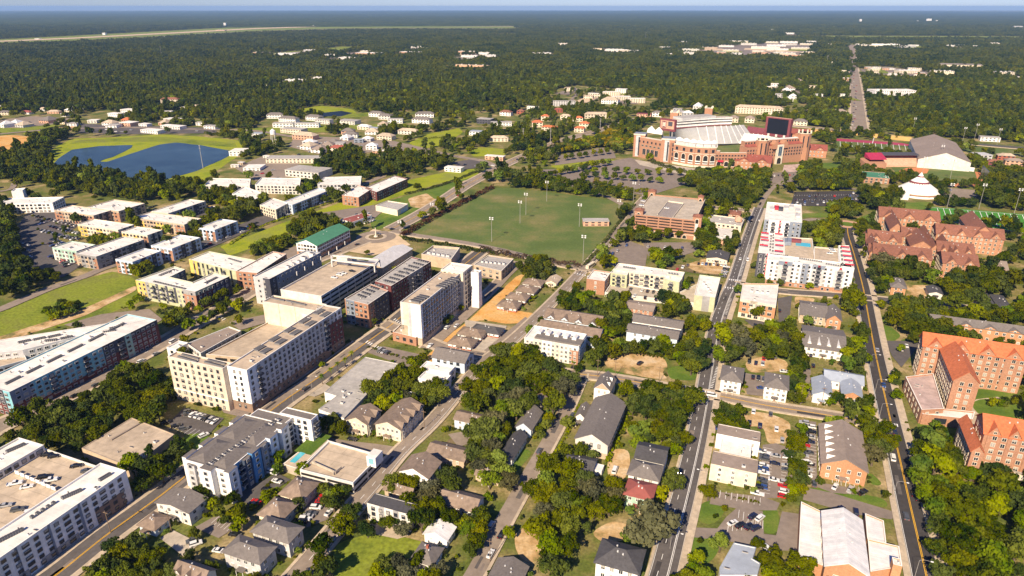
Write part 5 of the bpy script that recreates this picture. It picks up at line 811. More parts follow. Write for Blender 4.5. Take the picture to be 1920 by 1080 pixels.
# arched curve
AR = [G(1262, 306), G(1275, 308.5), G(1288, 311), G(1301, 312.8), G(1314, 313.8), G(1327, 314.3), G(1338, 314)]
part('arcade_wall', lambda b: wallrun(b, AR, 0, 25, 'brick', 4))
part('stone_band', lambda b: (wallrun(b, AR, 25, 25.8, 'limestone', 4.6), wallrun(b, AR, 17, 17.6, 'limestone', 4.5), wallrun(b, AR, 0, 2.5, 'limestone', 4.6)))
for i in range(6):
    a_, c_ = AR[i], AR[i+1]; nr_ = np.array([(c_ - a_)[1], -(c_ - a_)[0]]); nr_ /= np.linalg.norm(nr_)
    wins_on(ST, a_ + nr_*1.4, c_ + nr_*1.4, 1, 21, 3.2, 3.6, 'dark'); wins_on(ST, a_ + nr_*1.4, c_ + nr_*1.4, 1, 12.2, 5.4, 6.4, 'arch')
    for z_ in (4.4, 7.2): part('balcony_rail', lambda b: b.box((a_ + c_)/2 + nr_*2.2, (c_ - a_)/np.linalg.norm(c_ - a_), 6.5, .3, z_, z_ + 1.2, 'white')); wins_on(ST, a_ + nr_*1.5, c_ + nr_*1.5, 1, z_ + 1.9, 5.4, 1.0, 'void')
part('suite_level', lambda b: wallrun(b, [q + GN*6 for q in AR], 24.9, 29, 'lightgrey', 8, 'greyroof')); wins_on(ST, AR[0] + GN*2, AR[6] + GN*2, 12, 27.2, 5, 1.8, 'dark')
def tent(b, pts, z, hgt):
    for i in range(len(pts) - 1):
        a, c = pts[i], pts[i+1]; m = (a + c)/2; bk = GN*11
        vs = [(*a, z), (*c, z), (*(c + bk), z), (*(a + bk), z), (*(m + bk*.5), z + hgt), (*((a + bk*.5)), z + hgt*.45), (*((c + bk*.5)), z + hgt*.45)]
        b.add(vs, [(0, 1, 4), (1, 6, 4), (6, 2, 4), (2, 3, 4), (3, 5, 4), (5, 0, 4)], 'canvas')
part('tent_roof', lambda b: tent(b, [q + GN*4 for q in AR], 29.4, 4)); part('tent_roof', lambda b: tent(b, [G(1208, 287) + GN*8, G(1222, 290) + GN*8, G(1236, 292) + GN*8], 27.5, 9))
# low east wall with arches, then the gabled east building
E0, E1 = G(1339, 314), G(1396, 314)
part('facade_wall', lambda b: wallrun(b, [E0, E1], 0, 19, 'brick', 5)); wins_on(ST, E0 - GN*1.8, E1 - GN*1.8, 10, 15.5, 2, 1.5, 'dark'); wins_on(ST, E0 - GN*1.8, E1 - GN*1.8, 10, 11.5, 2, 1.5, 'dark'); wins_on(ST, E0 - GN*1.8, E1 - GN*1.8, 4, 5, 5, 6, 'arch')
part('corner_tower', lambda b: b.box(G(1343, 313.5), GE, 5, 7, 0, 21, 'brick', top='limestone'))
part('awning', lambda b: b.box(G(1350, 314) - GN*4, GE, 7, 3, 8, 10, 'red'))
B0, B1 = G(1396, 311), G(1508, 302)
ud = (B1 - B0)/np.linalg.norm(B1 - B0); wd_ = np.array([-ud[1], ud[0]])
part('facade_wall', lambda b: b.box((B0 + B1)/2 + wd_*7, ud, np.linalg.norm(B1 - B0), 15, 0, 24, 'brick', top='tanroof')); part('upper_storey', lambda b: b.box((B0 + B1)/2 + wd_*10, ud, np.linalg.norm(B1 - B0)*.98, 9, 23.9, 30, 'brick', top='whiteroof'))
off_ = -wd_*.35 
for z_ in (11, 15, 19): wins_on(ST, B0 + off_*0 + wd_*.4, B1 + wd_*.4, 22, z_, 1.7, 2, 'dark')
wins_on(ST, B0 + wd_*6.4, B1 + wd_*6.4, 22, 27, 1.8, 3, 'dark')
part('eave_roof', lambda b: b.sect([(0, 23.9), (0, 24.3), (6, 26.5), (6, 23.9)], B0 - wd_*.8, ud, wd_, np.linalg.norm(B1 - B0), 'redtile'))
def octo(c, r, z, parent=ST):
    part('round_tower', lambda b: (b.cyl(c, r, r, 0, z, 'gothicbrick', 10), b.cyl(c, r + .5, r + .5, z - 1, z, 'limestone', 10)))
    for k in range(8):
        a = 2*math.pi*k/8; part('battlement', lambda b: b.box(c + (r - .4)*np.array([math.cos(a), math.sin(a)]), GE, 1.8, 1.2, z, z + 2.6, 'limestone'))
    for a in (-2.0, -1.3): q = c + (r + .1)*np.array([math.cos(a), math.sin(a)]); inst(window_mesh(1.3, 14, 'dark')[0], 'window', ST, (*q, z - 11), a + math.pi/2)
octo(G(1424, 309), 8, 33); octo(G(1501, 300.5), 8.5, 37)
part('portal', lambda b: b.box(G(1457, 307) - wd_*1.2, ud, 10, 2.4, 0, 25, 'limestone')); wins_on(ST, G(1455, 307.2) - wd_*1.7, G(1459, 307) - wd_*1.7, 1, 17, 5, 12, 'blue'); wins_on(ST, G(1455, 307.2) - wd_*1.7, G(1459, 307) - wd_*1.7, 1, 4.5, 5.5, 8, 'arch')
for q_ in (G(1450, 308), G(1467, 306)): part('cross_gable', lambda b: b.sect([(-4, 20), (-4, 26), (0, 30), (4, 26), (4, 20)], q_ - wd_*1.0, wd_, ud, 8, 'gothicbrick'))
for lab_, px_, z_, in (('red roofed brick annexe in front of the stadium arches', rect((1446, 306), (1438, 293), (1375, 309), 10), 10), ('red roofed brick annexe below the tall end tower of the stadium', rect((1551, 283), (1546, 274), (1498, 292), 10), 10)):
    house('brick_annex', lab_, None, 'building', px_, z_, 5, 'gable', 'gothicbrick', 'redtile', 2, ridge='e', gables=2, gside='S', win=(5, 1.4, 1.8, 'blue'), door=False)
house('brick_annex', 'red tile roofed hall behind the stadium scoreboard', None, 'building', rect((1518, 254), (1515, 244), (1478, 250), 14), 14, 5, 'gable', 'gothicbrick', 'redtile', 2, ridge='e', gables=1, gside='S', win=(5, 1.4, 1.8, 'blue'), door=False)
# grey stands: front edge low, back edge high, stepped
def stand(nm, fr, bk, z0, z1, rows, m):
    fr = smooth(fr, 5); bk = smooth(bk, 5); b = MB(); n = len(fr)
    for r in range(rows):
        t0, t1 = r/rows, (r + 1)/rows; za = z0 + (z1 - z0)*(r + 1)/rows; zb = z0 + (z1 - z0)*r/rows
        A = [f + (k - f)*t0 for f, k in zip(fr, bk)]; B = [f + (k - f)*t1 for f, k in zip(fr, bk)]
        for i in range(n - 1):
            b.add([(*A[i], zb), (*A[i+1], zb), (*A[i+1], za), (*A[i], za), (*B[i+1], za), (*B[i], za)], [(0, 1, 2, 3), (3, 2, 4, 5)], m)
    b.build(nm, ST); ai = b = MB()
    for j in range(1, 12):
        q = j/12*(n - 1); i = int(q); f = fr[i] + (fr[min(i+1, n-1)] - fr[i])*(q - i); k = bk[i] + (bk[min(i+1, n-1)] - bk[i])*(q - i); d = (k - f)/np.linalg.norm(k - f); w = np.array([d[1], -d[0]])*.5
        b.add([(*(f - w), z0 + .9), (*(f + w), z0 + .9), (*(k + w), z1 + .9), (*(k - w), z1 + .9)], [(0, 1, 2, 3)], 'white')
    b.build('aisle', ST)
ZB = 24
stand('far_stand', [G(1255, 262, 3), G(1300, 268, 3), G(1345, 270, 3), G(1385, 269, 3), G(1418, 266, 3)], [G(1255, 243, ZB), G(1290, 240, ZB), (G(1340, 237, ZB)), (G(1370, 236, ZB)), G(1394, 234, ZB)], 3, ZB, 22, 'seating')
stand('end_stand', [G(1385, 269, 3), G(1418, 271, 3), G(1450, 273, 3), G(1490, 272, 3)], [G(1396, 250, 16), G(1430, 253, 16), G(1465, 259, 16), G(1500, 260, 16)], 3, 16, 14, 'whitemetal')
part('pitch_turf', lambda b: b.prism([G(1335, 278), G(1388, 271), G(1400, 282), G(1345, 290)], 0, 1.2, 'sportsgrass'))
for i, (za, zb, m_, dn) in enumerate([(ZB + .3, ZB + 2, 'maroon', 0), (ZB + 2, ZB + 4.4, 'white', 2.5), (ZB + 4.4, ZB + 6.2, 'darksteel', 4), (ZB + 6.2, ZB + 8.2, 'white', 3), (ZB + 8.2, ZB + 9.8, 'charcoal', 5), (ZB + 9.8, ZB + 11.5, 'white', 4)]):
    pts = smooth([G(1262, 242, ZB), G(1300, 239, ZB), G(1335, 236.5, ZB), G(1366, 235.5, ZB)], 4); part('press_box_storey', lambda b: wallrun(b, [q + GN*(9 + dn) for q in pts], za, zb, m_, 16, 'greyroof' if i < 5 else 'concrete'))
part('press_box_roof', lambda b: wallrun(b, [q + GN*18 for q in smooth([G(1266, 242, ZB), G(1300, 239, ZB), G(1330, 237, ZB)], 4)], ZB + 11.5, ZB + 14.5, 'lightgrey', 22, 'greyroof'))
for c_ in (G(1256, 246), G(1322, 236)): part('brick_tower', lambda b: (b.box(c_ + GN*40, GE, 13, 13, 0, 25, 'gothicbrick', top='limestone'), [b.box(c_ + GN*40 + GE*x + GN*y, GE, 3, 3, 25, 28, 'limestone') for x in (-5.4, 5.4) for y in (-5.4, 5.4)]))
part('maroon_stand', lambda b: b.sect([(0, 12), (0, 15), (14, 20), (14, 12)], G(1400, 249, 12), (G(1490, 262, 12) - G(1400, 249, 12))/np.linalg.norm(G(1490, 262, 12) - G(1400, 249, 12)), GN, 62, 'maroon'))
# scoreboards
cs = G(1457, 256, 14); us = (G(1476, 258, 14) - G(1439, 253, 14)); us /= np.linalg.norm(us)
part('scoreboard_frame', lambda b: b.box(cs, us, 38, 6, 14, 41, 'maroon', top='salmon')); ws_ = np.array([us[1], -us[0]])
part('scoreboard_screen', lambda b: b.box(cs + ws_*3.1, us, 31, .6, 18, 39.5, 'screen'))
part('scoreboard_pier', lambda b: [b.box(cs + us*x + ws_*3.2, us, 3, .8, 14, 17.5, 'offwhite') for x in (-12, 0, 12)])
c2 = G(1251, 256, 22); part('video_board', lambda b: b.box(c2, us, 25, 4, 30, 46, 'maroon')); part('board_panel', lambda b: (b.box(c2 + ws_*2.15, us, 22, .4, 33, 44, 'salmon'), b.box(c2 + ws_*2.3 - us*5, us, 7, .4, 34, 43, 'maroon'), b.box(c2 + ws_*2.3 + us*5, us, 7, .4, 37, 43, 'charcoal')))
part('board_emblem', lambda b: (b.cyl(c2, .1, .1, 30.1, 30.2, 'maroon'), b.box(c2 + ws_*2.5 - us*5.0, us, 2.6, .3, 36, 41.2, 'limestone'), b.box(c2 + ws_*2.5 - us*7.2, us, .8, .3, 35, 42, 'limestone'), b.box(c2 + ws_*2.5 - us*2.8, us, .8, .3, 35, 42, 'limestone')))
for x in (-8, 8): part('board_post', lambda b: b.box(c2 + us*x, us, 1.6, 1.6, 0, 30, 'steel'))
# practice hall, baseball park, tent
house('practice_hall', 'huge grey roofed practice hall with cream gable end', 'the grey roofed practice hall', 'hall', rect((1722, 298), (1706, 262), (1817, 300), 11, free=True), 11, 10, 'gable', 'offwhite', 'brownroof', 1, ridge='n', win=(60, .5, .5, 'dark'), door=False, o=.3)
gs = thing('grandstand', G(1690, 312), 'maroon roofed baseball grandstand with pink seats', 'grandstand'); REFS.append(('the maroon grandstand', G(1690, 312), 30))
a_, c_ = G(1655, 313), G(1726, 313); d_ = (c_ - a_)/np.linalg.norm(c_ - a_); w_ = np.array([-d_[1], d_[0]])
for nm_, f_ in (('seating_bank', lambda b: b.sect([(0, 0), (0, 2), (14, 9), (14, 0)], a_, d_, w_, np.linalg.norm(c_ - a_), 'salmon')), ('back_wall', lambda b: b.box((a_ + c_)/2 + w_*15, d_, np.linalg.norm(c_ - a_), 2, 0, 13, 'maroon')), ('roof', lambda b: b.sect([(8, 13), (8, 13.8), (20, 15), (20, 13)], a_, d_, w_, np.linalg.norm(c_ - a_), 'charcoal')), ('red_roof', lambda b: b.sect([(-4, 10), (-4, 11), (12, 16), (12, 10)], a_ - d_*20, d_, w_, 21, 'crimson')), ('brick_base', lambda b: b.sect([(-8, 0), (-8, 6), (12, 9), (12, 0)], a_ - d_*26, d_, w_, 26, 'brick'))):
    b = MB(); f_(b); b.build(nm_, gs)
KEEP.append(ccw([a_ - d_*26 - w_*8, c_ - w_*2, c_ + w_*18, a_ - d_*26 + w_*18]))
bld('clubhouse', 'brick clubhouse with green roof between pale posts', 'the green roofed clubhouse', 'building', rect((1668, 335), (1664, 324), (1620, 330), 7), 7, 2, 'brick', 'greenmetal', par=.3, win=(5, 2.4, 2.4, 'cream'))
for nm_, lab_, a_, c_, z_, m_ in (('outfield_wall', 'long white outfield wall beyond the baseball infield', (1762, 313), (1826, 322), 5, 'whitemetal'), ('sound_wall', 'long ochre yellow wall beside the raised road', (1620, 256), (1708, 265), 6, 'yellowwall'), ('sound_wall', 'pale ochre wall piece under the raised road bend', (1515, 246), (1608, 254), 4, 'yellowwall'), ('scoreboard', 'black baseball scoreboard standing over the outfield corner', (1838, 330), (1850, 343), 13, 'screen'), ('fence', 'dark mesh fence beside the far training field', (1800, 270), (1925, 280), 3, 'darksteel'), ('footbridge', 'white railed gangway along the practice field', (1632, 284), (1638, 262), 4, 'white')):
    b = MB(); p_, q_ = G(*a_), G(*c_); b.box((p_ + q_)/2, (q_ - p_)/np.linalg.norm(q_ - p_), np.linalg.norm(q_ - p_), .8, 0, z_, m_); o_ = b.build(nm_); o_['label'] = lab_; o_['category'] = 'wall' if 'wall' in nm_ else nm_
tc = G(1719, 364); tn = thing('circus_tent', tc, 'big cream circus tent with brown zigzag trim', 'tent'); REFS.append(('the circus tent', tc, 18)); KEEP.append(ccw([tc + 22*np.array([math.cos(t), math.sin(t)]) for t in np.linspace(0, 6.28, 12)[:-1]]))
b = MB(); b.cyl(tc, 22, 21, 0, 4, 'canvas', 24, False); b.build('side_wall', tn); b = MB(); b.cyl(tc, 22.6, 8.5, 4, 13.5, 'canvas', 24, False); b.cyl(tc, 9, 2.5, 14.2, 19.5, 'canvas', 18, False); b.cyl(tc, 2.9, .3, 20, 24, 'canvas', 10); b.build('canvas_roof', tn)
b = MB(); [b.add([(*(tc + (10.4 - k*1.2)*np.array([math.cos(t + k*.13), math.sin(t + k*.13)])), 12.3 + k*2.0) for k, t in ((0, t_), (1, t_ - .13), (1, t_ + .13 - .13*2 + .26))], [(0, 1, 2)], 'maroon') for t_ in np.linspace(0, 6.2832, 25)[:-1]]; b.cyl(tc, 9.5, 9.0, 13.2, 14.9, 'maroon', 24, False); b.cyl(tc, 3.4, 2.8, 18.4, 20.4, 'maroon', 12, False); b.build('zigzag_trim', tn); b = MB(); b.cyl(tc, 22.9, 22.6, 3.0, 4.1, 'gothicbrick', 24, False); b.build('scalloped_edge', tn)
b = MB(); b.box(G(1694, 373), GE, 8, 7, 0, 7, 'canvas'); b.build('entrance_porch', tn)
# ================= light poles, masts, street lamps =================
def pole(px, h, label, heads=2, ref=None, col='steel', r=.2):
    c = G(*px); t = thing('floodlight_mast', c, label, 'floodlight', 'tall floodlight masts'); b = MB(); b.cyl(c, r, r*.6, 0, h, col, 8); b.build('pole', t)
    b = MB(); b.box(c, GE, 3.4, .3, h - .3, h, col); b.box(c, GE, 3.4, .3, h - 1.8, h - 1.5, col); b.build('crossbar', t)
    for i in range(heads*2): b = MB(); b.box(c - GN*.3 + GE*(-1.3 + 2.6*(i % heads)/max(1, heads - 1)), GE, 1.0, .7, h - .6 - 1.5*(i//heads), h + .2 - 1.5*(i//heads), 'lampwhite'); b.build('lamp_head', t)
for px, lab in [((922, 453), 'pale floodlight mast at the hedge end of the big playing field'), ((975, 419), 'floodlight mast in the middle of the playing field beside its taller looking twin'), ((986, 403), 'floodlight mast standing just behind another in mid field'), ((1025, 378), 'floodlight mast at the far hedge of the playing field'), ((1086, 425), 'floodlight mast by the little field pavilion'), ((1093, 490), 'floodlight mast at the corner by the roadside hedge'), ((1160, 398), 'short floodlight mast near the brick garage corner'), ((811, 405), 'street side mast by the sloping hedge'), ((751, 440), 'mast beside the roundabout hedge'), ((1187, 380), 'slim mast behind the brick garage')]: pole(px, 22 if px[0] not in (811, 1160, 751) else 13, lab)
for px, lab in [((1775, 391), 'floodlight mast at the near end of the football pitch'), ((1835, 392), 'floodlight mast by the bleachers of the football pitch'), ((1901, 402), 'floodlight mast at the far end of the football pitch'), ((1760, 310), 'tall mast behind the outfield wall'), ((1727, 335), 'tall mast over the baseball infield'), ((1780, 340), 'tall mast at the outfield edge'), ((1710, 252), 'mast beside the raised road bend'), ((1826, 265), 'leaning looking tall mast by the far white cottage'), ((1803, 272), 'mast at the corner of the far training field'), ((1868, 275), 'mast along the far training field fence')]: pole(px, 26, lab)
for px, lab, h in [((193, 350), 'white pylon pole among trees below the pond', 22), ((381, 316), 'tall white lattice pole at the pond edge', 30), ((304, 109), 'grey lattice radio tower in the far forest', 45), ((981, 271), 'slim pole beside the main road trees', 24), ((1032, 271), 'slim pole in front of the tile roofed villas', 24), ((1125, 245), 'slim pole at the car park bend of the main road', 20), ((1550, 120), 'thin white mast in the forest by the highway', 30), ((732, 60), 'thin mast by the far runway', 40), ((1210, 75), 'thin far mast above the forest', 45)]:
    c = G(*px); t = thing('utility_pole', c, lab, 'pole'); b = MB(); b.cyl(c, .5, .25, 0, h, 'steel', 6); b.build('pole', t); b = MB()
    for k in range(3): b.box(c, GE, 3, .25, h - 1 - 2*k, h - .7 - 2*k, 'steel')
    b.build('crossarm', t)
def lamp(px, label, h=8.5, d=1):
    c = G(*px); t = thing('street_lamp', c, label, 'street lamp', 'curved white street lamps'); b = MB(); b.tube((*c, 0), (*c, h), .09, .06, 'steel'); q = c + GE*1.2*d; b.tube((*c, h), (*q, h + .7), .05, .05, 'steel'); b.tube((*q, h + .7), (*(q + GE*2.2*d), h + .7), .05, .04, 'steel'); b.build('pole', t)
    b = MB(); b.box(q + GE*2.6*d, GE, .9, .4, h + .58, h + .78, 'lampwhite'); b.build('lamp_head', t)
for px, lab in [((1674, 935), 'white street lamp opposite the big wood'), ((1640, 738), 'white street lamp by the blue metal roofed church'), ((1648, 785), 'white street lamp near the zebra crossing by the brick church'), ((1630, 690), 'white street lamp by the rambling white house'), ((1714, 1085), 'white street lamp at the lower edge by the white church')]: lamp(px, lab)
for px, lab, d in [((1322, 915), 'white street lamp by the cream walled flats', -1), ((1256, 1030), 'white street lamp beside the giant oak', 1), ((1335, 600), 'street lamp by the pale blue terraces', 1), ((585, 730), 'street lamp by the long grey warehouse', 1), ((550, 755), 'street lamp near the white stepped flats', 1)]: lamp(px, lab, 8, d)
for px, lab in [((1120, 706), 'wooden power pole beside the four storey cream row'), ((1153, 709), 'wooden power pole behind the red gabled chapel'), ((1074, 713), 'wooden power pole at the lane corner'), ((1235, 720), 'wooden power pole in front of the sand yard'), ((263, 920), 'wooden power pole beside the white flats'), ((322, 998), 'wooden power pole between the little blue house and the grey one'), ((796, 805), 'power pole by the cream town house row'), ((919, 1055), 'wooden power pole along the lane near the lower edge'), ((208, 1000), 'lamp post on the pavement of the white flats'), ((1500, 755), 'power pole at the cross street by the church'), ((1540, 760), 'power pole in front of the blue metal roofed church')]:
    c = G(*px); t = thing('power_pole', c, lab, 'power pole', 'wooden power poles'); b = MB(); b.cyl(c, .17, .11, 0, 11, 'wood', 6); b.build('pole', t); b = MB(); b.box(c, GE, 2.4, .14, 9.9, 10.1, 'wood'); b.build('crossarm', t)
c = G(705, 445); t = thing('statue', c, 'pale column statue in the middle of the roundabout', 'statue'); b = MB(); b.cyl(c, 2, 1.6, .6, 1.6, 'limestone', 10); b.build('plinth', t); b = MB(); b.cyl(c, .6, .4, 1.6, 9, 'limestone', 10); b.build('column', t)
c = G(515, 275); t = thing('water_tower', c, 'white legged water tower beside a blue roofed shed', 'water tower'); b = MB(); b.cyl(c, 4, 4, 18, 23, 'white', 12); b.cyl(c, 4, .3, 23, 26, 'white', 12); b.build('tank', t)
for s_ in ((1, 1), (1, -1), (-1, 1), (-1, -1)): b = MB(); q = c + 3.2*np.array(s_); b.tube((*q, 0), (*(c + 2.6*np.array(s_)), 18), .3, .25, 'white'); b.build('leg', t)
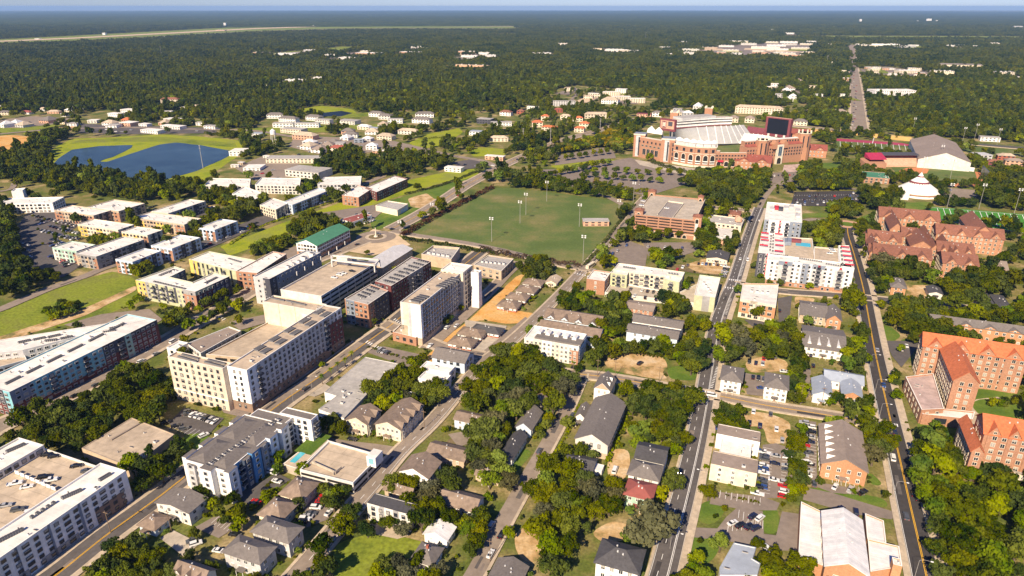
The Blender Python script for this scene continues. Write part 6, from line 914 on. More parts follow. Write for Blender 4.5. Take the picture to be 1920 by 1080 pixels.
# ================= buildings among the far trees =================
FAR = [(215, 219, 26, 14, 6, 'white', 'whiteroof'), (244, 212, 40, 18, 6, 'white', 'whiteroof'), (237, 231, 16, 13, 6, 'orangebrick', 'tileroof'), (270, 237, 18, 12, 4, 'white', 'whiteroof'), (291, 234, 20, 14, 5, 'white', 'greyroof'), (322, 242, 42, 15, 5, 'offwhite', 'whiteroof'), (283, 250, 36, 16, 5, 'white', 'whiteroof'), (376, 235, 16, 10, 5, 'white', 'greyroof'), (395, 242, 24, 12, 5, 'white', 'greyroof'), (318, 195, 36, 12, 10, 'beige', 'gothicroof'), (347, 206, 18, 10, 5, 'white', 'whiteroof'), (368, 204, 20, 10, 5, 'cream', 'tanroof'), (314, 214, 16, 10, 5, 'white', 'whiteroof'), (465, 154, 26, 12, 6, 'white', 'salmon'), (505, 164, 14, 10, 6, 'cream', 'whiteroof'), (555, 153, 60, 10, 5, 'white', 'whiteroof'), (605, 149, 60, 10, 5, 'white', 'whiteroof'), (535, 104, 90, 50, 8, 'white', 'whiteroof'), (488, 101, 70, 30, 6, 'salmon', 'tanroof'), (325, 110, 26, 20, 7, 'cream', 'whiteroof'), (304, 72, 60, 30, 9, 'white', 'whiteroof'), (195, 66, 20, 20, 16, 'white', 'white'), (70, 74, 40, 20, 5, 'white', 'whiteroof'), (422, 51, 22, 22, 40, 'white', 'white'), (414, 58, 90, 25, 7, 'salmon', 'whiteroof'), (540, 50, 80, 30, 6, 'white', 'whiteroof'), (590, 49, 80, 30, 6, 'white', 'whiteroof'), (98, 205, 16, 10, 4, 'offwhite', 'tanroof'), (80, 208, 16, 10, 4, 'white', 'tanroof'), (10, 203, 26, 10, 5, 'white', 'greyroof'), (50, 214, 20, 10, 4, 'white', 'redmetal'), (100, 213, 22, 10, 4, 'salmon', 'tanroof'),
    (548, 250, 40, 18, 7, 'cream', 'greyroof'), (525, 255, 28, 12, 6, 'teal', 'greenmetal'), (570, 262, 38, 16, 7, 'salmon', 'tanroof'), (600, 260, 22, 16, 6, 'offwhite', 'greyroof'), (634, 285, 26, 12, 6, 'cream', 'redtile'), (548, 305, 70, 20, 6, 'cream', 'greyroof'), (487, 317, 30, 18, 5, 'tan', 'greyroof'), (572, 332, 48, 28, 8, 'offwhite', 'greyroof'), (480, 256, 24, 10, 5, 'white', 'bluemetal'), (452, 309, 8, 5, 3, 'tan', 'offwhite'), (440, 314, 10, 5, 3, 'offwhite', 'whiteroof'), (652, 233, 34, 20, 6, 'offwhite', 'greyroof'), (705, 219, 28, 12, 7, 'white', 'shingle'), (722, 224, 24, 12, 7, 'offwhite', 'shingle'), (740, 231, 26, 12, 7, 'white', 'greyroof'), (790, 231, 34, 14, 7, 'white', 'shingle'), (795, 220, 34, 12, 7, 'white', 'shingle'), (908, 232, 26, 16, 8, 'charcoal', 'greyroof'), (938, 236, 36, 14, 6, 'white', 'greyroof'), (896, 254, 28, 14, 6, 'white', 'bluemetal'), (934, 265, 28, 12, 5, 'cream', 'tanroof'), (948, 217, 22, 12, 7, 'white', 'gothicroof'), (1000, 206, 26, 9, 6, 'white', 'whiteroof'), (976, 214, 14, 10, 6, 'redbrick', 'gothicroof'), (927, 300, 26, 9, 5, 'salmon', 'whiteroof'), (850, 322, 22, 11, 5, 'white', 'whiteroof'), (705, 246, 26, 10, 5, 'tan', 'bluemetal'), (722, 262, 26, 14, 6, 'cream', 'tanroof'), (765, 252, 34, 12, 6, 'offwhite', 'tanroof'), (672, 268, 14, 8, 5, 'bluegrey', 'bluemetal'), (712, 288, 22, 10, 4, 'salmon', 'offwhite'), (728, 283, 24, 8, 4, 'salmon', 'offwhite'),
    (1006, 238, 18, 12, 8, 'cream', 'tileroof'), (1022, 226, 14, 10, 8, 'cream', 'tileroof'), (1030, 245, 26, 9, 6, 'cream', 'tileroof'), (1044, 247, 16, 9, 6, 'cream', 'tileroof'), (1095, 240, 16, 10, 8, 'cream', 'tileroof'), (1086, 248, 16, 10, 7, 'cream', 'tileroof'), (1060, 224, 18, 9, 7, 'cream', 'tanroof'), (1082, 228, 18, 9, 7, 'cream', 'tileroof'), (1117, 222, 44, 12, 8, 'beige', 'tanroof'), (1165, 223, 54, 12, 8, 'beige', 'tanroof'), (1207, 222, 26, 12, 8, 'salmon', 'maroon'), (1057, 199, 46, 10, 10, 'lightgrey', 'greyroof'), (1068, 172, 24, 14, 9, 'cream', 'tanroof'), (1046, 211, 16, 9, 6, 'redbrick', 'redmetal'), (1145, 180, 40, 12, 9, 'cream', 'whiteroof'), (1178, 182, 40, 12, 9, 'cream', 'whiteroof'), (1163, 189, 40, 12, 9, 'cream', 'whiteroof'), (1192, 193, 36, 12, 9, 'cream', 'whiteroof'), (1103, 186, 20, 12, 7, 'cream', 'tanroof'), (1232, 219, 18, 10, 8, 'white', 'shingle'), (1270, 212, 16, 10, 8, 'lightgrey', 'greyroof'),
    (690, 104, 110, 50, 10, 'salmon', 'whiteroof'), (655, 112, 90, 40, 8, 'offwhite', 'whiteroof'), (770, 101, 100, 30, 8, 'salmon', 'whiteroof'), (880, 108, 70, 18, 8, 'white', 'whiteroof'), (915, 107, 60, 18, 8, 'white', 'whiteroof'), (885, 126, 120, 14, 7, 'salmon', 'tanroof'), (1122, 94, 50, 20, 8, 'cream', 'tanroof'), (1145, 98, 60, 24, 8, 'white', 'whiteroof'), (1165, 97, 60, 24, 8, 'cream', 'whiteroof'), (1190, 98, 50, 20, 8, 'white', 'whiteroof'), (1248, 92, 60, 24, 9, 'cream', 'whiteroof'), (1250, 104, 40, 14, 8, 'white', 'whiteroof'), (1285, 80, 50, 20, 7, 'white', 'whiteroof'), (1342, 84, 50, 20, 8, 'white', 'whiteroof'), (1322, 92, 110, 24, 8, 'tan', 'tanroof'), (1385, 80, 100, 40, 9, 'cream', 'whiteroof'), (1435, 92, 130, 40, 10, 'cream', 'whiteroof'), (1480, 81, 100, 30, 9, 'white', 'whiteroof'), (1520, 80, 60, 20, 8, 'white', 'whiteroof'), (1500, 93, 80, 30, 9, 'cream', 'whiteroof'), (1470, 103, 90, 30, 8, 'cream', 'whiteroof'), (1425, 101, 60, 20, 7, 'salmon', 'tanroof'), (1370, 97, 70, 20, 8, 'cream', 'whiteroof'), (1548, 85, 50, 20, 8, 'cream', 'whiteroof'), (1480, 64, 70, 20, 9, 'white', 'whiteroof'), (1558, 52, 60, 20, 9, 'white', 'whiteroof'), (1613, 85, 50, 20, 8, 'white', 'whiteroof'), (1660, 86, 130, 30, 9, 'white', 'whiteroof'), (1705, 86, 120, 36, 14, 'beige', 'whiteroof'), (1775, 88, 60, 20, 8, 'white', 'whiteroof'), (1800, 88, 60, 20, 8, 'cream', 'whiteroof'), (1830, 89, 50, 20, 8, 'white', 'whiteroof'), (1900, 90, 80, 20, 9, 'white', 'whiteroof'),
    (1700, 138, 62, 30, 9, 'cream', 'whiteroof'), (1628, 130, 20, 14, 7, 'salmon', 'whiteroof'), (1640, 138, 20, 12, 7, 'cream', 'tanroof'), (1660, 132, 20, 14, 7, 'salmon', 'tanroof'), (1765, 141, 62, 18, 12, 'cream', 'greyroof'), (1880, 143, 58, 18, 12, 'cream', 'greyroof'), (1800, 127, 130, 16, 9, 'cream', 'shingle'), (1910, 150, 30, 14, 8, 'white', 'whiteroof'), (1672, 180, 96, 40, 12, 'white', 'whiteroof'), (1422, 214, 86, 14, 12, 'cream', 'tanroof'), (1475, 211, 40, 14, 12, 'cream', 'tanroof'), (1375, 229, 16, 14, 8, 'cream', 'brownroof'), (1405, 230, 16, 14, 8, 'cream', 'brownroof'), (1500, 235, 22, 14, 7, 'cream', 'shingle'), (1520, 236, 16, 14, 7, 'cream', 'shingle'), (1572, 214, 24, 12, 6, 'cream', 'brownroof'), (1479, 191, 14, 12, 8, 'white', 'whitemetal'), (1460, 183, 16, 12, 8, 'lightgrey', 'greyroof'), (1440, 169, 30, 12, 8, 'cream', 'whiteroof'), (1415, 168, 36, 12, 8, 'white', 'whiteroof'), (1452, 163, 18, 12, 8, 'white', 'whiteroof'), (1580, 137, 18, 12, 8, 'cream', 'whiteroof'), (1585, 152, 16, 12, 8, 'salmon', 'whiteroof'), (1535, 182, 14, 10, 6, 'white', 'whiteroof'), (1580, 182, 14, 10, 6, 'white', 'whiteroof'), (1855, 265, 26, 14, 6, 'white', 'greyroof'), (1560, 120, 24, 12, 7, 'cream', 'whiteroof'), (1840, 300, 18, 18, 7, 'lightgrey', 'silvermetal'), (1885, 300, 20, 10, 6, 'redbrick', 'tanroof'), (1900, 310, 20, 10, 6, 'salmon', 'brownroof'), (1862, 312, 14, 10, 6, 'maroon', 'gothicroof'),
    (1613, 41, 24, 24, 34, 'white', 'white'), (1741, 41, 60, 30, 38, 'white', 'white'), (1720, 41, 20, 20, 14, 'white', 'white'), (1756, 41, 24, 20, 18, 'white', 'white'), (1908, 54, 70, 30, 22, 'lightgrey', 'whiteroof'), (500, 297, 10, 5, 3, 'offwhite', 'whiteroof'), (1450, 57, 40, 20, 8, 'white', 'whiteroof'), (515, 222, 30, 12, 7, 'white', 'shingle'), (540, 229, 36, 12, 7, 'white', 'shingle'), (562, 231, 36, 12, 7, 'offwhite', 'shingle'), (588, 226, 30, 12, 7, 'white', 'shingle'), (606, 232, 30, 12, 7, 'offwhite', 'greyroof'), (575, 239, 40, 12, 7, 'white', 'greyroof'), (530, 239, 34, 12, 7, 'white', 'greyroof'), (1115, 423, 24, 10, 4.5, 'salmon', 'greyroof')]
def more(n, x0, x1, y0, y1, L0, L1, h0, h1, walls, roofs, seed):
    g = random.Random(seed)
    for _ in range(n): FAR.append((g.uniform(x0, x1), g.uniform(y0, y1), g.uniform(L0, L1), g.uniform(10, 24), g.uniform(h0, h1), g.choice(walls), g.choice(roofs)))
WL = ['white', 'white', 'cream', 'offwhite', 'salmon', 'lightgrey']; RL = ['whiteroof', 'whiteroof', 'whiteroof', 'tanroof', 'greyroof']; RS = ['shingle', 'tanroof', 'greyroof', 'brownroof', 'whitemetal']
more(26, 1290, 1520, 77, 108, 35, 100, 7, 11, WL, RL, 3); more(10, 1615, 1735, 126, 150, 14, 40, 5, 9, WL, RL, 4); more(12, 0, 140, 205, 240, 12, 26, 4, 6, WL, RS, 5); more(10, 560, 640, 255, 296, 14, 30, 4, 7, WL, RS, 6); more(9, 640, 770, 235, 290, 14, 26, 4, 7, WL, RS, 7); more(7, 150, 410, 228, 240, 16, 34, 4, 6, WL, RL, 8); more(8, 1110, 1210, 175, 196, 24, 40, 8, 10, ['cream', 'white'], ['whiteroof', 'tanroof'], 9); more(8, 1420, 1600, 150, 190, 12, 24, 6, 8, WL, RS, 10); more(12, 560, 1260, 84, 112, 40, 90, 6, 9, WL, RL, 11); more(8, 1620, 1915, 78, 92, 40, 100, 7, 10, WL, RL, 12); more(6, 440, 560, 285, 335, 10, 26, 3, 6, WL, RL, 13); more(6, 1250, 1420, 205, 222, 14, 26, 7, 9, WL, RS, 14)
nmc = {'white': 'white', 'offwhite': 'off-white', 'cream': 'cream', 'tan': 'tan', 'beige': 'beige', 'salmon': 'pinkish', 'orangebrick': 'orange', 'lightgrey': 'light grey', 'charcoal': 'dark', 'redbrick': 'red', 'teal': 'teal', 'bluegrey': 'blue-grey', 'maroon': 'maroon'}
nmr = {'whiteroof': 'white', 'greyroof': 'grey', 'tanroof': 'tan', 'tileroof': 'orange tile', 'gothicroof': 'dark red', 'redtile': 'red', 'bluemetal': 'blue-grey', 'shingle': 'dark grey', 'salmon': 'pink', 'white': 'white', 'offwhite': 'pale', 'redmetal': 'rust', 'maroon': 'maroon', 'brownroof': 'brown', 'whitemetal': 'white', 'greenmetal': 'green', 'silvermetal': 'silver'}
PUT = []
for x, y, L, W, h, wm, rm in FAR:
    c = G(x, y) + GN*W/2*.6
    if any(np.linalg.norm(c - q_) < (L + l_)*.55 for q_, l_ in PUT): continue
    if len(PUT) > 190 and blocked(np.array([c]), KEEP_HARD)[0]: continue
    PUT.append((c, L)); far = y < 190; u = np.array([1., 0.]) if random.random() < .4 else GE; hip = rm in ('shingle', 'tileroof', 'gothicroof', 'redtile', 'brownroof', 'redmetal', 'whitemetal') or (not far and rm == 'tanroof')
    kind = 'tower' if h > 15 and L < 30 else 'house' if L < 24 and hip else 'building'
    t = thing(kind, c); w = np.array([-u[1], u[0]]); b = MB(); b.box(c, u, L, W, 0, h, wm); b.build('wall', t); a = c - u*L/2 - w*W/2; b = MB()
    if hip: roof_shape(b, a, u, w, L, W, h, W*.28, 'hip', rm)
    else: b.box(c, u, L + .6, W + .6, h, h + .5, rm)
    b.build('roof', t); k = h/(2 if h < 9 else 4)
    b = MB()
    if L < 120:
        for j in range(2 if h < 9 else 4):
            n = max(2, int(L/5))
            for i in range(n): b.box(c - w*(W/2 + .05) + u*(-L/2 + L*(i + .5)/n), u, L/n*.5, .2, k*j + k*.35, k*j + k*.8, 'glass')
        b.build('window_band', t, kind='stuff')
    if far and L > 50:
        for i in range(4): b = MB(); b.box(c + u*L*(i - 1.5)*.22 + w*W*.1, u, 5, 4, h + .4, h + 2.2, 'unitlight'); b.build('rooftop_unit', t)
    mg = min(330, max(12, (15 - h*.6)*c[1]/190)); KEEP.append(ccw([a - u*4 - w*mg, a + u*(L + 4) - w*mg, a + u*(L + 4) + w*(W + 3), a - u*4 + w*(W + 3)]))
    if far: ap = sheet('forecourt', None, random.choice(['paleground', 'meadow', 'lotasphalt', 'lotasphalt']), world=[a - u*L*.2 - w*mg*.7, a + u*L*1.2 - w*mg*.7, a + u*L*1.25 + w*(W + 6), a - u*L*.25 + w*(W + 6)], z=.6 + random.random()*.5)
    auto(t, '%s %s with %s roof' % ('long' if L > 60 else 'small' if L < 22 else 'low' if h < 7 else '', kind if kind != 'building' else 'building', nmr.get(rm, 'grey')) if wm in ('white',) else '%s walled %s with %s roof' % (nmc.get(wm, 'pale'), kind, nmr.get(rm, 'grey')), kind, 'buildings among the far trees')
# ================= trees =================
def crown_arrays(kind, nq, size, seed):
    """leaf clumps spread over many lobes of an uneven crown of radius 1; z from the ground"""
    g = np.random.default_rng(seed)
    if kind == 'oak': nl, zc, rz, lo = 17, 1.0, .52, .32
    elif kind == 'pine': nl, zc, rz, lo = 14, 1.9, 1.15, .34
    elif kind == 'column': nl, zc, rz, lo = 10, 1.3, 1.0, .42
    else: nl, zc, rz, lo = 9, .95, .55, .42
    L = []
    for i in range(nl):
        a = g.uniform(0, 2*math.pi); r = math.sqrt(g.uniform(0, 1))*(.72 if kind != 'pine' else .5); t = g.uniform(-1, 1)
        if kind in ('pine', 'column'): r *= (1.05 - .42*(t + 1)/2)
        L.append((r*math.cos(a), r*math.sin(a), zc + t*rz*math.sqrt(max(.05, 1 - r*r))*.8, lo*g.uniform(.75, 1.25)))
    L.append((0, 0, zc + rz*.35, lo*1.25)); L = np.array(L); k = g.choice(len(L), nq, p=L[:, 3]**2/np.sum(L[:, 3]**2)); d = g.normal(size=(nq, 3)); d /= np.linalg.norm(d, axis=1)[:, None]
    d[:, 2] = np.where(d[:, 2] < -.35, -d[:, 2], d[:, 2]); c = L[k, :3] + d*(L[k, 3]*g.uniform(.55, 1.08, nq))[:, None]*np.array([1, 1, .85])
    n = d + g.normal(scale=.55, size=(nq, 3)); n /= np.linalg.norm(n, axis=1)[:, None]
    x = np.cross(n, g.normal(size=(nq, 3))); x /= np.linalg.norm(x, axis=1)[:, None]; y = np.cross(n, x); s = (size*g.uniform(.6, 1.35, nq))[:, None]
    v = np.stack([c - x*s*.6 - y*s*.25, c + x*s*.15 - y*s*.6 + n*s*.1, c + x*s*.65 + y*s*.1, c - x*s*.1 + y*s*.6 + n*s*.12], 1).reshape(-1, 3)
    return v, np.arange(nq*4).reshape(-1, 4)
def qmesh(name, v, f, mats, mi=None):
    me = bpy.data.meshes.new(name); me.vertices.add(len(v)); me.vertices.foreach_set('co', np.asarray(v, np.float32).ravel()); nf = len(f); me.loops.add(nf*4); me.loops.foreach_set('vertex_index', np.asarray(f, np.int32).ravel()); me.polygons.add(nf)
    me.polygons.foreach_set('loop_start', np.arange(nf, dtype=np.int32)*4); me.polygons.foreach_set('loop_total', np.full(nf, 4, np.int32))
    for m in mats: me.materials.append(M[m])
    if mi is not None: me.polygons.foreach_set('material_index', np.asarray(mi, np.int32))
    me.update(calc_edges=True); return me
def trunk_mesh(kind):
    b = MB(); top = {'oak': .75, 'pine': 1.9, 'column': .9, 'round': .7}[kind]; b.tube((0, 0, 0), (.03, .02, top*.55), .085, .06, 'bark', 7)
    for i in range(4):
        a = i*1.7 + .4; b.tube((.03, .02, top*.5), (.4*math.cos(a), .4*math.sin(a), top*1.25), .05, .015, 'bark', 5)
    b.tube((.03, .02, top*.5), (0, .03, top*1.5), .055, .015, 'bark', 5); return b.mesh('trunk')
TR = {k: trunk_mesh(k) for k in ('oak', 'pine', 'column', 'round')}
KINDS = {  # kind, leaf material, height of a crown of radius 1 by shape
    'oak': ('oak', 'oakleaf'), 'dark': ('oak', 'darkleaf'), 'lime': ('round', 'limeleaf'), 'pine': ('pine', 'darkleaf'), 'column': ('column', 'limeleaf'), 'round': ('round', 'oakleaf'), 'yellow': ('round', 'yellowleaf'), 'moss': ('oak', 'mossleaf')}
CR = {}
for i, (k, (sh, lm)) in enumerate(KINDS.items()): CR[k] = [qmesh('crown', *crown_arrays(sh, 1500 if sh == 'oak' else 800, .115 if sh == 'oak' else .15, 31*i + j), [lm]) for j in range(3)]
PV = np.array([(0, 0)]); KB = []
HARD = KEEP_HARD; NEAR = []                                  # (x, y, radius m, kind)
def tree(px, py, r, kind='oak'):
    """a crown seen at this pixel with this pixel radius"""
    g0 = G(px, py, 6); d = proj(*g0, 6)[2]; rm = r*d/F; g = G(px, py, min(14, rm*.95)); NEAR.append((g[0], g[1], rm, kind))
def grove(px, rmin, rmax, kinds, dens=1.0, seed=0, keep=True):
    """trees scattered over a canopy outlined in the photo, radii in metres"""
    p = np.array(poly(px, 5)); g = np.random.default_rng(seed + abs(int(px[0][0]))); A = abs(area(p)); n = int(A/(math.pi*((rmin + rmax)/2)**2)*1.9*dens) + 1; lo, hi = p.min(0), p.max(0); got = []
    for _ in range(n*14):
        if len(got) >= n: break
        q = g.uniform(lo, hi); r = g.uniform(rmin, rmax)
        if not inpoly(q[None], p)[0]: continue
        if any((q[0] - a)**2 + (q[1] - b)**2 < (.52*(r + c))**2 for a, b, c in got): continue
        got.append((q[0], q[1], r))
    if keep and got:
        b_ = blocked(np.array([x[:2] for x in got]), HARD if px[0][1] > 560 else KEEP); got = [t for t, k_ in zip(got, b_) if not k_]
    for a, b, c in got: NEAR.append((a, b, c, kinds[int(g.integers(len(kinds)))]))
OD = ('oak', 'oak', 'dark', 'lime', 'oak', 'moss', 'dark'); DK = ('dark', 'oak', 'dark'); MX = ('oak', 'lime', 'oak', 'round')
for px, a, b, ks, dn in [
    ([(5, 822), (60, 778), (160, 742), (225, 703), (270, 690), (300, 700), (312, 728), (312, 772), (245, 780), (190, 812), (150, 835), (95, 832), (60, 815)], 4, 7, DK, 1.1), ([(240, 880), (300, 850), (330, 820), (345, 840), (338, 880), (332, 902), (275, 925), (255, 905)], 4, 6.5, OD, 1.2), ([(310, 715), (330, 700), (328, 725), (315, 735)], 3, 4, MX, 1), ([(180, 1060), (215, 1010), (250, 1010), (330, 1045), (420, 1055), (430, 1075), (330, 1080), (190, 1080)], 2.5, 5, OD, 1.0), ([(350, 880), (395, 925), (440, 930), (470, 955), (450, 985), (405, 962), (380, 930)], 2.5, 4, MX, .8),
    ([(700, 695), (740, 688), (788, 700), (798, 730), (780, 768), (735, 762), (685, 758), (700, 730)], 4, 6.5, OD, 1.2), ([(788, 722), (830, 722), (845, 742), (812, 760), (790, 745)], 4, 6, OD, 1.1), ([(625, 775), (650, 765), (652, 800), (632, 815)], 3, 4, MX, 1), ([(595, 790), (625, 785), (632, 808), (605, 810)], 3, 4.5, DK, 1),
    ([(862, 735), (890, 695), (930, 652), (965, 655), (1000, 665), (1060, 700), (1078, 718), (1062, 752), (1020, 772), (985, 768), (958, 790), (935, 832), (915, 850), (905, 820), (925, 780), (885, 765)], 4.5, 8, OD, 1.2), ([(890, 790), (930, 800), (940, 840), (960, 880), (955, 905), (905, 905), (890, 870), (880, 830)], 4, 6, OD, 1.1), ([(1175, 732), (1220, 722), (1300, 735), (1306, 778), (1270, 795), (1230, 788), (1182, 768)], 5, 7, DK, 1.3), ([(1335, 622), (1400, 615), (1418, 650), (1390, 666), (1345, 682)], 5.5, 8, OD, 1.3), ([(1100, 665), (1130, 632), (1165, 645), (1215, 640), (1250, 645), (1250, 658), (1180, 655), (1135, 668), (1112, 690)], 3.5, 5.5, OD, 1.2), ([(1255, 655), (1300, 632), (1308, 690), (1280, 695)], 4, 6.5, OD, 1.1), ([(1085, 640), (1105, 600), (1140, 578), (1172, 575), (1180, 590), (1165, 620), (1120, 640)], 4, 7, OD, 1.2),
    ([(1040, 560), (1080, 548), (1130, 572), (1170, 560), (1180, 575), (1150, 600), (1100, 590)], 4, 6, MX, 1.1), ([(1000, 872), (1080, 868), (1108, 900), (1080, 950), (1092, 1030), (1030, 1078), (1005, 1005), (992, 910)], 4.5, 7, OD, 1.15), ([(1092, 900), (1150, 893), (1172, 925), (1160, 960), (1110, 972), (1085, 940)], 4.5, 7, OD, 1.1), ([(1255, 900), (1290, 892), (1294, 940), (1262, 945)], 5, 7, DK, 1.2), ([(1235, 550), (1280, 562), (1290, 580), (1250, 590)], 4, 6, DK, 1.1), ([(1282, 595), (1330, 592), (1335, 612), (1290, 615)], 3.5, 4.5, ('round',), 1.1),
    ([(1718, 848), (1760, 835), (1848, 848), (1925, 905), (1925, 1085), (1765, 1085), (1752, 990), (1724, 920)], 4.5, 7.5, ('oak', 'dark', 'lime', 'oak'), 1.8), ([(1482, 795), (1508, 795), (1508, 910), (1500, 938), (1482, 930)], 2.5, 4, MX, 1.2), ([(1430, 1062), (1500, 1040), (1515, 1085), (1420, 1085)], 4, 6.5, OD, 1.2), ([(1250, 1075), (1380, 1066), (1420, 1085), (1260, 1085)], 3, 5, ('lime', 'oak'), 1.1), ([(620, 935), (680, 915), (708, 960), (690, 1000), (640, 995), (615, 960)], 4.5, 6.5, OD, .9), ([(760, 905), (845, 880), (880, 930), (870, 980), (800, 1000), (765, 965)], 4.5, 6.5, OD, 1.15), ([(545, 1055), (610, 1018), (640, 1085), (550, 1085)], 4, 6, DK, 1.1), ([(690, 1055), (800, 1030), (840, 1085), (680, 1085)], 3, 5, OD, .9), ([(860, 975), (905, 960), (905, 1010), (880, 1040), (860, 1010)], 3.5, 5, OD, 1.0), ([(605, 906), (655, 912), (655, 928), (610, 925)], 2.5, 3.5, MX, 1.1), ([(680, 880), (712, 860), (715, 890), (690, 905)], 3, 4, OD, 1), ([(1045, 855), (1065, 832), (1120, 840), (1120, 852), (1075, 850)], 3, 4, MX, 1),
    ([(1345, 770), (1390, 765), (1395, 800), (1345, 800)], 3.5, 5, MX, 1.1), ([(1422, 615), (1475, 608), (1500, 640), (1490, 672), (1430, 668)], 4, 6, OD, .9), ([(1482, 680), (1510, 670), (1512, 735), (1485, 755)], 3, 4.5, OD, 1.2), ([(1660, 588), (1700, 578), (1750, 595), (1820, 612), (1830, 640), (1790, 632), (1730, 640), (1690, 622)], 5, 8, DK, 1.25), ([(1580, 635), (1620, 625), (1622, 680), (1590, 690)], 4, 5.5, ('lime', 'oak'), .9), ([(1585, 752), (1630, 745), (1645, 775), (1625, 800), (1595, 785)], 3.5, 5, MX, 1.0), ([(1625, 800), (1665, 808), (1672, 850), (1655, 880), (1632, 860)], 4.5, 6.5, OD, 1.1), ([(1728, 800), (1770, 795), (1790, 815), (1760, 830)], 2.5, 3.5, ('lime', 'round'), .8), ([(1672, 690), (1685, 690), (1690, 740), (1678, 745)], 2.5, 3, MX, .8),
    ([(1645, 500), (1690, 480), (1745, 500), (1750, 530), (1690, 535), (1660, 530)], 4.5, 7, OD, 1.2), ([(1620, 470), (1640, 500), (1660, 550), (1640, 552), (1620, 510)], 4, 6, OD, 1.2), ([(1785, 510), (1850, 490), (1895, 500), (1900, 540), (1840, 560), (1790, 575), (1765, 540)], 5.5, 9, DK, 1.2), ([(1835, 570), (1900, 580), (1925, 575), (1925, 600), (1840, 600)], 4, 6, OD, 1), ([(1660, 555), (1760, 575), (1830, 585), (1820, 605), (1700, 585)], 4, 6, OD, 1.0), ([(1870, 490), (1925, 440), (1925, 480)], 4, 6, OD, 1), ([(1575, 540), (1620, 535), (1630, 575), (1590, 580)], 5, 7, ('oak',), 1.2), ([(1560, 385), (1610, 382), (1625, 425), (1580, 435), (1560, 415)], 4.5, 7, OD, 1.1), ([(1530, 420), (1562, 415), (1565, 450), (1530, 450)], 4, 6, MX, 1.1), ([(1605, 425), (1640, 420), (1645, 445), (1620, 450)], 4, 5.5, DK, 1.1), ([(1300, 415), (1330, 405), (1345, 440), (1310, 450)], 3.5, 5, MX, 1.0), ([(1365, 430), (1400, 440), (1405, 470), (1380, 485), (1362, 465)], 4, 6, OD, 1.1), ([(1300, 475), (1345, 462), (1352, 490), (1310, 492)], 4, 6, ('lime', 'oak'), 1.1),
    ([(1120, 455), (1160, 430), (1180, 440), (1165, 480), (1130, 500)], 4, 6.5, MX, 1.1), ([(1178, 440), (1215, 432), (1222, 455), (1200, 470)], 4, 6, OD, 1.1), ([(1222, 455), (1262, 460), (1275, 490), (1240, 500), (1222, 480)], 5, 7, ('oak', 'lime'), 1.1), ([(1310, 440), (1340, 440), (1345, 465), (1300, 465)], 4, 6, DK, 1), ([(975, 500), (1020, 485), (1035, 505), (1020, 525), (985, 522)], 4, 6.5, DK, 1.2), ([(1140, 385), (1185, 395), (1180, 415), (1150, 412)], 4, 6, OD, 1.1), ([(1175, 450), (1180, 465), (1210, 475), (1200, 495)], 4, 5, MX, .8),
    # round the stadium car parks
    ([(1000, 335), (1015, 322), (1045, 328), (1075, 345), (1100, 355), (1080, 362), (1040, 355), (1010, 350)], 3.5, 6, OD, 1.1), ([(955, 352), (1000, 330), (1005, 350), (985, 360)], 4.5, 7, DK, 1.2), ([(1045, 275), (1100, 262), (1150, 245), (1180, 232), (1195, 245), (1180, 275), (1130, 275), (1060, 290)], 4, 6, ('oak', 'lime', 'yellow'), 1.0), ([(1060, 330), (1130, 345), (1180, 360), (1215, 375), (1165, 380), (1100, 362)], 3.5, 6, OD, 1.0), ([(1230, 305), (1270, 312), (1340, 320), (1400, 325), (1440, 320), (1440, 345), (1350, 350), (1290, 345), (1250, 335)], 4.5, 7, OD, 1.15), ([(1320, 345), (1400, 340), (1440, 345), (1430, 380), (1360, 388), (1320, 372)], 5, 8, DK, 1.25), ([(1490, 310), (1540, 300), (1600, 310), (1620, 330), (1600, 352), (1540, 352), (1500, 345)], 4, 6.5, OD, 1.0), ([(1480, 355), (1560, 340), (1600, 345), (1600, 360), (1500, 362)], 5, 7, DK, 1.0), ([(1610, 356), (1640, 354), (1685, 356), (1688, 385), (1660, 395), (1630, 385)], 4.5, 7, DK, 1.1), ([(1735, 340), (1790, 345), (1790, 360), (1760, 365), (1740, 355)], 4, 6, DK, 1), ([(1835, 340), (1870, 315), (1925, 300), (1925, 390), (1880, 392), (1850, 375), (1830, 365)], 5.5, 8.5, DK, 1.15), ([(1735, 372), (1778, 372), (1775, 390), (1740, 388)], 4, 6, DK, 1.2), ([(1785, 375), (1832, 378), (1830, 395), (1790, 395)], 4.5, 6, ('oak',), 1.2), ([(1730, 290), (1800, 290), (1806, 308), (1735, 308)], 5, 6.5, DK, 1.3), ([(1820, 295), (1845, 290), (1850, 310), (1825, 308)], 4, 5, MX, 1), ([(1500, 252), (1560, 248), (1600, 254), (1560, 262), (1520, 262)], 3.5, 5, OD, .9), ([(1560, 365), (1560, 420), (1545, 425)], 4, 5, OD, .7),
    ([(80, 575), (110, 560), (150, 560), (140, 580), (90, 590)], 1.5, 3, ('lime', 'dark'), .8), ([(170, 545), (215, 530), (235, 545), (190, 560)], 2, 3.5, ('lime', 'dark'), .9), ([(0, 560), (40, 552), (60, 570), (10, 580)], 1.5, 3, ('lime',), .6),
    ([(1935, 440), (2250, 480), (2400, 760), (2400, 1100), (1935, 1100)], 5, 8, OD, .75), ([(1930, 290), (2200, 300), (2260, 470), (1935, 430)], 5, 8, DK, .6), ([(-330, 400), (-15, 385), (-15, 500), (-330, 560)], 5, 8, DK, .7), ([(-400, 680), (-80, 600), (-90, 720), (-400, 860)], 4.5, 7, OD, .5), ([(-400, 880), (-120, 800), (-200, 1000), (-400, 1100)], 4.5, 7, OD, .6),
    # left half
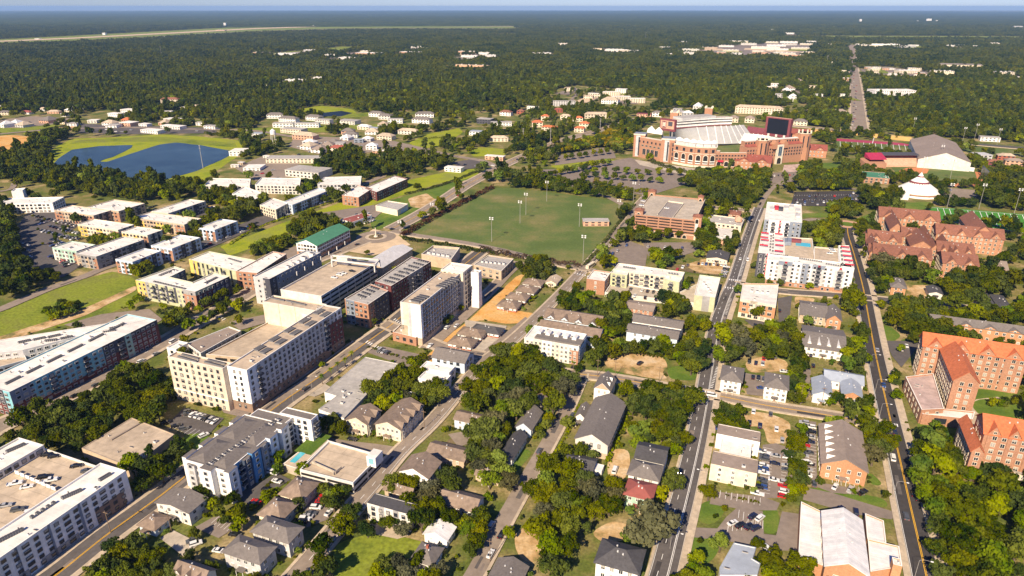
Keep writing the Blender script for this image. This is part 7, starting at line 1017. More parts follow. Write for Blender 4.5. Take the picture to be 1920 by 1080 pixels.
    ([(198, 535), (235, 510), (240, 560), (215, 570)], 5, 7, DK, 1.2), ([(175, 520), (260, 508), (255, 530), (200, 545)], 3, 5, MX, .9), ([(0, 490), (30, 470), (90, 505), (120, 530), (60, 555), (0, 570)], 4.5, 7, DK, 1.2), ([(-10, 390), (20, 380), (28, 460), (20, 490), (-10, 490)], 4.5, 7, OD, 1.3), ([(250, 480), (285, 475), (290, 510), (255, 515)], 5, 7, DK, 1.2), ([(430, 395), (470, 385), (485, 405), (440, 425)], 4.5, 7, DK, 1.2), ([(370, 350), (440, 358), (440, 385), (380, 378)], 4, 6, OD, 1), ([(555, 415), (600, 405), (632, 420), (575, 445), (550, 440)], 5, 8, DK, 1.2), ([(475, 450), (540, 440), (560, 460), (500, 468), (470, 470)], 2.5, 4, MX, .9), ([(690, 385), (720, 388), (745, 400), (730, 412), (680, 408)], 4, 5.5, OD, 1.1), ([(790, 378), (830, 360), (850, 358), (830, 378), (800, 388)], 4, 5.5, MX, .8), ([(845, 475), (870, 475), (868, 495), (845, 492)], 3.5, 5, ('lime',), 1.1), ([(310, 590), (350, 585), (355, 610), (320, 615)], 4, 5.5, OD, 1.1), ([(375, 570), (445, 540), (455, 565), (400, 590)], 3.5, 5, OD, .8), ([(170, 475), (245, 445), (262, 455), (200, 490)], 2.5, 3.5, ('lime',), 1.0), ([(160, 440), (200, 435), (210, 450), (170, 452)], 2.5, 3.2, MX, 1.0), ([(330, 445), (380, 420), (385, 432), (345, 460)], 3, 4, DK, .8), ([(190, 660), (235, 660), (240, 680), (115, 730), (105, 720)], 2.5, 4, ('lime', 'oak'), .5), ([(680, 540), (740, 545), (735, 560), (690, 575)], 2.5, 3.2, ('lime',), .7), ([(830, 600), (860, 560), (870, 575), (840, 610)], 3, 4, MX, .8), ([(770, 665), (800, 660), (800, 680), (770, 690)], 2.5, 3.5, MX, .9), ([(460, 590), (440, 605), (410, 612)], 3, 4, MX, .7),
    ([(1260, 940), (1290, 900), (1292, 985), (1275, 1000)], 4.5, 6, DK, .8), ([(725, 940), (760, 935), (760, 985), (725, 1000)], 3, 4.5, OD, .6), ([(1000, 800), (1035, 780), (1050, 800), (1020, 815)], 2.5, 3.5, MX, .6), ([(560, 898), (598, 900), (606, 912), (570, 905)], 2.5, 3.5, OD, .7), ([(1300, 640), (1330, 640), (1322, 690), (1302, 685)], 4, 5.5, OD, .9), ([(1225, 800), (1285, 800), (1290, 840), (1250, 850)], 3.5, 5, OD, .9), ([(1175, 790), (1220, 800), (1215, 835), (1180, 835)], 3, 4.5, MX, .6), ([(1850, 740), (1900, 745), (1920, 755), (1860, 755)], 2, 3, MX, .5),
]: grove(px, a, b, ks, dn)
for t in [(285, 780, 25, 'oak'), (1222, 985, 52, 'moss'), (1262, 905, 24, 'dark'), (735, 905, 24, 'oak'), (675, 690, 9, 'lime'), (567, 687, 7, 'lime'), (586, 681, 6, 'lime'), (604, 685, 6, 'lime'), (1420, 590, 14, 'oak'), (1600, 565, 26, 'oak'), (1655, 490, 22, 'moss'), (1358, 955, 8, 'oak'), (1342, 968, 7, 'dark'), (1312, 1015, 7, 'dark'), (1308, 1035, 7, 'dark'), (1538, 903, 10, 'oak'), (1600, 920, 7, 'lime'), (1660, 930, 9, 'dark'), (520, 885, 12, 'lime'), (362, 660, 8, 'lime'), (1690, 655, 8, 'lime'), (1610, 700, 16, 'oak'), (1560, 680, 7, 'column'), (1485, 612, 12, 'oak'), (440, 700, 9, 'oak'), (140, 610, 6, 'dark'), (1755, 795, 10, 'column'), (1812, 735, 9, 'round'), (870, 985, 15, 'lime'), (1085, 690, 12, 'oak'), (410, 480, 6, 'lime'), (1540, 465, 12, 'lime'), (1570, 300, 10, 'dark'), (1075, 955, 15, 'pine'), (606, 900, 9, 'column'), (520, 925, 12, 'column'), (300, 900, 14, 'pine'), (285, 870, 13, 'pine'), (1100, 1000, 13, 'pine'), (360, 845, 10, 'pine')]: tree(*t)
for i in range(12):                       # clipped trees in the stadium car park and in the lots
    for px, py in [(1030 + i*10, 326 - i*2.0), (1075 + i*20, 316 + i*1.2 - i*i*.05), (1100 + i*17, 328 + i*1.2)][:3 if i < 9 else 2]: tree(px, py, 7.8, ('round', 'oak', 'lime')[i % 3])
for i in range(9): tree(1060 + i*13, 296 - i*2.0, 6.5, 'round')
for px, py in [(1160, 352), (1165, 347), (1095, 335), (1120, 342), (1145, 345)]: tree(px, py, 7, 'yellow' if px in (1165, 1120) else 'oak')
for i in range(15): tree(62 + (i % 5)*22 + (i//5)*9, 405 + (i//5)*26 + (i % 5)*7, 3.4, 'round')
NEAR_ARR = NEAR
print('near trees', len(NEAR))
# background forest: everything beyond the town that nothing else stands on, and some planted pockets
def lattice(y0, y1, s, jit, seed):
    g = np.random.default_rng(seed); Y = np.arange(y0, y1, s*.87); P = []
    for j, y in enumerate(Y):
        hw = y*.83 + 60; X = np.arange(-hw, hw, s) + (j % 2)*s/2; P.append(np.stack([X, np.full(len(X), y)], 1))
    P = np.concatenate(P); return P + g.uniform(-jit, jit, P.shape)
TOWN = [[(-80, 228), (60, 208), (140, 215), (200, 205), (300, 215), (420, 228), (500, 236), (530, 216), (600, 194), (700, 212), (760, 208), (830, 216), (880, 205), (1000, 190), (1040, 168), (1080, 160), (1210, 172), (1260, 200), (1330, 205), (1370, 212), (1500, 195), (1560, 205), (1610, 205), (1640, 235), (1800, 250), (2000, 262), (2000, 1200), (-80, 1200)]]
PATCH = [[(-80, 312), (10, 304), (62, 282), (88, 258), (115, 245), (130, 258), (90, 275), (82, 300), (95, 320), (160, 326), (250, 342), (320, 350), (380, 352), (420, 338), (340, 375), (270, 380), (190, 372), (125, 362), (60, 345), (0, 340), (-80, 345)], [(400, 275), (470, 268), (500, 285), (460, 300), (430, 310), (415, 300)], [(580, 300), (640, 290), (700, 285), (760, 292), (800, 300), (790, 325), (740, 330), (690, 340), (640, 328), (590, 330)], [(790, 300), (840, 290), (850, 310), (820, 325)], [(880, 262), (930, 250), (960, 275), (1000, 262), (1060, 240), (1130, 228), (1180, 225), (1150, 236), (1060, 258), (990, 285), (900, 282)], [(930, 225), (1000, 215), (1080, 235), (1100, 215), (1060, 205), (1000, 210), (960, 205)], [(600, 245), (690, 235), (700, 250), (640, 262)], [(440, 222), (520, 232), (480, 245), (400, 238)], [(720, 232), (760, 235), (760, 262), (700, 268)], [(1370, 228), (1490, 222), (1500, 238), (1450, 240), (1370, 236)], [(1510, 222), (1600, 215), (1605, 240), (1520, 240)], [(820, 240), (840, 250), (820, 275), (790, 285)], [(1210, 225), (1240, 222), (1220, 245), (1180, 265), (1170, 240)], [(1640, 235), (1800, 250), (2000, 262), (2000, 270), (1700, 256)], [(160, 238), (230, 228), (400, 235), (300, 246), (170, 250)]]
def px_of(P): x, y, d = proj(P[:, 0], P[:, 1]); return np.stack([x, y], 1)
def wood_points(y0, y1, s, seed):
    P = lattice(y0, y1, s, s*.38, seed); Q = px_of(P); ok = ~inpoly(Q, TOWN[0])
    for q in PATCH: ok |= inpoly(Q, q)
    P = P[ok]; return P[~blocked(P)]
W0 = wood_points(700, 2000, 8.2, 5); SCN = lattice(150, 1700, 10.5, 4.6, 21); Q_ = px_of(SCN); nz = np.sin(SCN[:, 0]/23 + 2*np.sin(SCN[:, 1]/41)) + np.sin(SCN[:, 1]/29 + 1.7*np.sin(SCN[:, 0]/37)); nz += np.random.default_rng(4).normal(scale=.8, size=len(SCN)); SCN = SCN[inpoly(Q_, TOWN[0]) & (nz > np.where(Q_[:, 1] < 330, .45, .85))]; SCN = SCN[~blocked(SCN)]; near_ = px_of(SCN)[:, 1] > 480; gs_ = np.random.default_rng(8)
for a in SCN[near_]: NEAR.append((a[0], a[1], gs_.uniform(1.8, 4.4), ('oak', 'lime', 'round', 'dark', 'column')[int(gs_.integers(5))]))
SCN = SCN[~near_]; W0 = np.concatenate([W0, SCN]);
# ---- the largest near trees are things, the rest joins the woodland ----
NEAR.sort(key=lambda t: -t[2]/proj(t[0], t[1], t[2])[2]); NEAR = [t for t in NEAR if t[1] > 60]
vis = lambda t: -25 < proj(t[0], t[1], t[2])[0] < 1945 and proj(t[0], t[1], t[2])[1] < 1090
IND = [t for t in NEAR if vis(t)][:285]; ids = {id(t) for t in IND}; REST = [t for t in NEAR if id(t) not in ids]
DESC = {'oak': 'olive green spreading oak', 'dark': 'dark green spreading oak', 'lime': 'light green leafy tree', 'pine': 'tall dark pine', 'column': 'slim upright light green tree', 'round': 'small round headed tree', 'yellow': 'yellow flowering tree', 'moss': 'grey green mossy oak'}
NAME = {'oak': 'oak_tree', 'dark': 'oak_tree', 'lime': 'leafy_tree', 'pine': 'pine_tree', 'column': 'leafy_tree', 'round': 'leafy_tree', 'yellow': 'leafy_tree', 'moss': 'oak_tree'}
for i, (x, y, r, k) in enumerate(IND):
    t = thing(NAME[k], (x, y)); a = random.uniform(0, 6.28); hs = random.uniform(.9, 1.2); sc = (r, r*random.uniform(.9, 1.1), r*hs)
    inst(TR[KINDS[k][0]], 'trunk', t, (x, y, 0), a, sc); inst(CR[k][i % 3], 'crown', t, (x, y, 0), a, sc); d = DESC[k]
    if r > 7.4: d = 'very wide ' + d
    elif r < 4.2 and not d.startswith('small'): d = 'small ' + d
    auto(t, d, 'tree', 'oaks and street trees of the neighbourhood')
# ---- woodland: one object whose instanced trees come from its own mesh ----
def stuff_wood(name, lods, P, rad, hs, pick, label):
    """lods: list of (verts, quads, material); points P with radius, height scale and the tree they take"""
    vs, fs, mi, tid, o = [], [], [], [], 0
    for k, (v, f, m) in enumerate(lods): vs.append(v); fs.append(f + o); mi.append(np.full(len(f), k)); tid.append(np.full(len(v), k)); o += len(v)
    n0 = o; pts = np.column_stack([P, np.zeros(len(P))]); vs.append(pts); me = qmesh(name, np.concatenate(vs), np.concatenate(fs), [m for _, _, m in lods], np.concatenate(mi))
    def attr(nm, ty, vals, key='value'): a = me.attributes.new(nm, ty, 'POINT'); a.data.foreach_set(key, vals)
    attr('tid', 'INT', np.concatenate(tid + [100 + pick]).astype(np.int32)); S = np.ones((n0 + len(P), 3), np.float32); S[n0:, 0] = rad; S[n0:, 1] = rad; S[n0:, 2] = rad*hs; attr('tscale', 'FLOAT_VECTOR', S.ravel(), 'vector')
    ob = bpy.data.objects.new(name, me); COL.objects.link(ob); ob['kind'] = 'stuff'; ob['label'] = label
    g = bpy.data.node_groups.new(name, 'GeometryNodeTree'); g.interface.new_socket('Geometry', in_out='INPUT', socket_type='NodeSocketGeometry'); g.interface.new_socket('Geometry', in_out='OUTPUT', socket_type='NodeSocketGeometry')
    n, l = g.nodes, g.links; gi = n.new('NodeGroupInput'); go = n.new('NodeGroupOutput'); jn = n.new('GeometryNodeJoinGeometry'); at = n.new('GeometryNodeInputNamedAttribute'); at.data_type = 'INT'; at.inputs['Name'].default_value = 'tid'; sv = n.new('GeometryNodeInputNamedAttribute'); sv.data_type = 'FLOAT_VECTOR'; sv.inputs['Name'].default_value = 'tscale'
    def sel(val):
        c = n.new('FunctionNodeCompare'); c.data_type = 'INT'; c.operation = 'EQUAL'; l.new(at.outputs['Attribute'], c.inputs[2]); c.inputs[3].default_value = val; s = n.new('GeometryNodeSeparateGeometry'); s.domain = 'POINT'; l.new(gi.outputs[0], s.inputs[0]); l.new(c.outputs[0], s.inputs[1]); return s.outputs[0]
    rv = n.new('FunctionNodeRandomValue'); rv.data_type = 'FLOAT_VECTOR'; rv.inputs[0].default_value = (0, 0, 0); rv.inputs[1].default_value = (0, 0, 6.28)
    for k in range(len(lods)):
        ip = n.new('GeometryNodeInstanceOnPoints'); l.new(sel(100 + k), ip.inputs['Points']); l.new(sel(k), ip.inputs['Instance']); l.new(rv.outputs[0], ip.inputs['Rotation']); l.new(sv.outputs['Attribute'], ip.inputs['Scale']); l.new(ip.outputs[0], jn.inputs[0])
    l.new(jn.outputs[0], go.inputs[0]); md = ob.modifiers.new('trees', 'NODES'); md.node_group = g; return ob
def lod(kind, nq, size, seed, m): v, f = crown_arrays(kind, nq, size, seed); return v, f, m
LODN = [lod('oak', 420, .2, 201, 'darkleaf'), lod('oak', 420, .2, 202, 'forestleaf'), lod('round', 260, .26, 203, 'limeleaf'), lod('oak', 420, .2, 204, 'oakleaf'), lod('pine', 300, .22, 205, 'darkleaf'), lod('round', 260, .26, 206, 'yellowleaf')]
KX = {'oak': 0, 'dark': 1, 'lime': 2, 'round': 3, 'pine': 4, 'column': 2, 'yellow': 5, 'moss': 0}
n0 = len(W0); print('woodland', n0, len(REST))
rg = np.random.default_rng(77); rd0 = rg.uniform(3.6, 7.2, n0); pk0 = rg.choice([0, 1, 3, 2, 4], n0, p=[.36, .36, .14, .06, .08])
P = np.concatenate([W0, np.array([t[:2] for t in REST]).reshape(-1, 2)]); rd = np.r_[rd0, [t[2] for t in REST]]; pk = np.r_[pk0, [KX[t[3]] for t in REST]].astype(int)
stuff_wood('woodland', LODN, P, rd, rg.uniform(.95, 1.45, len(P)), pk, 'dense dark green woodland behind the town and round the pond')
def grove_lod(seed, m, n=11, R_=21):
    g = np.random.default_rng(seed); vs, fs, o = [], [], 0
    for i in range(n):
        v, f = crown_arrays('oak' if i % 4 else 'pine', 90, .36, seed*50 + i); r = g.uniform(4.5, 7.5); a = g.uniform(0, 6.28); q = R_*math.sqrt((i + .5)/n); v = v*np.array([r, r, r*(1.15 if i % 4 else .8)]) + np.array([q*math.cos(a), q*math.sin(a), 0]); vs.append(v); fs.append(f + o); o += len(v)
    return np.concatenate(vs), np.concatenate(fs), m
LODF = [grove_lod(s, m) for s, m in ((1, 'forestleaf'), (2, 'forestleaf'), (3, 'darkleaf'), (4, 'forestleaf'))]
W1_ = wood_points(2000, 7600, 34, 9); print('groves', len(W1_))
stuff_wood('distant_woodland', LODF, W1_, rg.uniform(.9, 1.15, len(W1_)), rg.uniform(.85, 1.25, len(W1_)), rg.integers(0, 4, len(W1_)), 'blue-green forest reaching towards the horizon')
SH = []
for q in KEEP_HARD:
    q = np.asarray(q); c_ = q.mean(0)
    if len(q) < 4 or c_[1] > 480 or len(SH) > 2600: continue
    for a, b in zip(q, np.roll(q, -1, 0)):
        for t in np.arange(.5, np.linalg.norm(b - a), 2.6):
            if rg.random() < .34: d_ = (b - a)/np.linalg.norm(b - a); SH.append(a + d_*t + np.array([d_[1], -d_[0]])*rg.uniform(.9, 2.6))
SX = lattice(140, 520, 5, 2.4, 61); SX = SX[(rg.random(len(SX)) < .13) & (np.abs(SX[:, 0]) < SX[:, 1]*.8 + 30)]; SH = np.concatenate([np.array(SH), SX]); SH = SH[~blocked(SH)]; print('shrubs', len(SH))
stuff_wood('shrubbery', [lod('round', 120, .4, 301, 'oakleaf'), lod('round', 120, .4, 302, 'limeleaf'), lod('round', 120, .4, 303, 'hedgeleaf')], SH, rg.uniform(.6, 1.6, len(SH)), rg.uniform(.7, 1.1, len(SH)), rg.integers(0, 3, len(SH)), 'low shrubs in yards and along walls')
# farther still the canopy reads as one rough sheet
nr_, na_ = 220, 900; rr = 7500*(34000/7500)**(np.arange(nr_)/(nr_ - 1)); aa = np.linspace(-.88, .88, na_); RR, AA = np.meshgrid(rr, aa, indexing='ij'); RR = RR + rg.uniform(-.4, .4, RR.shape)*RR*.006
X, Y = RR*np.sin(AA), RR*np.cos(AA); Z = rg.uniform(6, 16, X.shape) + 6*np.sin(X/900)*np.cos(Y/1300); Z[0] = 0; V = np.stack([X, Y, Z], -1).reshape(-1, 3); I = np.arange(nr_*na_).reshape(nr_, na_)
fm = qmesh('forest_horizon', V, np.stack([I[:-1, :-1], I[:-1, 1:], I[1:, 1:], I[1:, :-1]], -1).reshape(-1, 4), ['forestleaf']); o = bpy.data.objects.new('forest_horizon', fm); COL.objects.link(o); o['kind'] = 'stuff'; o['label'] = 'blue hazy forest along the horizon'
# ---- palms and hedges ----
def palm_mesh():
    b = MB(); g = np.random.default_rng(3); b2 = MB(); b.tube((0, 0, 0), (.1, 0, 6), .22, .17, 'bark', 7)
    for i in range(26):
        a = i*2.4; el = g.uniform(-.5, 1.1); dr = np.array([math.cos(a), math.sin(a)]); w = np.array([-dr[1], dr[0]])*.28; p0 = np.array([.1, 0]); z = 6; L_ = []
        for s in range(5): t = s/4; q = p0 + dr*(2.1*t)*math.cos(el*.6); L_.append((q, z + 2.0*t*math.sin(el) - 1.1*t*t, w*(1 - .75*t)))
        for (q0, z0, w0), (q1, z1, w1) in zip(L_, L_[1:]): b2.add([(*(q0 - w0), z0), (*(q0 + w0), z0), (*(q1 + w1), z1), (*(q1 - w1), z1)], [(0, 1, 2, 3)], 'limeleaf')
    return b.mesh('trunk'), b2.mesh('fronds')
PT, PF = palm_mesh()
for px, py in [(605, 722), (621, 709), (634, 698), (648, 690), (660, 677), (693, 572), (705, 566), (716, 560), (725, 553), (1757, 355), (728, 548), (880, 525), (690, 588), (1762, 358)]:
    c = G(px, py); t = thing('palm_tree', c); s = 1.0 if px != 1757 else 1.6; inst(PT, 'trunk', t, (*c, 0), px, (s, s, s)); inst(PF, 'fronds', t, (*c, 0), px, (s, s, s)); auto(t, 'palm with a thin trunk', 'palm', 'cabbage palms along the streets')
def hedge(px, w, h, m, label, q=700):
    L = np.array(line(px)); D = np.r_[0, np.cumsum(np.linalg.norm(np.diff(L, axis=0), axis=1))]; n = int(D[-1]*w*1.6); g = np.random.default_rng(int(D[-1])); s = g.uniform(0, D[-1], n); T = np.gradient(L, axis=0); T /= np.linalg.norm(T, axis=1)[:, None]; t = g.uniform(-1, 1, n); bump = .8 + .25*np.sin(s/3.1) + .1*np.sin(s/1.3)
    x = np.interp(s, D, L[:, 0]) + np.interp(s, D, T[:, 1])*t*w/2; y = np.interp(s, D, L[:, 1]) - np.interp(s, D, T[:, 0])*t*w/2; z = np.sqrt(np.maximum(0, 1 - t**4))*h*bump*g.uniform(.35, 1.0, n)**.5; c = np.stack([x, y, z], 1); d = g.normal(size=(n, 3)) + np.array([0, 0, .8]); d /= np.linalg.norm(d, axis=1)[:, None]
    a = np.cross(d, g.normal(size=(n, 3))); a /= np.linalg.norm(a, axis=1)[:, None]; e = np.cross(d, a); k = g.uniform(.5, 1.1, n)[:, None]; v = np.stack([c - a*k, c - e*k*.8, c + a*k, c + e*k*.8], 1).reshape(-1, 3)
    o = bpy.data.objects.new('hedge', qmesh('hedge', v, np.arange(4*n).reshape(-1, 4), [m])); COL.objects.link(o); o['label'] = label; o['category'] = 'hedge'
for a in [([(752, 446), (790, 423), (840, 396), (885, 373), (925, 352)], 6, 4.5, 'bronzeleaf', 'long bronze hedge between the main road and the playing field'), ([(755, 450), (800, 455), (860, 466), (930, 478)], 5, 3.5, 'hedgeleaf', 'green hedge at the roundabout end of the playing field'), ([(900, 470), (960, 482), (1030, 493), (1090, 502)], 6, 4.5, 'bronzeleaf', 'reddish hedge along the near side of the playing field'), ([(1095, 500), (1130, 460), (1160, 420), (1190, 385)], 3, 3, 'hedgeleaf', 'thin hedge beside the straight street and playing field'), ([(978, 335), (1000, 345), (1030, 355), (1080, 364)], 6, 4.5, 'hedgeleaf', 'curved green hedge along the slip road'), ([(995, 290), (1030, 278), (1060, 268)], 5, 4, 'hedgeleaf', 'hedge in the middle strip of the main road'), ([(1118, 272), (1150, 280), (1168, 290)], 8, 5, 'hedgeleaf', 'clipped hedge edging the upper stadium car park'), ([(1218, 304), (1262, 318), (1300, 325), (1400, 326)], 8, 4.5, 'hedgeleaf', 'clipped hedge along the stadium forecourt'), ([(1168, 358), (1200, 360), (1215, 362)], 9, 5, 'oakleaf', 'dark clipped hedge block behind the brick garage'),
    ([(1040, 855), (1060, 820), (1075, 785), (1085, 760)], 1.6, 1.6, 'limeleaf', 'light green hedge along the lane beside the grey hall'), ([(1135, 880), (1150, 840), (1170, 800), (1178, 780)], 2.4, 2.6, 'limeleaf', 'tall light green hedge behind the grey hall'), ([(1180, 660), (1215, 668), (1245, 672)], 4, 3, 'hedgeleaf', 'low hedge at the far side of the sand yard'), ([(690, 652), (740, 668), (775, 678)], 1.6, 1.4, 'hedgeleaf', 'row of low shrubs along the small car park'), ([(640, 990), (650, 960), (520, 905), (490, 940)], 1.5, 1.6, 'hedgeleaf', 'clipped hedge between the cottages and the car park'), ([(515, 920), (490, 940), (470, 958)], 1.6, 1.6, 'oakleaf', 'short hedge beside the flats car park'), ([(430, 460), (480, 430), (560, 401), (650, 372)], 2.0, 2.0, 'limeleaf', 'row of light shrubs between parked cars and bright grass'), ([(760, 365), (830, 347), (900, 320)], 5, 2.2, 'hedgeleaf', 'dark ditch hedge running up the bright grass strip'), ([(785, 262), (840, 258)], 3, 3, 'oakleaf', 'dark hedge across the mown lot'), ([(1360, 930), (1425, 945)], 1.4, .9, 'hedgeleaf', 'low flower bed edging the sloping car park'), ([(385, 252), (440, 258), (470, 262)], 8, 5, 'oakleaf', 'thick hedge at the far pond bank')]: hedge(*a)
# ================= vehicles =================
def prof(b, pr, W, m, taper=0.0, z_=None):
    n = len(pr); vs = []
    for s in (-1, 1):
        for x, z in pr: vs.append((x, s*(W/2 - taper*max(0, z - .75)), z))
    b.add(vs, [(i, (i+1) % n, n + (i+1) % n, n + i)[::-1] for i in range(n)] + [tuple(range(n)), tuple(range(n, 2*n))[::-1]], m)
CARS = {'sedan': (4.7, 1.85, [(-2.35, .35), (2.3, .35), (2.35, .7), (2.2, .85), (1.0, .98), (-1.5, 1.02), (-2.3, .98), (-2.35, .7)], [(1.05, .97), (.3, 1.42), (-.9, 1.44), (-1.75, 1.01)], (.25, -.95)), 'suv': (4.8, 1.95, [(-2.4, .4), (2.35, .4), (2.4, .8), (2.25, 1.0), (1.15, 1.12), (-2.3, 1.15), (-2.4, .8)], [(1.2, 1.1), (.55, 1.68), (-1.9, 1.7), (-2.33, 1.14)], (.45, -1.95)), 'van': (5.4, 2.0, [(-2.7, .4), (2.6, .4), (2.7, .9), (2.4, 1.15), (1.7, 1.3), (-2.65, 1.3), (-2.7, .8)], [(1.8, 1.28), (1.1, 2.1), (-2.6, 2.15), (-2.68, 1.28)], (1.05, -2.62)), 'pickup': (5.6, 2.0, [(-2.8, .5), (2.75, .5), (2.8, .9), (2.6, 1.08), (1.3, 1.15), (-.7, 1.15), (-.72, .8), (-2.7, .8), (-2.72, 1.15), (-2.8, 1.15)], [(1.3, 1.13), (.7, 1.75), (-.5, 1.77), (-.72, 1.14)], (.6, -.55))}
COLR = {'white': (.72, .72, .70), 'silver': (.42, .42, .42), 'black': (.012, .012, .014), 'grey': (.10, .105, .11), 'red': (.45, .02, .02), 'blue': (.03, .07, .22), 'green': (.10, .30, .03), 'yellow': (.62, .58, .02), 'navy': (.015, .02, .05)}
for k, c in COLR.items(): mat('paint_' + k, c, rough=.22, var=0, spec=.6, metal=.15 if k in ('silver', 'grey') else 0)
CM = {}
def car_meshes(ty, col):
    if (ty, col) not in CM:
        L, W, lo, gr, rf = CARS[ty]; m = 'paint_' + col; b = MB(); prof(b, lo, W, m, .05); (x1, x0) = rf; z = gr[1][1]; b.box(((x0 + x1)/2, 0), np.array([1., 0.]), x1 - x0, W - .42, z - .01, z + .05, m)
        for s in (-1, 1): b.box((L/2 - .05, s*W*.34), np.array([1., 0.]), .14, .36, .62, .78, 'trim'); b.box((-L/2 + .05, s*W*.36), np.array([1., 0.]), .14, .3, .7, .88, 'red')
        g = MB(); prof(g, gr, W - .2, 'glass', .17); w = MB(); w.tube((0, -.12, 0), (0, .12, 0), .34, .34, 'tyre', 10); w.tube((0, -.13, 0), (0, .13, 0), .19, .19, 'steel', 8)
        j = MB()
        for q in (b, g): 
            o = len(j.v); j.v += q.v; j.f += [tuple(o + i for i in f) for f in q.f]; j.mi += [j.mid(q.mats[k]) for k in q.mi]
        for x in (-L*.29, L*.31):
            for s in (-1, 1): o = len(j.v); j.v += [(p[0] + x, p[1] + s*(W/2 - .1), p[2] + .34) for p in w.v]; j.f += [tuple(o + i for i in f) for f in w.f]; j.mi += [j.mid(w.mats[k]) for k in w.mi]
        CM[ty, col] = (b.mesh('body'), g.mesh('window_glass'), w.mesh('wheel'), j.mesh('car'), L, W)
    return CM[ty, col]
CW = ['white']*6 + ['silver']*4 + ['black']*6 + ['grey']*5 + ['red']*2 + ['blue']*2 + ['navy']
CARL = []
def car(x, y, ang, ty=None, col=None, z=.42, world=None):
    """ang: heading from the camera axis, clockwise, in degrees"""
    c = world if world is not None else G(x, y, z + .6); ty = ty or random.choice(['sedan', 'sedan', 'suv', 'suv', 'sedan', 'pickup']); col = col or random.choice(CW); CARL.append((c, ang, ty, col, z))
def build_cars():
    CARL.sort(key=lambda q: proj(*q[0])[2]); vs, fs, mi, mats, o_ = [], [], [], [], 0
    for i, (c, ang, ty, col, z) in enumerate(CARL):
        b, g, w, j, L, W = car_meshes(ty, col); rz = math.pi/2 - R(ang); nm = {'sedan': 'parked_car', 'suv': 'parked_car', 'van': 'van', 'pickup': 'pickup_truck'}[ty]
        if i >= 292:                          # farther ones, a few pixels each
            ca, sa = math.cos(rz), math.sin(rz); pm = [m.name for m in j.materials]
            for m in pm:
                if m not in mats: mats.append(m)
            vs += [(c[0] + ca*v.co.x - sa*v.co.y, c[1] + sa*v.co.x + ca*v.co.y, z + v.co.z) for v in j.vertices]
            for p in j.polygons: fs.append(tuple(o_ + k for k in p.vertices)); mi.append(mats.index(pm[p.material_index]))
            o_ += len(j.vertices); continue
        if proj(*c)[1] > 640:
            t = thing(nm, c, z=z); t.rotation_euler = (0, 0, rz)
            for me, n in ((b, 'body'), (g, 'window_glass')): o = bpy.data.objects.new(n, me); COL.objects.link(o); o.parent = t
            for xx in (-L*.29, L*.31):
                for s in (-1, 1): o = bpy.data.objects.new('wheel', w); COL.objects.link(o); o.parent = t; o.location = (xx, s*(W/2 - .1), .34)
        else: t = bpy.data.objects.new(nm, j); COL.objects.link(t); t.location = (*c, z); t.rotation_euler = (0, 0, rz)
        auto(t, '%s %s' % (col, {'sedan': 'saloon car', 'suv': 'sport utility car', 'van': 'van', 'pickup': 'pickup truck'}[ty]), 'van' if ty == 'van' else 'truck' if ty == 'pickup' else 'car', 'cars and vans of the neighbourhood')
    if vs:
        me = bpy.data.meshes.new('far_parked_cars'); me.from_pydata(vs, [], fs)
        for m in mats: me.materials.append(bpy.data.materials[m])
        me.polygons.foreach_set('material_index', mi); o = bpy.data.objects.new('far_traffic', me); COL.objects.link(o); o['kind'] = 'stuff'; o['label'] = 'many small cars parked far off'
def row(a, b, n, ang, occ=1.0, z=.42, ty=None, cols=None):
    A, B = G(*a, z + .6), G(*b, z + .6)
    for i in range(n):
        if random.random() <= occ: car(0, 0, ang + random.choice((0, 180)) + random.uniform(-2, 2), ty, (cols[i % len(cols)] if cols else None), z, A + (B - A)*(i/max(1, n - 1)))
N_, E_ = 21, 111
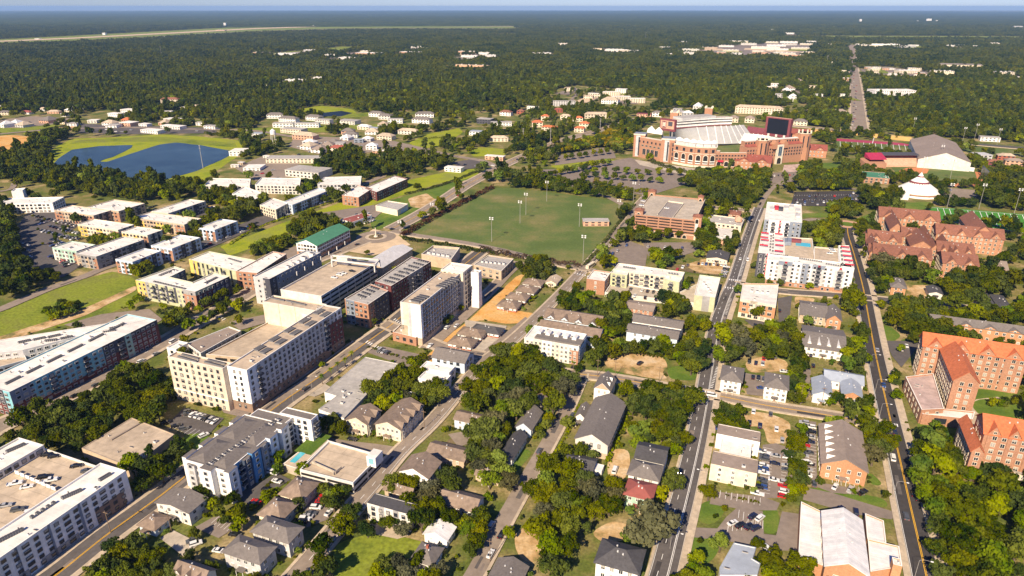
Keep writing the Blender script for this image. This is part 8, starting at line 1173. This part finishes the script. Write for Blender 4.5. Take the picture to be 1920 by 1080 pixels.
# on the streets
for x, y, a, ty, c in [(1699, 968, N_, 'suv', 'grey'), (1674, 858, N_, 'van', 'white'), (1678, 810, N_, 'sedan', 'navy'), (1657, 722, N_ + 180, 'sedan', 'blue'), (1645, 656, N_, 'sedan', 'silver'), (1712, 925, N_, 'sedan', 'black'), (1720, 933, N_, 'suv', 'black'), (1335, 741, E_, 'van', 'white'), (1275, 885, N_, 'suv', 'black'), (1282, 838, N_, 'sedan', 'navy'), (1286, 826, N_, 'suv', 'blue'), (1328, 642, N_, 'sedan', 'grey'), (1097, 711, 150, 'sedan', 'grey'), (1090, 726, N_, 'sedan', 'black'), (1068, 698, E_, 'sedan', 'black'), (1078, 690, E_, 'suv', 'black'), (1078, 530, N_, 'sedan', 'white'), (940, 1002, N_, 'sedan', 'black'), (905, 1013, N_, 'sedan', 'yellow'), (920, 1038, N_, 'sedan', 'white'), (921, 985, N_, 'suv', 'silver'), (1073, 778, N_, 'sedan', 'grey'), (1067, 790, N_, 'suv', 'black'), (1047, 779, N_, 'sedan', 'black'), (1011, 846, N_, 'suv', 'grey'), (966, 912, N_, 'suv', 'navy'), (660, 823, E_, 'sedan', 'black'), (292, 663, N_, 'sedan', 'silver'), (264, 677, N_, 'suv', 'white'), (325, 640, N_, 'van', 'white'), (341, 636, N_, 'sedan', 'silver'), (141, 742, N_, 'suv', 'black'), (180, 722, N_, 'suv', 'grey'), (220, 716, N_, 'sedan', 'white'), (390, 597, N_, 'suv', 'black'), (406, 588, N_, 'sedan', 'black'), (856, 610, N_, 'sedan', 'white'), (838, 614, N_, 'suv', 'white'), (806, 648, N_, 'pickup', 'white'), (1388, 485, N_, 'sedan', 'white'), (1402, 487, N_, 'van', 'white'), (1424, 413, N_, 'sedan', 'white'), (860, 366, N_ + 20, 'sedan', 'red'), (823, 383, N_ + 20, 'sedan', 'black'), (735, 429, 60, 'sedan', 'black'), (709, 438, 90, 'sedan', 'grey'), (971, 299, 60, 'suv', 'navy'), (924, 310, 110, 'sedan', 'white'), (944, 321, 40, 'van', 'white'), (916, 336, 40, 'sedan', 'white'), (670, 458, 40, 'sedan', 'black'), (945, 660, N_, 'van', 'silver')]: car(x, y, a, ty, c)
for dx, dy, c in [(88, 852, 'black'), (101, 855, 'black'), (143, 873, 'black'), (163, 882, 'grey'), (82, 894, 'black'), (94, 900, 'white'), (28, 865, 'grey'), (28, 906, 'white'), (50, 912, 'white'), (10, 947, 'silver'), (33, 955, 'grey'), (58, 960, 'white'), (133, 918, 'black'), (167, 897, 'navy')]: car(dx, dy, 70, None, c, z=11.26)
for x, y in [(637, 515), (644, 512), (660, 508), (627, 520)]: car(x, y, E_, None, random.choice(['white', 'black']), z=15.95)
for x, y in [(1206, 377), (1203, 385), (1250, 390)]: car(x, y, E_, None, 'white', z=16.95)
for x, y in [(1560, 468), (1562, 471), (1556, 475)]: car(x, y, E_, None, 'white', z=16.45)
# in the car parks
row((348, 773), (362, 777), 3, N_); row((371, 779), (402, 790), 5, N_, cols=['white', 'silver', 'black', 'silver', 'white']); car(310, 792, 60, 'suv', 'black'); car(330, 798, 60, 'sedan', 'black'); car(345, 803, 60, 'suv', 'grey'); car(382, 816, 40, 'suv', 'white')
row((361, 1013), (367, 1019), 2, 60, cols=['grey', 'white']); car(410, 1032, 100, 'sedan', 'white'); car(440, 1002, 100, 'sedan', 'black')
row((608, 933), (595, 948), 3, E_ - 15, cols=['red', 'red', 'black']); car(592, 951, E_ - 15, 'suv', 'white'); row((583, 962), (565, 978), 4, E_ - 15, cols=['grey', 'silver', 'white', 'black']); car(617, 960, N_, 'sedan', 'white'); car(623, 936, E_, 'sedan', 'silver'); car(519, 902, E_, 'sedan', 'white'); car(500, 918, E_, 'sedan', 'black'); row((480, 940), (474, 946), 2, E_, cols=['red', 'navy'])
car(512, 886, E_, 'van', 'white'); row((712, 657), (733, 663), 4, N_, .9); car(714, 656, N_, 'van', 'silver')
car(1200, 681, N_ + 20, 'suv', 'black'); car(1153, 881, N_, 'van', 'white')
row((1412, 707), (1432, 712), 3, N_, cols=['black', 'black', 'grey']); car(1427, 727, 90, 'sedan', 'blue'); row((1405, 678), (1430, 682), 3, N_, cols=['black', 'navy', 'silver']); car(1432, 672, N_, 'sedan', 'red')
for x, y, c in [(1394, 769, 'black'), (1413, 771, 'white'), (1405, 793, 'black'), (1425, 798, 'navy'), (1445, 776, 'grey'), (1456, 804, 'white'), (1467, 825, 'silver')]: car(x, y, N_, None, c)
row((1434, 848), (1428, 920), 12, E_, .75); row((1478, 850), (1471, 922), 10, E_, .5); car(1471, 911, E_, 'pickup', 'red'); car(1469, 931, E_, 'suv', 'red'); row((1508, 792), (1506, 860), 12, E_, .9, cols=['silver', 'navy', 'black', 'black', 'grey', 'blue', 'black', 'red', 'white', 'navy', 'silver', 'black']); car(1511, 890, E_, 'van', 'white'); car(1512, 868, 90, 'van', 'white')
row((1374, 980), (1406, 988), 2, 60, cols=['white', 'black']); car(1388, 985, 60, 'suv', 'black'); car(1411, 968, 50, 'suv', 'navy'); car(1425, 971, 50, 'suv', 'white'); car(1403, 986, 60, 'sedan', 'navy'); car(1417, 990, 60, 'suv', 'navy'); car(1440, 1030, 150, 'suv', 'white')
for x, y, c, a in [(1527, 907, 'grey', N_), (1566, 912, 'white', 40), (1594, 918, 'silver', 40), (1617, 923, 'black', 60), (1574, 955, 'navy', 60), (1605, 960, 'navy', N_), (1525, 685, 'black', N_), (1588, 694, 'white', N_), (1470, 696, 'white', 100), (1520, 665, 'navy', N_), (1449, 670, 'grey', 90), (1462, 582, 'black', N_), (1475, 608, 'white', N_), (1441, 608, 'black', N_), (1416, 610, 'navy', N_)]: car(x, y, a, None, c)
row((1172, 540), (1225, 547), 6, N_, .9, z=2.7); row((1190, 554), (1230, 560), 3, N_, .8, z=2.7); row((1310, 494), (1360, 497), 8, N_, .9); row((1362, 500), (1356, 518), 5, E_, .9); row((1290, 497), (1270, 505), 3, N_)
row((1490, 364), (1600, 362), 16, N_, .35); row((1492, 374), (1605, 373), 16, N_, .45); row((1485, 383), (1605, 384), 16, N_, .5); row((1612, 368), (1616, 378), 4, 90, .9)
for i in range(4): row((70 + i*12, 412 + i*22), (140 + i*10, 428 + i*20), 9, N_, .62)
row((48, 440), (60, 505), 7, E_, .5); row((36, 430), (42, 470), 4, E_, .4); row((350, 402), (392, 396), 6, N_, .7); row((322, 492), (392, 458), 9, N_ + 15, .8); row((410, 452), (480, 424), 9, N_ + 15, .75); row((540, 402), (620, 375), 10, N_ + 15, .8); row((95, 480), (150, 500), 8, N_, .7)
row((1130, 285), (1090, 290), 8, N_, .6); row((1075, 287), (1110, 283), 4, N_, .5); row((1100, 345), (1200, 320), 8, N_, .18); row((1445, 330), (1495, 327), 8, N_, .8); row((1780, 356), (1830, 362), 4, E_, .5); row((600, 408), (690, 400), 5, N_, .4); row((686, 418), (700, 413), 4, N_, 1, cols=['white'])
row((200, 243), (400, 246), 14, 90, .5); row((560, 290), (640, 270), 9, 60, .5); row((1604, 240), (1606, 160), 6, 0, .5); row((460, 325), (500, 300), 6, 60, .6)
for i in range(7): row((62 + i*9, 404 + i*14), (150 - i*4, 424 + i*13), 13, N_, .75)
row((160, 395), (148, 412), 4, N_, .7); row((255, 380), (290, 392), 5, N_, .7); row((375, 384), (415, 392), 8, N_, .8); row((430, 440), (480, 418), 8, N_ + 15, .8); row((600, 372), (690, 340), 14, N_ + 15, .75); row((1140, 480), (1175, 460), 5, N_, .5); row((1215, 462), (1290, 465), 8, N_, .5); row((1020, 322), (1180, 306), 16, N_, .3); row((1040, 338), (1200, 345), 16, N_, .3); row((1085, 350), (1210, 358), 12, N_, .3)
row((1500, 368), (1600, 367), 18, N_, .5); row((1488, 379), (1608, 379), 18, N_, .5); row((560, 275), (640, 262), 9, 60, .6); row((640, 275), (740, 272), 12, 60, .5); row((460, 335), (540, 310), 9, 60, .6); row((150, 246), (240, 247), 9, 90, .6); row((0, 232), (120, 226), 12, 90, .6); row((1300, 100), (1500, 92), 30, 90, .6); row((1300, 106), (1440, 104), 22, 90, .6); row((1620, 138), (1730, 142), 18, 90, .6); row((860, 308), (905, 312), 5, 60, .6)
for i in range(26): car(1600 + random.uniform(-3, 5), 95 + i*5.8, 0)
row((1455, 840), (1450, 915), 6, E_, .5); row((1520, 800), (1514, 880), 9, E_, .6); row((1345, 800), (1340, 790), 1, N_); row((1690, 655), (1700, 648), 2, N_, 1); row((610, 715), (640, 690), 4, N_, .4); row((585, 720), (560, 738), 3, N_, .5); row((880, 640), (905, 620), 4, N_, .6); row((910, 700), (935, 680), 3, N_, .6); row((1425, 845), (1420, 925), 8, E_, .5)
build_cars(); print('cars', len(CARL))
# coach and bus
def bus(x, y, ang, label, L=11.5, m='white', h=3.2, gl=(.9, 2.4)):
    c = G(x, y, 1); t = thing('bus', c, label, 'bus', z=.42); t.rotation_euler = (0, 0, math.pi/2 - R(ang)); X = np.array([1., 0.])
    for nm, f in (('body', lambda b: b.box((0, 0), X, L, 2.5, .35, h, m)), ('window_glass', lambda b: b.box((0, 0), X, L*.94, 2.56, 1.5, 2.5, 'glass')), ('roof_unit', lambda b: b.box((-1, 0), X, 3, 1.7, h, h + .25, 'unitlight'))):
        b = MB(); f(b); o = bpy.data.objects.new(nm, b.mesh(nm)); COL.objects.link(o); o.parent = t
    for xx in (-L*.3, L*.32):
        for s in (-1, 1): b = MB(); b.tube((0, -.15, 0), (0, .15, 0), .5, .5, 'tyre', 10); o = bpy.data.objects.new('wheel', b.mesh('wheel')); COL.objects.link(o); o.parent = t; o.location = (xx, s*1.15, .5)
bus(798, 631, N_ + 20, 'long white coach parked at the foot of the pale slab'); bus(1107, 500, N_ + 12, 'cream and orange city bus turning at the hedge corner', m='cream'); bus(1475, 612, N_, 'white box truck beside the oak', 7)
# ================= labels from what stands beside each thing =================
def relation(d):
    x, y = d@GE, d@GN
    return ('beyond', 'before')[y < 0] if abs(y) > abs(x) else ('to the right of', 'to the left of')[x < 0]
ORD = ['closest', 'second', 'third', 'fourth', 'fifth', 'sixth', 'seventh', 'eighth', 'ninth', 'tenth', 'eleventh', 'twelfth', 'thirteenth', 'fourteenth', 'fifteenth', 'sixteenth', 'seventeenth', 'eighteenth', 'nineteenth', 'twentieth']
for nm, px, r in [('the big pond', (260, 305), 70), ('the little far pond', (630, 212), 30), ('the straight highway', (1605, 175), 60), ('the far end of the highway', (1600, 100), 100), ('the far shopping district', (1420, 92), 200), ('the far airfield', (500, 52), 900), ('the tile roofed villas', (1040, 238), 40), ('the main road bend', (1165, 232), 40), ('the hillside clearing flats', (1165, 184), 40), ('the shops beside the highway', (1690, 138), 80), ('the wooded far edge', (1860, 140), 80), ('the red striped restaurant', (634, 285), 30), ('the white water tower', (515, 275), 30), ('the dirt mound by the wood', (15, 270), 40), ('the radio tower', (304, 109), 200), ('the mown lots by the road', (810, 262), 40)]: REFS.append((nm, G(*px), r))
by = {}
for o, desc, cat, grp in THINGS:
    c = np.array(o.location[:2]); ref = min(REFS, key=lambda r: np.linalg.norm(r[1] - c) - r[2]*.8); by.setdefault((desc, ref[0], relation(c - ref[1])), []).append((float(np.linalg.norm(ref[1] - c)), o, cat, grp))
for (desc, ref, rel), L in by.items():
    L.sort(key=lambda t: t[0])
    for i, (d, o, cat, grp) in enumerate(L):
        s = ' '.join(desc.split())
        if len(L) == 1: lab = '%s %s %s' % (s, rel, ref)
        else: lab = '%s %s, %s out %s it' % (s, {'beyond': 'near', 'before': 'near'}.get(rel, 'near') + ' ' + ref, ORD[i] if i < 20 else 'number %d' % (i + 1), rel)
        w = lab.split()
        for cut in ('spreading ', 'leafy ', 'very ', ' walled', ' sport utility', ' out', 'the right of ', 'with '):
            if len(lab.split()) > 16: lab = lab.replace(cut, {'the right of ': 'right of '}.get(cut, '') if cut != ' sport utility' else ' off-road')
        if len(lab.split()) > 16: print('LONG', lab)
        o['label'] = lab; o['category'] = cat; o['group'] = grp
# ================= the air =================
hz = MB(); hz.prism([(-70000, -700), (70000, -700), (70000, 39000), (-70000, 39000)], -1, 205, 'white', bottom=True); ho = bpy.data.objects.new('haze', hz.mesh('haze')); COL.objects.link(ho); ho['kind'] = 'stuff'
hm = bpy.data.materials.new('haze_air'); hm.use_nodes = True; n = hm.node_tree.nodes; n.remove(n['Principled BSDF']); pv = n.new('ShaderNodeVolumePrincipled'); pv.inputs['Color'].default_value = (.36, .60, 1.0, 1); pv.inputs['Density'].default_value = HAZE if 'HAZE' in globals() else 3.6e-5; pv.inputs['Anisotropy'].default_value = .0
hm.node_tree.links.new(pv.outputs[0], n['Material Output'].inputs['Volume']); ho.data.materials.clear(); ho.data.materials.append(hm)
